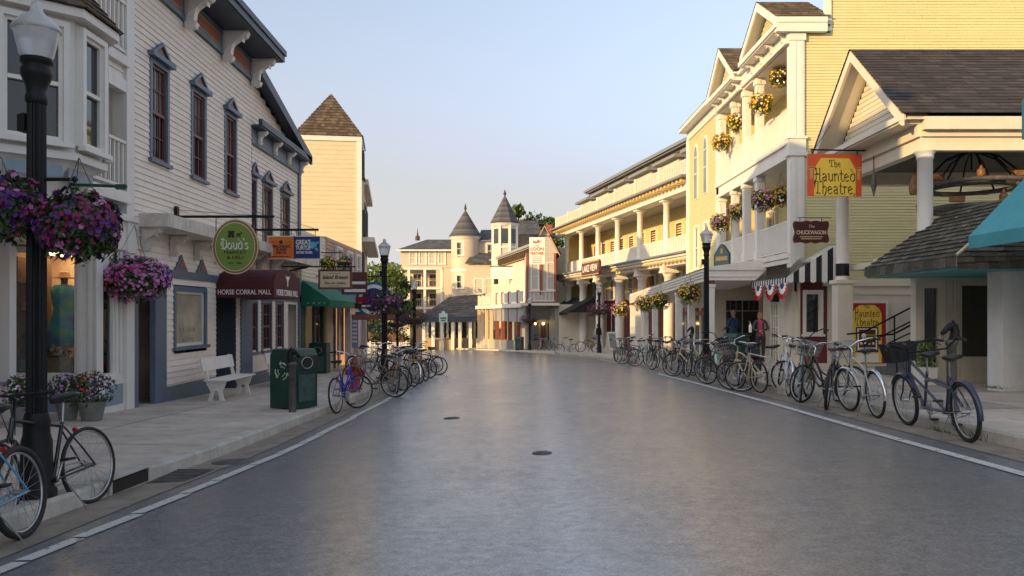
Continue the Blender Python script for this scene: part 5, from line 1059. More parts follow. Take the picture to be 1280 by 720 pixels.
# ground floor porch with a slate roof
b = MB(); x0, x1 = hx(527,86), hx(604,84); shingles(b,(x0,-7,1.35),(x1,-7.5,1.35),(x1,-1.9,4.0),(hx(562,90),-1.9,3.6),10,.45); b.build('porch_roof', SHS, H)
b = MB(); b.box(x0,x1,-7.3,-6.9,1.0,1.35); b.box(x0,x1,-7.35,-7.3,.8,1.0); b.build('porch_fascia', dblue, H)
for px in (530,541.5,553,566,575,588,600): b = MB(); b.box(hx(px,85)-.17,hx(px,85)+.17,-7.2,-6.9,-2.4,1.0); b.build('porch_post', crt, H)
b = MB(); b.box(x0,x1,-5,-2.2,-2.4,-1.0); b.box(hx(541,85),hx(566,85),-6.8,-5,-2.4,-1.1); b.build('porch_wall', brick, H); b = MB(); b.box(x0,x1,-3.6,-3.5,-1.1,1.3); b.build('porch_windows', glass, H)
b = MB()
for i in range(9): x = x0+(x1-x0)*(i+.5)/9; b.box(x-.12,x+.12,-3.7,-3.6,-1.1,1.2)
b.build('porch_window_frame', crt, H)
q = thing('street_sign', 'small pale blue hanging sign on a post before the turreted hotel porch', 'sign', (-6.9,80,-1.8)); b = MB(); b.box(-.42,.42,-.04,.04,2.6,3.5); b.prism([(-.2,3.5),(.2,3.5),(.12,3.75),(-.12,3.75)],'y',-.04,.04); b.build('board', mat('pale_aqua_sign',(.45,.62,.62),.5,.08), q); b = MB(); b.box(-.05,.05,-.03,.03,0,2.6); b.build('post', greyp, q); b = MB(); b.box(-.3,.3,-.046,-.04,2.95,3.1); b.box(-.25,.25,-.046,-.04,2.75,2.85); b.build('lettering_bars', dgreen, q)
# ---- trees, hedge, fence, far house
def tree(name, label, x, y, z, h, r, n, mats, leaf=.3, seed=1, group='trees at the end of the street'):
    rnd = random.Random(seed); t = thing(name, label, 'tree', (x,y,z), rnd.random()*360, group)
    b = MB(); b.tube([(0,0,-.3),(.1,.05,h*.25),(.0,.1,h*.5),(.1,0,h*.8)],[h*.035,h*.028,h*.018,h*.006],8); cl = []
    for i in range(9):
        a0 = i*2.4; zz = h*rnd.uniform(.3,.65); e = Vector((math.cos(a0)*r*.75, math.sin(a0)*r*.75, zz+h*rnd.uniform(.08,.3))); b.tube([(0.05,.05,zz),(e.x*.5,e.y*.5,(zz+e.z)/2+.1),tuple(e)],[h*.012,h*.008,h*.003],5); cl.append((e, r*rnd.uniform(.32,.5)))
    cl.append((Vector((0,0,h*.85)), r*.45)); cl.append((Vector((0,0,h*.6)), r*.6))
    b.build('trunk', wood, t); c = MB()
    for (p, cr) in cl: leafball(c,n,tuple(p),(cr,cr,cr*.8),leaf,[0,0,1,2],rnd=rnd)
    c.build('crown', mats, t); return t
for i, (px, Y, h, r, m) in enumerate(((446,78,8.6,2.6,[grn3,grn1,grn2]),(463,84,9.4,3.0,[grn3,grn1,grn3]),(482,90,8.2,2.6,[grn1,grn3,grn2]),(492,76,6.2,1.6,[grn2,grn1,grn2]))):
    x = (px-640)*Y/995; tree('leafy_tree', ['sunlit yellow-green tree nearest the tower','tall sunlit tree behind the round blue sign','green tree beside the far grey roof','small dark tree beside the second lamp post'][i], x, Y, zr(x,Y), h*1.06, r*1.1, 190, m, .28, i+3)
for i, (px, Y, zt, r) in enumerate(((655,112,15.4,2.6),(668,112,16.2,3.0),(684,112,15.0,2.4))):
    x = (px-640)*Y/995; tree('roof_top_tree', ['leftmost green treetop showing above the hotel roofs','middle and tallest green treetop above the hotel roofs','rightmost green treetop above the hotel roofs'][i], x, Y, -2.5, zt+4.0, r*1.25, 190, [grn3,grn1,grn2], .35, 30+i)
hd = thing('clipped_hedge', 'dark clipped hedge behind the white fence at the street corner', 'hedge', (-11.4,72,zr(-11.4,72)))
c = MB(); rnd = random.Random(5)
for i in range(26): leafball(c,90,(rnd.uniform(-1.9,1.9),rnd.uniform(-.6,.6),rnd.uniform(.6,2.6)),(.7,.6,.6),.13,[0,1,0],rnd=rnd)
c.build('leaves', [grn2,hgreen], hd); b = MB(); b.box(-1.6,1.6,-.2,.2,0,1.8); b.build('stems', wood, hd)
fn = thing('picket_fence', 'low white fence along the far corner of the street', 'fence', (-12.8,69,zr(-12.8,69)), 8)
b = MB(); b.box(-2.6,3.6,-.03,.03,.25,.33); b.box(-2.6,3.6,-.03,.03,.85,.93); 
for i in range(40): b.box(-2.6+i*.155,-2.49+i*.155,-.05,-.03,.1,1.15)
b.build('pickets', whitec, fn); b = MB()
for i in range(5): b.box(-2.65+i*1.55,-2.53+i*1.55,-.06,.06,-.2,1.25)
b.build('fence_posts', whitec, fn)
fh = thing('far_house', 'small cream house with a dark grey roof far down the side street', 'house', (-13.6,96,-2.6)); b = MB(); siding(b,-1.5,1.2,0,7.2,lap=.25); b.box(-1.5,1.2,.04,6,0,7.2); b.build('wall', cream, fh); b = MB(); b.add([(-1.8,-.4,7.2),(1.4,-.4,7.2),(1.4,3,10.2),(-1.8,3,10.2)],[(0,1,2,3)]); b.add([(-1.8,6.4,7.2),(1.4,6.4,7.2),(1.4,3,10.2),(-1.8,3,10.2)],[(3,2,1,0)]); b.add([(-1.5,0,7.2),(-1.5,6,7.2),(-1.5,3,10.1)],[(0,1,2)]); b.build('roof', SHG[2], fh); window(fh,-.6,4.6,.8,1.5,crt,white,glass,y=-.06)
gr = MB(); rnd = random.Random(8)
for i in range(1600):
    x, y = rnd.uniform(-30,-9), rnd.uniform(73,96); z = zr(x,y)+.0; a0 = rnd.random()*6.3; gr.add([(x-.05*math.cos(a0),y-.05*math.sin(a0),z),(x+.05*math.cos(a0),y+.05*math.sin(a0),z),(x+rnd.uniform(-.05,.05),y,z+rnd.uniform(.1,.25))],[(0,1,2)])
o = gr.build('lawn', grn1); tag(o,'green lawn at the street corner','grass',kind='stuff')
# ================================================================ street furniture, signs, flowers
def sl(y): return zr(-3.45,y)+KH+.004                      # left pavement near the kerb
def sr(y, x=5.4): return zr(x,y)+KH+.004
def lathe_part(name, prof, m, parent, n=20, c=(0,0,0)): b = MB(); b.lathe(prof,n,c); return b.build(name, m, parent)
_lamp = {}
def lamp(x, y, label, arms=True):
    t = thing('street_lamp', label, 'street lamp', (x,y,zr(x,y)+KH-.02), 0, 'globe street lamps along the kerbs'); t.scale = (1, 1, .962)
    if not _lamp:
        b = MB(); n = 28; vs = []
        b.lathe([(.15,0),(.15,.08),(.125,.12),(.115,.5),(.10,.56),(.098,.62),(.105,.66),(.085,.74)],24); _lamp['base'] = b.mesh('base', blk)
        b = MB(); k = 32
        pr = [(.078,.74),(.070,3.40)]
        for (r, z) in pr:
            for j in range(k): rr = r*(1.0 if j % 2 else .86); vs.append((rr*math.cos(2*math.pi*j/k), rr*math.sin(2*math.pi*j/k), z))
        b.add(vs, [(j,(j+1)%k,k+(j+1)%k,k+j) for j in range(k)]); _lamp['shaft'] = b.mesh('shaft', blk)
        b = MB(); b.lathe([(.075,3.36),(.085,3.38),(.085,3.42),(.075,3.44),(.08,3.50),(.11,3.58),(.118,3.60),(.118,3.65),(.105,3.66),(.105,3.69),(.12,3.70),(.12,3.74)],24); _lamp['collar'] = b.mesh('collar', blk)
        b = MB(); b.lathe([(.112,3.74),(.128,3.78),(.160,3.93),(.168,3.97)],28); _lamp['globe'] = b.mesh('globe', globe)
        b = MB(); b.lathe([(.168,3.97),(.184,3.98),(.172,4.02),(.125,4.08),(.075,4.11),(.05,4.14),(.046,4.17),(.038,4.21),(.015,4.23)],28); _lamp['cap'] = b.mesh('lamp_cap', globe)
        b = MB(); 
        for s in (-1,1):
            b.tube([(0,0,2.72),(s*.30,0,2.72)],.016,8); b.lathe([(.0,-.03),(.028,-.01),(.028,.01),(.0,.03)],10,(s*.31,0,2.72))
            sp = lambda cx, cz, r0, r1, a0, a1: [(s*.57*(cx+(r0+(r1-r0)*q/14)*math.cos(a0+(a1-a0)*q/14)),0,cz+(r0+(r1-r0)*q/14)*math.sin(a0+(a1-a0)*q/14)) for q in range(15)]
            b.tube([(s*.07,0,2.35),(s*.10,0,2.46),(s*.16,0,2.58),(s*.24,0,2.66)],.013,6); b.tube(sp(.17,2.50,.09,.03,-2.4,3.2),.011,6); b.tube(sp(.33,2.56,.07,.02,-2.2,3.6),.010,6); b.tube(sp(.46,2.62,.06,.02,-1.4,3.6),.010,6)
        _lamp['arm'] = b.mesh('basket_arm', blk)
        b = MB(); b.box(-.13,-.07,-.05,.05,3.12,3.26); b.lathe([(.045,3.26),(.04,3.29),(.0,3.31)],10,(-.10,0,-.02)); _lamp['sensor'] = b.mesh('outlet_box', blk)
    for k, nm in (('base','base'),('shaft','shaft'),('collar','collar'),('globe','globe'),('cap','lamp_cap'),('sensor','outlet_box')): inst(nm, _lamp[k], t)
    if arms: inst('basket_arm', _lamp['arm'], t)
    return t
LAMPS = [(-3.88,6.5,'black street lamp nearest the camera on the left with two purple flower baskets'),(-3.62,22.6,'black street lamp on the left beyond the blue bicycle, tallest of those before the hotel'),(-4.73,38.6,'black street lamp on the left standing before the far hotel porches'),(-7.2,50,'slender black street lamp farthest away on the left'),
         (5.42,22.2,'black street lamp on the right in front of the white porch canopy'),(5.2,47.5,'black street lamp on the right beside the pedestrian with a rucksack'),(1.35,61,'black street lamp farthest away on the right by the red posts')]
for i, (x, y, l) in enumerate(LAMPS): lamp(x, y, l, arms=(i == 0))
# ---- flower baskets
_fb = {}
def basket_mesh(kind, seed, n=260, rx=.34, rz=.24, spill=.2, fs=.036, ry=None):
    rnd = random.Random(seed); ry = ry or rx
    lf = MB(); fl = MB(); cols = {'purple':[0,0,0,1,1,2],'pink':[0,0,1,1,1,2],'gold':[0,0,0,0,1,2],'mixed':[0,0,0,1,1,2],'mag':[0,1,1,1,2,0]}[kind]
    for i in range(n*5):
        v = Vector((rnd.gauss(0,1),rnd.gauss(0,1),rnd.gauss(0,1))).normalized(); k = rnd.uniform(.72,1.02)
        p = Vector((v.x*rx*k, v.y*ry*k, v.z*rz*k*(1.0 if v.z > 0 else 1.0+spill) + .05*math.sin(v.x*9+seed)+.03*math.sin(v.y*13)))
        a1 = Vector((rnd.gauss(0,1),rnd.gauss(0,1),rnd.gauss(0,1))).normalized(); b1 = a1.cross(v); b1 = (b1 if b1.length > .01 else a1.orthogonal()).normalized(); s = rnd.uniform(.018,.042)
        lf.add([p-a1*s,p+b1*s*.5,p+a1*s,p-b1*s*.5],[(0,1,2,3)],rnd.choice((0,0,1)))
    for i in range(22):
        a0 = rnd.random()*6.3; x, y = math.cos(a0)*rx*.85, math.sin(a0)*ry*.85
        for q in range(5 if i % 3 else 2): lf.add([(x+rnd.uniform(-.03,.03),y+rnd.uniform(-.03,.03),-rz*.6-q*.03),(x+rnd.uniform(-.05,.05),y,-rz*.6-q*.03-.03),(x+.03,y+rnd.uniform(-.04,.04),-rz*.6-q*.03-.05)],[(0,1,2)],0)
    for i in range(n):
        v = Vector((rnd.gauss(0,1),rnd.gauss(0,1),rnd.gauss(.25,.8))).normalized(); k = rnd.uniform(.96,1.1)
        p = Vector((v.x*rx*k, v.y*ry*k, v.z*rz*k*(1.0 if v.z > 0 else 1.0+spill) + .05*math.sin(v.x*9+seed)+.03*math.sin(v.y*13)))
        cl = math.sin(v.x*3.1+seed)+math.cos(v.y*4.0+v.z*2.5); mi = cols[int((cl+2)/4*5.99) % 6] if rnd.random() < .7 else rnd.choice(cols)
        bloom(fl, p, v+Vector((rnd.gauss(0,.35),rnd.gauss(0,.35),.25)), fs*rnd.uniform(.75,1.25), mi, rnd)
    return lf, fl
FC = {'purple':[fl_purple,fl_mag,fl_pink],'pink':[fl_lil,fl_pink,fl_dpink],'gold':[fl_yel,fl_org,fl_wht],'mixed':[fl_yel,fl_pink,fl_lil],'mag':[fl_dpink,fl_mag,fl_lil]}
def flower_basket(x, y, z, kind, label, rx=.34, rz=.24, n=260, seed=1, hang=.45, group='hanging flower baskets', spill=.2, fs=.036, ry=None):
    t = thing('flower_basket', label, 'flower basket', (x,y,z), RN.random()*360 if not ry else 0, group); key = (kind,seed,rx)
    if key not in _fb:
        lf, fl = basket_mesh(kind, seed, n, rx, rz, spill, fs, ry); b = MB(); b.lathe([(.02,-rz*.75),(rx*.4,-rz*.68),(rx*.7,-rz*.35),(rx*.8,.0),(rx*.7,.02)],16)
        if ry: 
            b = MB(); b.box(-rx*.8,rx*.8,-ry*.6,ry*.6,-rz*.6,0)
        w = MB()
        for k in range(3): a0 = k*2.094; w.tube([(rx*.75*math.cos(a0),(ry or rx)*.75*math.sin(a0),.02),(0,0,hang)],.004,4)
        _fb[key] = (lf.mesh('foliage',[grn1,grn2]), fl.mesh('blossoms',FC[kind]), b.mesh('bowl',coir), w.mesh('hanger',iron))
    for nm, me in zip(('foliage','blossoms','bowl','hanger'), _fb[key]): inst(nm, me, t)
    return t
G1 = 'purple flower baskets on the street lamps'
lz = zr(-3.88,6.5)+KH+2.05
flower_basket(-4.08,6.36,2.46,'purple','large purple and magenta flower basket left of the nearest lamp post',.32,.22,800,21,.40,G1,.05,.024)
flower_basket(-3.48,6.40,2.31,'purple','large purple and magenta flower basket right of the nearest lamp post',.30,.22,760,22,.55,G1,.05,.024)
flower_basket(-6.42,13.55,2.22,'pink','wide pink petunia basket hanging at the corner of the market canopy',.56,.31,1000,23,.9,G1,.15,.032)
flower_basket(-3.62,22.55,zr(-3.62,22.6)+2.4,'purple','purple flower basket round the second street lamp on the left',.50,.30,320,24,.4,G1)
flower_basket(-4.73,38.5,zr(-4.73,38.6)+2.3,'purple','purple flower basket on the left lamp before the far hotel',.72,.40,260,25,.4,G1)
flower_basket(-7.2,49.9,zr(-7.2,50)+2.35,'purple','purple flower basket on the slender lamp farthest away on the left',.75,.40,220,26,.4,G1)
flower_basket(5.2,47.4,zr(5.2,47.5)+2.7,'mag','magenta flower basket on the right lamp beside the pedestrian',.70,.42,260,27,.4,G1)
flower_basket(1.35,60.9,zr(1.35,61)+2.5,'purple','purple flower basket on the lamp by the red posts',.75,.42,220,28,.4,G1)
G2 = 'flower baskets of the yellow house'
cnt = 0
for (px, py, X, kind, r, lab) in ((951,129,8.05,'gold',.36,'yellow flower basket on the upper balcony nearest the corner of the yellow house'),(975,96,8.9,'gold',.34,'yellow flower basket deep in the upper balcony by the corner pilaster'),(920,152,8.5,'gold',.34,'yellow flower basket on the upper balcony between the two gables'),(902,177,8.05,'gold',.36,'yellow flower basket on the upper balcony under the farther gable'),
        (954,249,8.05,'mixed',.38,'pink and yellow flower basket on the lower balcony nearest the corner'),(976,245,8.9,'gold',.34,'yellow flower basket deep in the lower balcony by the corner pilaster'),(921,264,8.6,'mixed',.34,'pink and yellow flower basket in the middle of the lower balcony'),(900,278,8.05,'mixed',.36,'violet and yellow flower basket at the far end of the lower balcony'),
        (861,366,6.35,'gold',.42,'yellow flower basket at the near corner of the white porch canopy'),(825,376,6.35,'gold',.40,'yellow flower basket second from the near corner under the porch canopy'),(805,379,6.2,'gold',.44,'yellow flower basket third along under the porch canopy'),(775,386,6.1,'mixed',.48,'pink and yellow flower basket at the far end of the porch canopy')):
    Y = 995*X/(px-640); cnt += 1
    flower_basket(X, Y, 1.6+(393-py)*Y/995, kind, lab, r, r*.80, 200, 40+cnt % 4+(10 if kind == 'mixed' else 0), .75, G2, .3, .040)
# ---- planters at the gift shop
def planter(x, y, label, h, w, kinds, seed):
    rnd = random.Random(seed); z = sl(y)+.03; t = thing('flower_planter', label, 'planter', (x,y,z), 90, 'planters along the gift shop'); h *= .8; w *= .8
    b = MB(); b.lathe([(w*.36,0),(w*.5,h),(w*.52,h+.01),(w*.46,h),(w*.44,h-.03)],14); b.build('pot', tin, t)
    b = MB(); leafball(b,520,(0,0,h+.18),(w*.85,w*.85,.28),.035,[0,0,1],rnd=rnd); b.build('foliage', [grn1,grn2], t); b = MB()
    for i in range(120):
        v = Vector((rnd.gauss(0,1),rnd.gauss(0,1),rnd.gauss(.5,.6))).normalized(); bloom(b, Vector((v.x*w*.85,v.y*w*.85,h+.18+v.z*.28)), v+Vector((0,0,.4)), .022, int((v.y+1)*1.49), rnd)
    b.build('blossoms', kinds, t)
planter(-6.90,11.2,'tall tin planter of pale pink flowers left of the lamp post',.34,.36,[fl_pink,fl_wht,fl_pink],1)
planter(-6.72,12.05,'tin planter of violet and pink flowers right of the lamp post',.32,.42,[fl_pink,fl_lil,fl_purple],2)
planter(-6.33,12.0,'grey planter of red and purple flowers by the pale blue panel',.34,.50,[fl_purple,fl_red,fl_wht],3)
# ---- bracket signs on the left
q = thing('market_sign', 'oval green hanging market sign with a bronze rim and white blackletter', 'sign', (-5.48,15.8,2.94))
def ell(rx, rz, y0, y1, n=56): return [(rx*math.cos(2*math.pi*i/n), rz*math.sin(2*math.pi*i/n)) for i in range(n)]
b = MB(); b.prism(ell(.455,.545,0,0),'y',-.03,.03); b.build('rim', bronze, q); b = MB(); b.prism(ell(.437,.527,0,0),'y',-.034,.034) if False else b.prism(ell(.385,.475,0,0),'y',-.038,.038); b.build('board', olive, q)
b = MB(); k = 56
for r0, r1, yy in ((.440,.455,-.033),(.385,.398,-.040)):
    f = (.545/.455)
    for i in range(k):
        a0, a1 = 2*math.pi*i/k, 2*math.pi*(i+1)/k; b.quad((r0*math.cos(a0),yy,(r0+.085)*math.sin(a0)),(r1*math.cos(a0),yy,(r1+.09)*math.sin(a0)),(r1*math.cos(a1),yy,(r1+.09)*math.sin(a1)),(r0*math.cos(a1),yy,(r0+.085)*math.sin(a1)))
b.build('gilt_line', parch, q)
nib(q,"Doud's",.215,(0,-.044,.035),swhite,.13,sx=.92); text(q,'MARKET',.095,(0,-.042,-.115),sblack,sx=1.25); text(q,'& DELI',.095,(0,-.042,-.215),sblack,sx=1.2); text(q,'EST. 1884',.05,(0,-.042,-.325),sblack,sx=1.3)
b = MB(); b.box(-.135,-.02,-.044,-.039,.225,.30); b.box(-.15,-.01,-.044,-.039,.295,.312); b.box(.03,.105,-.044,-.039,.225,.262); b.poly([(.09,-.044,.25),(.13,-.044,.295),(.15,-.044,.285),(.12,-.044,.245)])
for x in (.035,.055,.085,.10): b.box(x-.004,x+.004,-.044,-.039,.185,.23)
for x in (-.115,-.045): b.lathe([(.0,-.001),(.03,0),(.0,.001)],12,(x,-.042,.205)); b.prism([(x+.03*math.cos(j*.5236),.205+.03*math.sin(j*.5236)) for j in range(12)],'y',-.044,-.039)
b.build('wagon_emblem', sblack, q)
b = MB(); b.tube([(-1.22,0,.60),(.76,0,.60)],.026,8); b.box(-1.24,-1.14,-.05,.05,.52,.80); b.tube([(-.39,0,.60),(-.39,0,.26)],.009,5); b.tube([(.39,0,.60),(.39,0,.26)],.009,5); b.tube([(-1.18,0,.74),(0,0,.64),(.70,0,.62)],.005,4); b.build('bracket', blk, q)
q = thing('twin_sign_bracket', 'black pole bracket carrying the orange sign and the blue sign', 'bracket', (-6.7,20.5,3.78)); b = MB(); b.tube([(0,0,0),(1.72,0,0)],.03,8); b.box(-.02,.06,-.06,.06,-.12,.12); b.tube([(1.68,0,.0),(1.2,0,.16),(.0,0,.5)],.006,4)
for x in (.50,1.02,1.15,1.64): b.tube([(x,0,0),(x,0,-.14)],.009,5)
b.build('pole', blk, q)
q = thing('orange_shop_sign', 'orange square sign with black lettering hanging beside the blue sign', 'sign', (-5.94,20.5,3.32)); b = MB(); b.box(-.35,.35,-.02,.02,-.30,.30); b.build('edge', swhite, q); b = MB(); b.box(-.33,.33,-.025,.025,-.28,.28); b.build('board', orange, q)
for s, sz, z in (('MACKINAC',.105,.03),('ISLAND',.095,-.055),('RUM CO.',.075,-.135)): text(q,s,sz,(.01,-.028,z),sblack,bold=.003,sx=.88)
b = MB(); b.box(-.26,-.07,-.028,-.025,.135,.143); b.box(.07,.26,-.028,-.025,.135,.143); b.box(-.24,.24,-.028,-.025,-.24,-.225); b.prism([(.05*math.cos(j*.524),.14+.05*math.sin(j*.524)) for j in range(12)],'y',-.0275,-.025); b.build('flourish', sblack, q)
q = thing('blue_shop_sign', 'dark blue square sign with white lettering and a turtle hanging beside the orange sign', 'sign', (-5.27,20.5,3.32)); b = MB(); b.box(-.35,.35,-.02,.02,-.30,.30); b.build('edge', swhite, q); b = MB(); b.box(-.33,.33,-.025,.025,-.28,.28); b.build('board', navy, q)
text(q,'GREAT',.17,(-.10,-.028,.13),swhite,bold=.004,sx=.72); text(q,'TURTLE',.15,(-.10,-.028,-.01),swhite,bold=.004,sx=.72); text(q,'KAYAK TOURS',.085,(-.07,-.028,-.13),swhite,bold=.003,sx=.72)
b = MB(); b.prism([(.14+.11*math.cos(j*.4),.06+.09*math.sin(j*.4)) for j in range(16)],'y',-.03,-.0255); b.prism([(.22,.12),(.29,.17),(.31,.12),(.25,.08)],'y',-.03,-.0255); b.prism([(.22,.03),(.30,-.06),(.26,-.10),(.17,.0)],'y',-.03,-.0255); b.prism([(.06,.12),(.0,.19),(.05,.2),(.11,.14)],'y',-.03,-.0255); b.build('turtle', cyan, q)
q = thing('gallery_sign', 'parchment gallery sign in a brown frame hanging from a bracket with flowers', 'sign', (-5.15,23.2,2.62)); b = MB(); b.box(-.49,.49,-.03,.03,-.29,.29); b.build('frame', sash, q, .006); b = MB(); b.box(-.43,.43,-.036,.036,-.23,.23); b.build('board', parch, q)
text(q,'Island Breeze',.155,(0,-.04,.06),sblack,shear=.35,bold=.003,sx=.88); text(q,'Fine Art Gallery',.10,(0,-.04,-.11),sblack,shear=.35,bold=.001,sx=.95); b = MB(); b.box(-.16,.16,-.039,-.036,.165,.175); b.box(-.2,.2,-.039,-.036,-.20,-.19); b.build('flourish', sblack, q)
b = MB(); b.tube([(-1.55,0,.37),(.60,0,.37)],.022,6); b.tube([(-.45,0,.78),(.22,0,.78)],.016,6); b.tube([(-.45,0,.37),(-.45,0,.78)],.01,5); b.tube([(.22,0,.37),(.22,0,.78)],.01,5); b.tube([(-.3,0,.29),(-.3,0,.37)],.008,5); b.tube([(.3,0,.29),(.3,0,.37)],.008,5); b.tube([(-1.5,0,.2),(-1.1,0,.3),(-.8,0,.36)],.03,6); b.build('bracket', blk, q)
for (x, l) in ((-5.36,'box of yellow and green flowers standing on the gallery sign bracket, left one'),(-4.88,'box of pink and green flowers standing on the gallery sign bracket, right one')):
    flower_basket(x,23.2,3.12,'gold' if x < -5 else 'mixed',l,.24,.15,70,61 if x < -5 else 62,.2,'flower boxes on the gallery bracket',.1,.03,ry=.1)
q = thing('round_pub_sign', 'round blue and white pub sign with a red band beyond the green awning', 'sign', (-4.72,27.2,2.1)); b = MB(); b.prism(ell(.62,.62,0,0),'y',-.04,.04); b.build('rim', mat('teal_blue_rim',(.03,.13,.22),.5,.1), q); b = MB(); b.prism(ell(.52,.52,0,0),'y',-.046,.046); b.build('disc', swhite, q); b = MB(); b.prism(ell(.40,.40,0,0),'y',-.05,.05); b.build('inner_disc', navy, q)
b = MB(); b.box(-.60,.60,-.06,.06,-.10,.10); b.build('red_band', redp, q); b = MB(); b.box(-.64,.64,-.065,.065,-.30,-.12); b.build('dark_band', sblack, q); b = MB(); b.box(-.40,.36,-.07,-.066,-.25,-.18); b.build('lettering_bars', swhite, q); b = MB(); b.box(-.75,.72,-.05,.05,-.66,-.5); b.build('lower_plaque', redpan, q); b = MB(); b.tube([(-2.0,0,.80),(.6,0,.80)],.02,6); b.tube([(-.3,0,.55),(-.3,0,.8)],.01,5); b.tube([(.3,0,.55),(.3,0,.8)],.01,5); b.build('bracket', blk, q)
q = thing('fudge_sign', 'dark brown sign with a white lettered line behind the gallery sign', 'sign', (-5.35,26.4,2.6)); b = MB(); b.box(-.3,.55,-.03,.03,-.34,.40); b.build('board', umber, q); b = MB(); b.box(-.05,.5,-.036,-.03,.0,.09); b.box(-.2,.5,-.036,-.03,-.26,-.16); b.build('lettering_bars', swhite, q)
q = thing('blue_flag_sign', 'small bright blue sign hanging below the round pub sign', 'sign', (-5.15,27.6,1.55)); b = MB(); b.box(-.28,.22,-.02,.02,-.14,.14); b.build('board', blues, q); b = MB(); b.tube([(0,0,.14),(0,0,.35)],.01,5); b.build('hanger', blk, q)
q = thing('green_sign_pole', 'thin dark green pole reaching out from the gift shop below the bay window', 'bracket', (-6.6,11.2,3.42), 4); b = MB(); b.tube([(-.3,0,.03),(1.15,0,-.01)],.022,8); b.box(1.0,1.14,-.03,.03,-.05,.02); b.build('pole', dgreen, q)
# ---- theatre and wagon signs on the right
q = thing('theatre_sign', 'yellow and red Haunted Theatre sign hanging over the right pavement', 'sign', (7.69,19.0,4.92), 0); q.rotation_euler = (0,rad(.6),rad(2))
b = MB(); b.box(-.65,.65,-.03,.03,-.50,.50); b.build('curtain_border', signr, q); b = MB(); P_ = [(-.50,-.50),(.50,-.50),(.50,.12),(.42,.28),(.34,.40),(-.34,.40),(-.42,.28),(-.50,.12)]; b.prism(P_,'y',-.038,.038); b.build('board', signy, q)
nib(q,'The',.17,(0,-.043,.26),sblack); nib(q,'Haunted',.31,(0.0,-.043,-.03),sblack,sx=.88); nib(q,'Theatre,',.31,(0,-.043,-.33),sblack,sx=.86)
b = MB()
for s in (-1,1): b.box(s*.64,s*.50,-.042,-.032,.12,.15); b.box(s*.60,s*.54,-.042,-.032,-.10,.12); b.box(s*.64,s*.50,-.042,-.032,.18,.20)
b.build('tassels', gold, q); b = MB(); b.tube([(-.58,0,.60),(1.2,0,.60)],.02,6); b.tube([(-.55,0,.60),(-.55,0,.36)],.012,5); b.tube([(.55,0,.60),(.55,0,.36)],.012,5); b.tube([(-.5,0,.60),(-.3,0,.9),(-.1,0,1.2)],.008,4); b.build('bracket', blk, q)
q = thing('wagon_sign', 'small maroon scalloped restaurant sign above the striped awning', 'sign', (8.78,23.4,4.02)); P_ = []
for i in range(64):
    a0 = 2*math.pi*i/64; c0, s0 = math.cos(a0), math.sin(a0); f = 1/max(abs(c0)/.50, abs(s0)/.32)*(1-.05*math.cos(8*a0)); P_.append((c0*f, s0*f))
b = MB(); b.prism(P_,'y',-.03,.03); b.build('board', umber, q); b = MB(); b.prism([(x*.93,z*.93) for x, z in P_],'y',-.035,.035); b.build('face', mat('maroon_sign',(.07,.012,.014),.5,.1), q)
text(q,'CHUCKWAGON',.165,(0,-.04,-.02),parch,bold=.003,sx=.70); text(q,'The',.12,(0,-.04,.16),parch,shear=.3); b = MB(); b.box(-.34,.34,-.039,-.035,-.15,-.13); b.box(-.3,.3,-.039,-.035,-.21,-.19); b.build('small_print', parch, q); b = MB(); b.tube([(-.32,0,.3),(-.32,0,.42)],.01,5); b.tube([(.32,0,.3),(.32,0,.42)],.01,5); b.tube([(-.4,0,.42),(.6,0,.42)],.012,5); b.build('bracket', blk, q)
q = thing('arched_house_sign', 'small dark green arched sign standing on the porch canopy roof', 'sign', (6.75,25.2,0) if False else (7.1,26.9,3.2), -62); b = MB(); P_ = [(-.38,0),(.38,0),(.38,.42),(.22,.62),(.10,.74),(0,.78),(-.10,.74),(-.22,.62),(-.38,.42)]; b.prism(P_,'y',-.025,.025); b.build('board', hgreen, q); b = MB(); b.prism([(x*.9,z*.93+.025) for x, z in P_],'y',-.03,.03); b.build('face', mat('grey_green_sign',(.10,.14,.13),.5,.1), q); b = MB(); b.box(-.28,.28,-.034,-.03,.22,.36); b.box(-.05,.05,-.034,-.03,.46,.62); b.build('lettering_bars', gold, q)
# ---- benches, bins, posts, hydrant
def bench(x, y, label):
    t = thing('white_bench', label, 'bench', (x,y,sl(y)+.02), 90, 'white plank benches against the shop wall'); L = 1.75
    for s in (-1,1):
        X = s*(L/2-.10); b = MB(); b.prism([(-.02,.40),(-.42,.40),(-.42,.36),(-.36,.20),(-.12,.20),(-.04,.36)],'x',X-.022,X+.022); b.prism([(-.40,.0),(-.30,.0),(-.27,.21),(-.34,.21)],'x',X-.02,X+.02); b.prism([(-.16,.0),(-.06,.0),(-.13,.21),(-.20,.21)],'x',X-.02,X+.02); b.build('bench_end', white, t, .004)
        b = MB(); b.prism([(-.10,.30),(-.03,.30),(.09,.86),(.03,.86)],'x',X*.94-.02,X*.94+.02); b.build('back_post', white, t, .004)
    for i in range(4): b = MB(); b.box(-L/2,L/2,-.47+i*.118,-.47+i*.118+.105,.40,.43); b.build('seat_slat', white, t, .005)
    b = MB(); M = Matrix.Rotation(rad(-12),3,'X'); b.obox((0,.025,.72),(L,.028,.26),M); b.build('backrest', white, t, .005)
bench(-6.05,16.45,'white plank bench below the ice cream window of the market'); bench(-6.05,20.5,'white plank bench by the oxblood windows, partly behind the green bin')
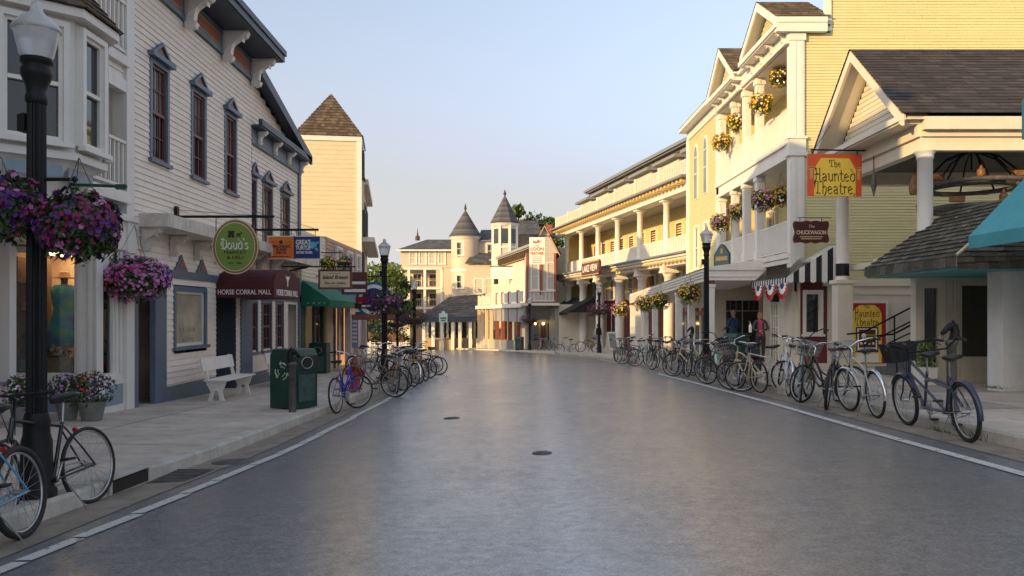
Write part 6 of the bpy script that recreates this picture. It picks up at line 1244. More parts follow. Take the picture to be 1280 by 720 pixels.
def recycling(x, y, z, rz, label, sym=True):
    t = thing('litter_bin', label, 'litter bin', (x,y,z), rz, 'dark green litter bins'); w, d, h = .30, .29, 1.05
    b = MB(); b.prism([(-d,0),(d,0),(d,h-.12),(d-.06,h),(-d+.06,h),(-d,h-.12)],'x',-w,w); b.build('bin_body', dgreen, t, .015)
    for s in (-1,):
        b = MB(); b.box(-.21,.21,-d-.02,-d,.12,.60); b.build('notice', mat('grey_green_notice',(.06,.10,.09),.4,.4,9), t); b = MB(); b.box(-w+.01,w-.01,-d-.02,-d,h-.36,h-.13); b.build('lid_panel', mat('bin_panel',(.03,.035,.03),.4,.2), t); b = MB(); b.prism([(.13*math.cos(j*.2618),h-.245+.09*math.sin(j*.2618)) for j in range(24)],'y',-d-.026,-d-.02); b.build('opening', blkm, t); b = MB(); b.tube([(.14*math.cos(j*.2618),-d-.024,h-.245+.10*math.sin(j*.2618)) for j in range(24)],.012,5,closed=True); b.build('opening_rim', steel, t)
    if sym:
        b = MB()
        for k in range(3):
            a0 = rad(90+120*k); M = lambda r, an: (-w-.006, -(r*math.cos(an)), .66+r*math.sin(an))
            pts = [M(.15,a0-.75),M(.15,a0-.25),M(.14,a0+.15)]; b.tube([pts[0],pts[1]],.016,4); b.tube([pts[1],pts[2]],.016,4); c1 = M(.15,a0+.45); b.add([M(.19,a0+.1),M(.09,a0+.1),c1],[(0,1,2)])
            b.tube([M(.09,a0-.9),M(.085,a0-.3),M(.08,a0+.3)],.010,4)
        b.build('recycling_symbol', mat('pale_recycling_mark',(.50,.56,.40),.5,.1), t)
    return t
recycling(-3.93,14.35,sl(14.3)+.01,62,'large dark green recycling bin with a pale three-arrow symbol on the left pavement')
recycling(7.25,25.8,sr(25.8)+.02,-62,'dark green bin behind the parked bicycles, in front of the man in blue',False)
recycling(.6,63.0,zr(.6,63)+.15,-10,'dark green bin by the red posts at the far end',False); recycling(-6.5,26.9,sl(26.9),0,'dark green bin beside the pink porch posts',False)
def horse_post(x, y, z, rz, label, h=.84):
    t = thing('hitching_post', label, 'hitching post', (x,y,z), rz, 'horse head hitching posts'); b = MB(); b.lathe([(.062,0),(.058,h),(.075,h+.01),(.078,h+.05),(.06,h+.07)],14); b.build('pole', iron, t)
    b = MB(); b.tube([(.02,0,h+.05),(.05,0,h+.14),(.055,0,h+.24),(.01,0,h+.33)],[.085,.085,.075,.058],14); b.tube([(.05,0,h+.32),(-.02,0,h+.325),(-.10,0,h+.265),(-.165,0,h+.195),(-.18,0,h+.17)],[.045,.066,.052,.042,.03],14)
    b.lathe([(.018,0),(.012,.05),(.001,.085)],6,(.02,.025,h+.355)); b.lathe([(.018,0),(.012,.05),(.001,.085)],6,(.02,-.025,h+.355)); b.tube([(.03,0,h+.385),(.085,0,h+.33),(.115,0,h+.23),(.115,0,h+.10)],[.014,.025,.026,.016],8); b.v = [(v[0]*.72, v[1]*.72, h+.05+(v[2]-h-.05)*.74) for v in b.v]; b.build('horse_head', blk, t)
    b = MB(); b.tube([(-.118,.028*math.cos(j*.6),h+.115+.028*math.sin(j*.6)) for j in range(11)],.006,5); b.build('ring', iron, t)
horse_post(-3.75,13.6,sl(13.6)-.02,190,'horse head hitching post standing before the recycling bin on the left',.80)
horse_post(5.66,10.25,sr(10.15)-.02,0,'horse head hitching post behind the tandem on the right',.90)
horse_post(5.9,26.2,sr(26.2),0,'horse head hitching post among the far bicycles on the right',1.0)
t = thing('fire_hydrant', 'red fire hydrant on the left pavement behind the blue bicycle', 'fire hydrant', (-3.78,19.2,sl(19.2)-.01)); b = MB(); b.lathe([(.17,0),(.17,.05),(.125,.08),(.12,.52),(.15,.53),(.15,.58),(.13,.60),(.10,.70),(.05,.75),(.04,.80),(.0,.81)],18); b.build('barrel', redp, t)
for s in (-1,1): b = MB(); b.tube([(0,0,.42),(s*.2,0,.42)],[.06,.06],12); b.tube([(s*.17,0,.42),(s*.23,0,.42)],[.075,.07],8); b.build('outlet_cap', redp, t)
b = MB(); b.tube([(0,0,.36),(0,-.2,.36)],[.075,.075],12); b.tube([(0,-.17,.36),(0,-.23,.36)],[.095,.09],8); b.build('outlet_cap', redp, t)
q = thing('sandwich_board', 'white sandwich board standing by the lamp and the pedestrian', 'sandwich board', (6.55,52.5,zr(6.5,52.5)+.16), 20); b = MB(); M = Matrix.Rotation(rad(-14),3,'X'); b.obox((0,-.16,.6),(.6,.03,1.2),M); b.obox((0,.16,.6),(.6,.03,1.2),Matrix.Rotation(rad(14),3,'X')); b.build('panels', swhite, q); b = MB(); b.obox((0,-.18,.62),(.48,.03,.95),M); b.build('poster_face', greyp, q)
# weeds and grass in the gutters
wd = MB(); rnd = random.Random(4)
for (cx, cy, n, s) in ((5.24,8.95,150,.12),(5.22,9.7,90,.09),(-3.62,18.2,160,.08),(8.42,13.95,90,.06),(-6.62,14.3,90,.035),(5.24,11.6,60,.05)):
    for i in range(n):
        x, y = cx+rnd.gauss(0,.03), cy+rnd.gauss(0,.16); z = zr(x,y)+(KH if x < -3.45 or x > 5.4 else 0)-.01; a0 = rnd.random()*6.3; hh = s*rnd.uniform(.5,1.2)
        wd.add([(x-.005*math.cos(a0),y-.005*math.sin(a0),z),(x+.005*math.cos(a0),y+.005*math.sin(a0),z),(x+rnd.gauss(0,.06),y+rnd.gauss(0,.06),z+hh)],[(0,1,2)],rnd.choice((0,1)))
tag(wd.build('weeds',[grn1,grn3]),'small green weeds growing at the kerbs','weeds',kind='stuff')
pl = thing('potted_plant', 'yellow-green plant in a white box at the theatre shopfront beside the tandem basket', 'plant', (8.35,16.1,sr(16.1)+.02)); b = MB(); b.prism([(-.14,0),(.14,0),(.18,.35),(-.18,.35)],'y',-.16,.16); b.build('pot', whitec, pl); b = MB(); leafball(b,260,(0,0,.6),(.28,.28,.32),.05,[0,1,1],rnd=random.Random(3)); b.build('foliage',[grn1,grn3],pl)
# ================================================================ bicycles (local: rear wheel contact at the origin, x forwards)
WR = .335
rimm = mat('worn_alloy_rim', (.50,.50,.50), .3, .25, 8, metal=.9)
_bm = {}
def ring(mb, R_, r, n=40, m=8, cx=0, cz=0, mi=0):
    mb.tube([(cx+R_*math.cos(2*math.pi*i/n), 0, cz+R_*math.sin(2*math.pi*i/n)) for i in range(n)], r, m, mi, closed=True)
def bike_mesh(key, f):
    if key not in _bm: _bm[key] = f()
    return _bm[key]
ph = lambda m: [m]
def mk_tyre(fat): 
    b = MB(); ring(b, WR-fat, fat, 44, 8); return b.mesh('tyre', rubber)
def mk_rim(fat):
    b = MB(); ring(b, WR-fat*2-.003, .0095, 44, 6); b.tube([(0,-.045,0),(0,.045,0)],[.020,.020],10); b.tube([(0,-.075,0),(0,.075,0)],.007,6); return b.mesh('rim', rimm)
def mk_spokes(fat):
    b = MB(); R_ = WR-fat*2-.01
    for i in range(24):
        a0 = 2*math.pi*i/24; s = -1 if i % 2 else 1; a1 = a0+(.35 if (i//2) % 2 else -.35)
        b.tube([(.018*math.cos(a1),s*.03,.018*math.sin(a1)),(R_*math.cos(a0),0,R_*math.sin(a0))],.0016,3)
    return b.mesh('spokes', steel)
def mk_frame(kind, wb):
    b = MB(); T = b.tube; r = .016
    if kind == 'tandem':
        B1, B2 = (.46,0,.29), (1.05,0,.29); H0, H1 = (wb-.22,0,.70), (wb-.27,0,.86); S1, S2 = (.28,0,.72), (.86,0,.74)
        T([H1,(.9,0,.66),(.45,0,.60),(.20,0,.56)],.019,8); T([H0,B2],.02,8); T([B1,B2],.02,8); T([S1,B1],.017,8); T([S2,B2],.017,8); T([H0,(.95,0,.52),B1],.016,8); T([(.95,0,.62),(.6,0,.66),(.3,0,.60),(.05,0,.40)],.016,8)
        seats = [S1, S2]
    else:
        B1 = (.43,0,.28); H0, H1 = (wb-.20,0,.68), (wb-.245,0,.83); S1 = (.27,0,.74)
        if kind == 'step': T([H1,(.62,0,.56),(.40,0,.44)],r,8); T([H0,(.66,0,.45),B1],.018,8)
        elif kind == 'cruiser': T([H1,(.60,0,.80),(.28,0,.66)],r,8); T([H0,(.62,0,.62),(.30,0,.54),(.06,0,.38)],.013,8); T([H0,(.60,0,.40),B1],.018,8)
        else: T([(H1[0]+.005,0,H1[2]-.02),(.28,0,.71)],r,8); T([H0,B1],.018,8)
        T([S1,B1],r,8)
    T([(H0[0]+.012,0,H0[2]-.04),H1],.021,10)
    for s in (-1,1):
        T([(0,s*.062,WR),(.2,s*.055,WR-.02),(B1[0],s*.03,B1[2])],.009,6); T([(0,s*.062,WR),(.12,s*.05,.50),(.275,s*.02,.70)],.008,6)
    T([(B1[0],-.04,B1[2]),(B1[0],.04,B1[2])],.022,10)
    return b.mesh('frame', blk)
def mk_fork(wb):
    b = MB(); T = b.tube; T([(wb-.20,0,.70),(wb-.192,0,.66)],.022,8); T([(wb-.17,-.055,.655),(wb-.19,0,.672),(wb-.17,.055,.655)],.014,6)
    for s in (-1,1): T([(wb-.175,s*.055,.66),(wb-.10,s*.056,.47),(wb-.03,s*.056,.39),(wb,s*.058,WR)],[.013,.012,.010,.008],6)
    return b.mesh('fork', blk)
def mk_bar(kind, wb, up=0):
    b = MB(); T = b.tube; hx_, hz = wb-.245, .83
    T([(hx_,0,hz),(hx_-.035,0,hz+.13+up),(hx_+.03,0,hz+.17+up)],.012,8); c = (hx_+.03,0,hz+.17+up); z = c[2]
    if kind == 'flat': P_ = [(c[0]-.05,-.30,z+.02),(c[0]-.01,-.12,z+.01),c,(c[0]-.01,.12,z+.01),(c[0]-.05,.30,z+.02)]; g = ((-.05,.20,.02),(-.06,.31,.02))
    else: P_ = [(c[0]-.26,-.33,z+.07),(c[0]-.12,-.30,z+.10),(c[0]+.02,-.16,z+.07),c,(c[0]+.02,.16,z+.07),(c[0]-.12,.30,z+.10),(c[0]-.26,.33,z+.07)]; g = ((-.16,.31,.09),(-.29,.335,.07))
    T(P_,.011,8); me = b.mesh('handlebar', chrome); b = MB()
    for s in (-1,1):
        b.tube([(c[0]+g[0][0],s*g[0][1],z+g[0][2]),(c[0]+g[1][0],s*g[1][1],z+g[1][2])],.017,8); b.tube([(c[0]+g[0][0]+.0,s*(g[0][1]-.02),z+g[0][2]-.01),(c[0]+g[0][0]+.05,s*g[0][1],z+g[0][2]-.03),(c[0]+g[1][0]+.06,s*g[1][1],z+g[1][2]-.05)],.006,5)
    b.tube([(c[0],-.1,z),(c[0]+.09,-.05,z-.05),(c[0]+.05,0,z-.25),(wb-.19,.02,.62)],.004,4); b.tube([(c[0],.12,z),(c[0]+.08,.08,z-.06),(c[0]-.0,.03,z-.3)],.004,4)
    return me, b.mesh('grips', blkm)
def mk_saddle(wide):
    b = MB(); w = .11 if wide else .075; vs = []; fs = []
    st = [(-.13,.0,.55,.0),(-.115,1,.9,.01),(-.05,1.0,1,.012),(.02,.62,.95,.004),(.08,.30,.9,.0),(.135,.20,.8,-.004),(.15,.05,.6,-.01)]; k = 10
    for (x, ww, hh, dz) in st:
        for j in range(k): a0 = 2*math.pi*j/k; yy = math.cos(a0)*max(.012,ww*w); zz = math.sin(a0); vs.append((x,yy,dz+(zz*.022 if zz > 0 else zz*.045*hh)))
    for i in range(len(st)-1):
        for j in range(k): fs.append((i*k+j,i*k+(j+1)%k,(i+1)*k+(j+1)%k,(i+1)*k+j))
    fs.append(tuple(range(k))[::-1]); fs.append(tuple(range((len(st)-1)*k,len(st)*k))); b.add(vs,fs,0,True)
    b.tube([(-.09,-.03,-.03),(.0,-.025,-.055),(.10,-.01,-.025)],.005,5); b.tube([(-.09,.03,-.03),(.0,.025,-.055),(.10,.01,-.025)],.005,5); return b.mesh('saddle', saddle_m)
def mk_crank():
    b = MB(); ring(b,.088,.007,24,5); ring(b,.05,.006,16,5)
    for i in range(5): a0 = i*1.2566; b.tube([(0,0,0),(.085*math.cos(a0),0,.085*math.sin(a0))],.006,4)
    b.tube([(0,0,0),(.06,-.02,-.155)],.010,6); b.tube([(0,.09,0),(-.06,.11,.155)],.010,6); b.tube([(0,-.01,0),(0,.10,0)],.012,8)
    b.tube([(0,.0,.088),(-.41,.0,.095)],.005,4); b.tube([(0,.0,-.088),(-.41,.0,.020)],.005,4); ring(b,.042,.006,14,4,-.42,.058)
    me = b.mesh('crankset', steel); b = MB(); b.box(.015,.105,-.115,-.035,-.165,-.145); b.box(-.105,-.015,.115,.195,.145,.165); return me, b.mesh('pedals', blkm)
def mk_arc(a0, a1, R_, w, nm, m):
    b = MB(); n = 18; vs = []
    for i in range(n+1):
        a = a0+(a1-a0)*i/n
        for (dw, dr) in ((-w,-.012),(-w*.6,.004),(0,.010),(w*.6,.004),(w,-.012)): vs.append(((R_+dr)*math.cos(a), dw, (R_+dr)*math.sin(a)))
    b.add(vs, [(i*5+j,i*5+j+1,(i+1)*5+j+1,(i+1)*5+j) for i in range(n) for j in range(4)], 0, True)
    for s in (-1,1): am = a0+(a1-a0)*.12; b.tube([(0,s*.05,0),((R_)*math.cos(am),s*w*.8,R_*math.sin(am))],.003,4)
    return b.mesh(nm, m)
def mk_basket(solid):
    b = MB(); 
    def rim_(z, k): return [(-.13*k,-.19*k,z),(.15*k,-.19*k,z),(.15*k,.19*k,z),(-.13*k,.19*k,z)]
    t0, t1 = rim_(0,.8), rim_(.24,1.0)
    for z, k, r in ((0,.8,.004),(.08,.87,.003),(.16,.93,.003),(.24,1,.006)): b.tube(rim_(z,k),r,4,closed=True)
    for i in range(4):
        for q in range(6): f = q/6; p0 = Vector(t0[i]).lerp(Vector(t0[(i+1)%4]),f); p1 = Vector(t1[i]).lerp(Vector(t1[(i+1)%4]),f); b.tube([p0,p1],.0025,3)
    for q in range(6): f = (q+.5)/6; b.tube([Vector(t0[0]).lerp(Vector(t0[1]),f),Vector(t0[3]).lerp(Vector(t0[2]),f)],.0025,3)
    if solid:
        for i in range(4): b.quad(t0[i],t0[(i+1)%4],t1[(i+1)%4],t1[i])
        b.quad(*t0)
    return b.mesh('basket', blkm if solid else steel)
def mk_stand(sd): b = MB(); b.tube([(.34,.03*sd,.27),(.30,.15*sd,.06),(.29,.17*sd,.0)],.006,6); return b.mesh('kickstand', tin)
def mk_rack(): 
    b = MB()
    for s in (-1,1): b.tube([(.12,s*.05,.70),(-.22,s*.05,.71),(-.25,0,.71)],.005,5); b.tube([(-.1,s*.05,.71),(0,s*.065,WR)],.005,5)
    for q in range(4): b.tube([(.08-q*.09,-.05,.705),(.08-q*.09,.05,.705)],.005,4)
    return b.mesh('rear_rack', blkm)
GB = 'bicycles parked along the kerbs'
paints = {}
def paint(nm, c, m=.0):
    if nm not in paints: paints[nm] = mat('bike_paint_'+nm, c, .3, .12, 6, metal=m, coat=.4)
    return paints[nm]
def bicycle(x, y, head, label, kind='hybrid', col=None, steer=0, lean=6, bar='flat', fender=None, basket=None, rack=False, fat=.019, z=None, wide=False, bag=False, bar_col=None, side=1):
    wb = 1.62 if kind == 'tandem' else 1.03
    t = thing('bicycle', label, 'bicycle', (x,y,(zr(x,y) if z is None else z)), 0, GB); h = rad(head)
    x2, y2 = x+wb*math.cos(h), y+wb*math.sin(h)
    onkerb = (x2 > lerp_at(RK,y2)+.14 and y2 < 58) or (x2 < lerp_at(LK,y2)-.14 and y2 < 40)
    pitch = -math.atan2(zr(x2,y2)+(KH if onkerb else 0)-t.location.z, wb)
    t.rotation_euler = (Matrix.Rotation(h,3,'Z') @ Matrix.Rotation(pitch,3,'Y') @ Matrix.Rotation(rad(lean),3,'X')).to_euler()
    col = col or blk
    H0, H1 = Vector((wb-.20,0,.68)), Vector((wb-.245,0,.83))
    if kind == 'tandem': H0, H1 = Vector((wb-.22,0,.70)), Vector((wb-.27,0,.86))
    ax = (H1-H0).normalized(); ST = Matrix.Translation(H0) @ Matrix.Rotation(rad(steer),4,ax) @ Matrix.Translation(-H0)
    def put(nm, me, parent=t, M=None, m=None):
        o = bpy.data.objects.new(nm, me); COL.objects.link(o); o.parent = parent
        if M is not None: o.matrix_basis = M
        if m is not None: o.material_slots[0].link = 'OBJECT'; o.material_slots[0].material = m
        return o
    for (cx, M) in ((0,None),(wb,ST)):
        B = Matrix.Translation((cx,0,WR)); B = (M @ B) if M is not None else B
        B = B @ Matrix.Rotation(RN.random()*6,4,'Y')
        w = put('wheel', bike_mesh(('tyre',fat),lambda:mk_tyre(fat)), t, B); put('rim', bike_mesh(('rim',fat),lambda:mk_rim(fat)), w); put('spokes', bike_mesh(('spokes',fat),lambda:mk_spokes(fat)), w)
    put('frame', bike_mesh(('frame',kind),lambda:mk_frame(kind,wb)), m=col)
    put('fork', bike_mesh(('fork',kind),lambda:mk_fork(wb)), M=ST, m=col)
    me, gm = bike_mesh(('bar',bar,kind),lambda:mk_bar(bar,wb)); hb = put('handlebar', me, M=ST, m=bar_col); put('grips', gm, hb)
    sm = bike_mesh(('saddle',wide),lambda:mk_saddle(wide)); tops = [(.27,.74)] if kind != 'tandem' else [(.28,.72),(.86,.74)]
    def post(): b = MB(); b.tube([(0,0,0),(-.035,0,.19)],.012,8); return b.mesh('seat_post', steel)
    for (sx_, sz_) in tops:
        put('seat_post', bike_mesh('post',post), M=Matrix.Translation((sx_,0,sz_-.02))); put('saddle', sm, M=Matrix.Translation((sx_-.045,0,sz_+.215)))
    cm, pm = bike_mesh('crank',mk_crank)
    for bx in ([.43] if kind != 'tandem' else [.46,1.05]):
        c = put('crankset', cm, M=Matrix.Translation((bx,-.05,.28)), ); put('pedals', pm, c)
    if kind == 'tandem':
        def stoker(): b = MB(); b.tube([(.83,0,.92),(.80,0,1.0),(.80,0,1.02)],.012,6); b.tube([(.55,-.33,1.10),(.68,-.31,1.12),(.79,-.22,1.0),(.80,0,.99),(.79,.22,1.0),(.68,.31,1.12),(.55,.33,1.10)],.011,8); return b.mesh('stoker_handlebar', blk)
        def sgr(): b = MB(); b.tube([(.52,-.335,1.09),(.66,-.315,1.12)],.018,8); b.tube([(.52,.335,1.09),(.66,.315,1.12)],.018,8); return b.mesh('grips', blkm)
        sh = put('stoker_handlebar', bike_mesh('stoker',stoker)); put('grips', bike_mesh('stokergrips',sgr), sh)
    put('kickstand', bike_mesh(('stand',side),lambda:mk_stand(side)))
    if fender is not None:
        put('fender', bike_mesh('fr',lambda:mk_arc(rad(35),rad(190),WR+.018,.030,'rear_fender',chrome)), M=Matrix.Translation((0,0,WR)), m=fender)
        put('fender', bike_mesh('ff',lambda:mk_arc(rad(30),rad(150),WR+.018,.030,'front_fender',chrome)), M=ST @ Matrix.Translation((wb,0,WR)), m=fender)
    if basket: put('basket', bike_mesh(('basket',basket),lambda:mk_basket(basket == 'dark')), M=ST @ Matrix.Translation((wb-.02,0,.84)))
    if rack: put('rear_rack', bike_mesh('rack',mk_rack))
    if bag:
        def bg(): b = MB(); b.prism([(-.22,.72),(.10,.72),(.12,.84),(.0,.92),(-.18,.90)],'y',-.11,.11); b.box(-.2,.08,.07,.17,.42,.72); b.box(-.2,.08,-.17,-.07,.42,.72); return b.mesh('saddle_bag', blkm)
        o = put('saddle_bag', bike_mesh('bag',bg)); 
    def refl(): b = MB(); b.prism([(.02*math.cos(j*.524),.02*math.sin(j*.524)) for j in range(12)],'x',-.010,.010); return b.mesh('reflector', sred)
    put('reflector', bike_mesh('refl',refl), M=Matrix.Translation((.13,0,.66)))
    return t
P = paint
# left kerb, near
bicycle(-3.50,5.72,-88,'light blue mountain bicycle cut by the left edge of the photo, nearest the camera','hybrid',P('sky_blue',(.10,.32,.55)),0,7,fat=.025,side=1,bar_col=blk)
bicycle(-3.66,6.95,-100,'black road bicycle leaning beside the nearest lamp post with its saddle to the right','hybrid',P('black',(.012,.011,.011)),14,7,fat=.017,bar_col=blk)
bicycle(-3.24,14.75,80,'blue and purple bicycle with a silver wire basket beside the red hydrant','step',P('violet_blue',(.04,.03,.42)),-38,-5,'cruiser',None,'wire',fat=.019,wide=True)
left = [(-2.74,18.4,172,'cruiser','brown',(.20,.13,.07),'black and tan cruiser bicycle seen side-on, nearest of the left cluster',None,None),(-2.80,19.3,104,'hybrid','gold',(.42,.27,.08),'gold framed bicycle seen end-on in the left cluster beside the tan cruiser',None,'wire'),(-2.85,20.6,150,'hybrid','black',(.012,.011,.011),'black bicycle third in the left cluster',None,None),(-2.72,22.0,128,'step','silver',(.5,.5,.5),'silver step-through bicycle in the middle of the left cluster',chrome,'wire'),
        (-2.80,23.4,140,'cruiser','cream',(.62,.52,.30),'cream framed cruiser bicycle in the left cluster',None,None),(-2.68,24.8,118,'cruiser','ochre',(.55,.34,.06),'ochre yellow cruiser bicycle towards the far side of the left cluster',None,None),(-2.72,26.4,146,'hybrid','charcoal',(.04,.04,.045),'charcoal bicycle second from the far end of the left cluster',None,'dark'),(-2.60,28.6,165,'hybrid','black',(.012,.011,.011),'black bicycle seen side-on at the far end of the left cluster',None,None),
        (-2.95,30.6,160,'hybrid','steel',(.25,.27,.3),'steel grey bicycle almost hidden behind the far end of the left cluster',None,None)]
for i, (x, y, hd_, k, cn, c, l, fe, ba) in enumerate(left): bicycle(x,y,hd_,l,k,P(cn,c),RN.uniform(-25,25),RN.choice((-6,6)),'cruiser' if k != 'hybrid' or i % 3 else 'flat',fe,ba,wide=i % 2 == 0)
bicycle(-5.3,30.3,80,'dark bicycle standing behind the pink porch posts on the left pavement','hybrid',P('black',(.012,.011,.011)),10,6,z=sl(30.3)+.02)
bicycle(-5.0,25.4,20,'white bicycle leaning by the pink porch beam behind the red hydrant','cruiser',P('white',(.7,.7,.68)),0,5,'cruiser',z=sl(25.4)+.02)
for i,(x,y) in enumerate(((-9.9,60),(-11.2,62))): bicycle(x,y,20+i*30,['dark bicycle far off on the left by the white fence','grey bicycle farthest off on the left by the white fence'][i],'hybrid',P('black',(.012,.011,.011)),0,5,z=zr(x,y)+.15)
# right kerb, near to far
bicycle(5.02,8.75,85,'navy blue tandem bicycle with two saddles and a black front basket at the right kerb','tandem',P('navy',(.028,.034,.07)),4,-6,'cruiser',P('navy',(.028,.034,.07)),'dark',fat=.026,wide=True,bar_col=blk)
bicycle(5.16,11.25,87,'silver white cruiser bicycle with wide bars parked left of the tandem','cruiser',P('silver',(.5,.5,.5)),10,-4,'cruiser',chrome,'wire',fat=.021,wide=True)
bicycle(4.95,12.55,64,'black fat-tyred bicycle with a red rear light, just beyond the silver cruiser','hybrid',P('charcoal',(.04,.04,.045)),-32,5,'flat',fat=.026)
bicycle(5.02,13.9,72,'pale teal bicycle right behind the fat-tyred black one','step',P('pale_teal',(.30,.42,.42)),-28,5,'cruiser',None,'wire')
bicycle(5.30,15.3,80,'white bicycle with bare chrome bars in the right row','step',P('white',(.7,.7,.68)),-20,5,'flat',chrome)
bicycle(5.05,16.2,104,'cream bicycle turned to show its front wheel in the right row','cruiser',P('cream',(.62,.52,.30)),42,-4,'cruiser',None,'wire')
bicycle(5.10,17.1,84,'dark bicycle with a black saddle bag in the right row','hybrid',P('black',(.012,.011,.011)),8,5,'flat',rack=True,bag=True,fat=.021)
bicycle(5.15,18.4,112,'black bicycle seen nearly side-on left of the saddle bag bicycle','hybrid',P('charcoal',(.04,.04,.045)),20,-5,'flat')
bicycle(5.18,19.9,74,'white and mint green bicycle in the middle of the right row','hybrid',P('mint',(.45,.62,.48)),0,-7,'cruiser',P('mint',(.45,.62,.48)),fat=.021)
bicycle(5.2,21.5,104,'dark green bicycle beside the right lamp post','step',P('dark_green',(.01,.07,.045)),-10,5,'cruiser',None,'wire')
bicycle(5.22,23.0,110,'black bicycle just beyond the right lamp post','hybrid',P('black',(.012,.011,.011)),5,-5)
bicycle(5.25,24.3,92,'red bicycle end-on in the far part of the right row','hybrid',P('dull_red',(.22,.04,.03)),0,5)
bicycle(5.28,25.6,88,'grey bicycle end-on left of the red one','hybrid',P('steel',(.25,.27,.3)),-12,5,'cruiser')
bicycle(5.25,27.2,84,'pale silver bicycle end-on in the far part of the right row','step',P('silver',(.5,.5,.5)),0,-5,'cruiser',None,'wire')
bicycle(5.2,28.6,94,'black bicycle end-on beside the round pale one','hybrid',P('black',(.012,.011,.011)),10,5)
extra = [(5.52,13.0,118,'step','black',(.012,.011,.011),'black step-through bicycle tangled behind the fat-tyred one','cruiser','wire'),(5.42,14.5,58,'cruiser','brown',(.20,.13,.07),'brown cruiser bicycle wedged between the pale teal and the bare chrome ones','cruiser',None),(5.50,15.9,128,'hybrid','silver',(.5,.5,.5),'silver bicycle crossing behind the cream one in the right row','flat',None),(5.05,17.75,70,'hybrid','white',(.7,.7,.68),'white framed bicycle between the saddle bag bicycle and the side-on black one','flat',None),(5.45,19.1,96,'cruiser','wine',(.14,.015,.03),'wine red cruiser bicycle behind the white and mint one','cruiser','dark'),
 (5.05,20.7,62,'hybrid','black',(.012,.011,.011),'black bicycle leaning the other way next to the mint one','cruiser',None),(5.40,22.3,136,'hybrid','cream',(.62,.52,.30),'cream coloured bicycle right behind the lamp post on the right','flat',None),(5.12,23.7,76,'cruiser','navy2',(.03,.04,.10),'dark navy cruiser bicycle before the end-on red one','cruiser','wire'),(5.40,26.4,126,'hybrid','black',(.012,.011,.011),'black bicycle crossing behind the grey end-on one','flat',None),(5.30,31.4,66,'hybrid','mint',(.45,.62,.48),'mint green bicycle overlapping the pale side-on one','flat',None),(5.1,33.2,98,'step','dull_red',(.22,.04,.03),'red step-through bicycle near the far end of the right row','cruiser',None)]
for i, (x, y, hd_, k, cn, c, l, br, ba) in enumerate(extra): bicycle(x,y,hd_,l,k,P(cn,c),RN.uniform(-35,35),RN.choice((-8,-5,6,9)),br,None,ba,wide=i % 2 == 0,bar_col=blk if i % 3 else None)
bicycle(5.75,30.4,176,'pale bicycle seen fully side-on in the far part of the right row','step',P('pale_teal',(.30,.42,.42)),0,-5,'flat')
bicycle(5.45,32.4,150,'dark bicycle with a wire basket near the far end of the canopy','hybrid',P('charcoal',(.04,.04,.045)),20,5,'cruiser',None,'wire')
bicycle(5.15,34.0,120,'black bicycle second from the far end of the right row','hybrid',P('black',(.012,.011,.011)),0,5)
bicycle(5.0,35.8,100,'dark bicycle at the far end of the long right row','hybrid',P('steel',(.25,.27,.3)),0,-5)
bicycle(5.25,49.6,182,'black bicycle side-on by the pedestrian with a rucksack','hybrid',P('black',(.012,.011,.011)),0,5)
bicycle(3.95,50.6,150,'silver blue bicycle by the hotel columns, left of the black side-on one','step',P('sky_blue',(.10,.32,.55)),20,5,'cruiser')
for i, (x, y, c, l) in enumerate(((1.95,58.6,(.5,.5,.5),'silver bicycle leftmost of the three under the lit shop lamps'),(2.35,57.6,(.12,.02,.02),'dark red bicycle in the middle of the three under the lit shop lamps'),(2.9,56.4,(.012,.011,.011),'black bicycle rightmost of the three under the lit shop lamps'))): bicycle(x,y,80+i*12,l,'hybrid',P('far_%s' % ('abc'[i]),c),10,5,'flat')
# ================================================================ people
skin = mat('skin', (.42,.24,.17), .55, .08, 6); navyj = mat('blue_jacket_cloth', (.018,.05,.13), .8, .15, 6, bump=.2); dtrous = mat('dark_trousers', (.03,.032,.04), .85, .15, 6); greyj = mat('charcoal_jacket_cloth', (.07,.065,.07), .85, .15, 6, bump=.2); pinks = mat('hot_pink_shirt', (.62,.03,.16), .7, .1); hairg = mat('grey_hair', (.26,.22,.18), .7, .2, 30); hairb = mat('blond_hair', (.24,.12,.05), .6, .2, 30); hairk = mat('dark_hair', (.02,.015,.012), .6, .2, 30); denim = mat('denim_blue', (.16,.21,.34), .85, .15, 6); ruck = mat('black_rucksack_cloth', (.012,.012,.013), .8, .2); shoem = mat('dark_shoe', (.03,.025,.02), .6, .2); phone_m = mat('black_phone', (.01,.01,.012), .2, .1); whites = mat('white_top_cloth', (.6,.6,.6), .8, .08)
def skinbody(name, V, E, mats, pick, parent, sub=2):
    """V: list of (xyz, radius); grown to one continuous mesh, then coloured by height and place"""
    me = bpy.data.meshes.new(name); me.from_pydata([v[0] for v in V], E, []); o = bpy.data.objects.new(name, me); COL.objects.link(o)
    m = o.modifiers.new('skin','SKIN'); m.use_smooth_shade = True
    if not me.skin_vertices: me.skin_vertices.new() if hasattr(me.skin_vertices,'new') else None
    for i, sv in enumerate(me.skin_vertices[0].data): r = V[i][1]; sv.radius = r if isinstance(r, tuple) else (r, r); sv.use_root = (i == 0)
    s = o.modifiers.new('sub','SUBSURF'); s.levels = sub; s.render_levels = sub
    dg = bpy.context.evaluated_depsgraph_get(); me2 = bpy.data.meshes.new_from_object(o.evaluated_get(dg)); bpy.data.objects.remove(o)
    me2.materials.clear()
    for q in mats: me2.materials.append(q)
    for p in me2.polygons: p.material_index = pick(p.center); p.use_smooth = True
    b = bpy.data.objects.new(name, me2); COL.objects.link(b); b.parent = parent; return b
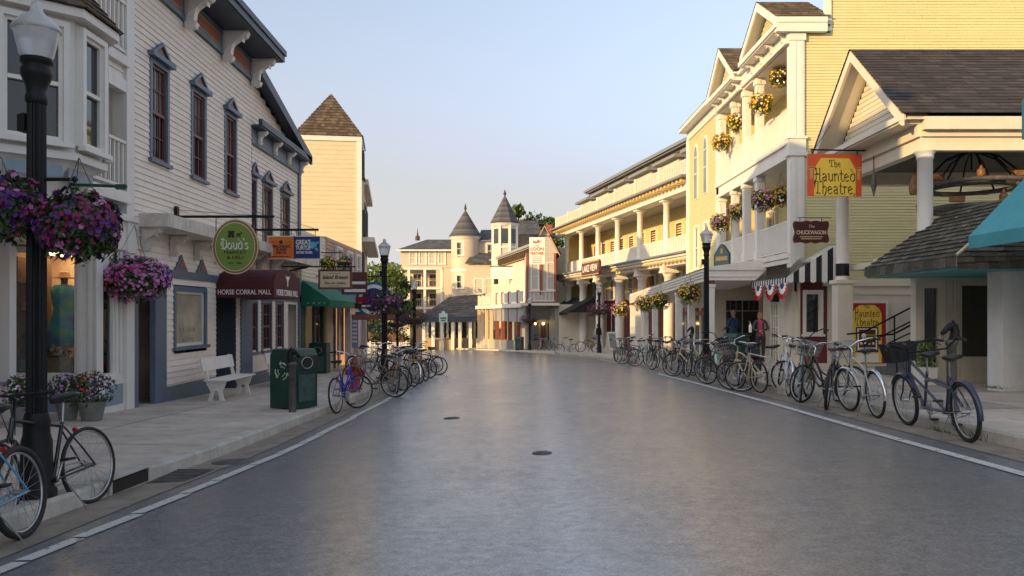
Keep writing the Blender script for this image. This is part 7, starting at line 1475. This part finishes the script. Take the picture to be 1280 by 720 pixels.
def head(parent, pos, yaw, hair, long_=False, tilt=8):
    """skull with nose, ears, eyes and mouth facing local -y, plus hair"""
    M = Matrix.Translation(pos) @ Matrix.Rotation(rad(yaw),4,'Z') @ Matrix.Rotation(rad(tilt),4,'X'); tf = lambda x,y,z: tuple(M @ Vector((x,y,z)))
    b = MB(tf); n = 20; vs = []; prof = [(-.115,.03,.0),(-.105,.05,-.012),(-.08,.062,-.01),(-.04,.070,-.003),(.0,.076,.0),(.05,.078,.004),(.09,.066,.006),(.115,.040,.006),(.124,.01,.006)]
    for z, r, off in prof:
        for j in range(n):
            a0 = 2*math.pi*j/n; y = math.sin(a0); vs.append((r*math.cos(a0), off+y*r*(1.22 if y < 0 else 1.28), z))
    b.add(vs, [(i*n+j,i*n+(j+1)%n,(i+1)*n+(j+1)%n,(i+1)*n+j) for i in range(len(prof)-1) for j in range(n)],0,True); b.add(vs[:n],[tuple(range(n))[::-1]]); b.add(vs[-n:],[tuple(range(n))])
    b.add([(-.014,-.088,-.03),(.014,-.088,-.03),(.0,-.118,-.026),(.0,-.092,.02)],[(0,1,2),(0,2,3),(1,3,2)],0,True); b.tube([(-.078,.01,-.02),(-.086,.02,.0),(-.08,.015,.02)],.012,6); b.tube([(.078,.01,-.02),(.086,.02,.0),(.08,.015,.02)],.012,6); b.box(-.022,.022,-.094,-.088,-.062,-.054,1)
    for s in (-1,1): b.lathe([(.0,-.008),(.010,-.004),(.010,.004),(.0,.008)],8,(s*.030,-.088,.008),1)
    b.lathe([(.052,-.20),(.050,-.13),(.052,-.07)],12,(0,.012,0)); o = b.build('head', [skin, hairk], parent)
    h = MB(tf); vs = []; prof = [(-.10 if long_ else -.045,.070 if long_ else .074),(-.02,.086),(.03,.088),(.08,.078),(.115,.052),(.137,.012)]
    for z, r in prof:
        for j in range(n):
            a0 = 2*math.pi*j/n; y = math.sin(a0); k = r*(1.0+.05*math.sin(j*5+z*60)); zf = z
            if y < -.15: zf = max(z, .055+.02*abs(math.cos(a0)))
            vs.append((k*math.cos(a0)*1.02, .012+y*k*(1.1 if y < 0 else 1.3), zf))
    h.add(vs, [(i*n+j,i*n+(j+1)%n,(i+1)*n+(j+1)%n,(i+1)*n+j) for i in range(len(prof)-1) for j in range(n)],0,True); h.add(vs[-n:],[tuple(range(n))]); h.build('hair', hair, o); return o
def hand(parent, wrist, d, palm, curl=40, name='hand', sc=1.0):
    """palm and five bent fingers; d = direction of the fingers, palm = palm normal"""
    d = Vector(d).normalized(); pn = Vector(palm); pn = (pn-d*pn.dot(d)).normalized(); sd_ = d.cross(pn); w = Vector(wrist); b = MB()
    b.obox(w+d*.045*sc, (.085*sc,.075*sc,.026*sc), Matrix((d,sd_,pn)).transposed())
    for i, L in enumerate((.070,.078,.072,.056)):
        p = w+d*.082*sc+sd_*(i-1.5)*.019*sc; q = rad(curl)*.5; d1 = d*math.cos(q)+pn*math.sin(q); d2 = d*math.cos(q*2.4)+pn*math.sin(q*2.4); b.tube([p-d*.01,p+d1*L*.5*sc,p+d1*L*.5*sc+d2*L*.5*sc],[.0095*sc,.009*sc,.007*sc],6)
    p = w+d*.02*sc-sd_*.035*sc; b.tube([p,p-sd_*.03*sc+d*.025*sc+pn*.008,p-sd_*.035*sc+d*.062*sc+pn*.022],[.012*sc,.0105*sc,.008*sc],6)
    return b.build(name, skin, parent)
def person(label, x, y, z, rz, h, la, ra, mats, pick, hair, long_=False, yaw=0, tilt=8, stride=.06, female=False):
    """la/ra: elbow and wrist positions of the left and right arm, local coordinates facing -y, before scaling by h/1.75"""
    t = thing('person', label, 'person', (x,y,z), rz); s = h/1.75; sw = .175 if female else .20; hw = .095
    V = [((0,0,.93),(.145,.105)),((0,0,1.10),(.135,.10)),((0,.01,1.28),(.155,.11)),((0,.015,1.42),(.12,.085)),((0,.01,1.50),(.055,.055)),
         ((-sw,.01,1.42),.062),((sw,.01,1.42),.062),(ra[0],.046),(la[0],.046),(ra[1],.032),(la[1],.032),
         ((-hw,0,.86),.095),((hw,0,.86),.095),((-hw,-stride*.4,.48),.066),((hw,stride*.6,.48),.066),((-hw,-stride,.10),.045),((hw,stride,.10),.045),((-hw-.01,-stride-.15,.035),(.036,.034)),((hw+.01,stride-.15,.035),(.036,.034))]
    E = [(0,1),(1,2),(2,3),(3,4),(3,5),(3,6),(5,7),(6,8),(7,9),(8,10),(0,11),(0,12),(11,13),(12,14),(13,15),(14,16),(15,17),(16,18)]
    V = [(tuple(c*s for c in v), tuple(q*s for q in r) if isinstance(r, tuple) else r*s) for v, r in V]
    b = skinbody('body', V, E, mats, lambda c: pick(c.x/s, c.y/s, c.z/s), t); head(t, (0,-.01*s,1.63*s), yaw, hair, long_, tilt)
    for (e_, w_) in (la, ra):
        dd = (Vector(w_)-Vector(e_)).normalized(); hand(t, Vector(w_)*s+dd*.02, dd, (0,0,-1) if abs(dd.z) < .7 else (0,-1,0), 35, 'hand', s)
    return t
g = sr(28,7.9)
# man in blue, back to the camera, looking down at a phone held out to his left
pk = lambda x,y,z: 1 if z > .90 else (0 if z > .12 else 2)
m = person('grey-haired man in a blue jacket looking at a phone under the porch canopy', 7.95,28.6,g+.02, 205, 1.80, ((.25,-.02,1.16),(.20,-.26,1.08)), ((-.27,-.06,1.16),(-.24,-.33,1.16)), [dtrous,navyj,shoem], pk, hairg, yaw=-12, tilt=14)
b = MB(); b.box(-.035,.035,-.005,.005,-.07,.07); q = b.build('phone', phone_m); tag(q,'black mobile phone in the hand of the man in blue','phone'); q.location = (7.95+.24*1.0,28.6,g); 
bpy.context.view_layer.update()
q.matrix_world = m.matrix_world @ Matrix.Translation((-.25,-.46,1.21)) @ Matrix.Rotation(rad(-60),4,'X')
# woman in charcoal jacket over a pink shirt
pk = lambda x,y,z: (3 if z < .12 else 0) if z < .92 else (2 if (abs(x) < .062 and y < -.02 and z < 1.47) else 1)
w = person('blond woman in a charcoal jacket over a hot pink shirt beside the french door', 8.30,26.6,g+.06, -12, 1.68, ((.24,-.05,1.16),(.05,-.24,1.12)), ((-.25,-.03,1.16),(-.06,-.23,1.08)), [dtrous,greyj,pinks,shoem], pk, hairb, True, yaw=38, tilt=12, female=True)
# far pedestrian walking away with a rucksack
pk = lambda x,y,z: (3 if z < .09 else (0 if z < .62 else 1)) if z < .98 else 2
p = person('dark-haired pedestrian in denim shorts with a black rucksack walking by the hotel columns', 5.65,52.3,zr(5.65,52.3)+KH+.03, 190, 1.70, ((.25,.03,1.16),(.26,-.06,.92)), ((-.25,.04,1.16),(-.26,.02,.92)), [skin,denim,whites,shoem], pk, hairk, False, tilt=0, stride=.14, female=True)
b = MB(); b.prism([(-.16,.98),(.16,.98),(.18,1.2),(.14,1.46),(-.14,1.46),(-.18,1.2)],'y',.08,.26); q = b.build('rucksack', ruck, None, .03); tag(q,'black rucksack on the back of the far pedestrian','rucksack'); bpy.context.view_layer.update(); q.matrix_world = p.matrix_world.copy()
b = MB(); b.tube([(-.12,.10,1.44),(-.12,-.06,1.46),(-.12,-.12,1.3),(-.13,.08,1.08)],.018,5); b.tube([(.12,.10,1.44),(.12,-.06,1.46),(.12,-.12,1.3),(.13,.08,1.08)],.018,5); b.build('straps', ruck, q)
bo = thing('soap_dispenser', 'white pump bottle standing by the green bin near the woman', 'bottle', (7.75,25.9,sr(25.9)+1.10)); b = MB(); b.lathe([(.05,0),(.05,.22),(.025,.26),(.02,.30)],12); b.build('bottle_body', swhite, bo); b = MB(); b.tube([(0,0,.30),(0,0,.35),(-.06,0,.35)],.008,5); b.build('pump', swhite, bo)
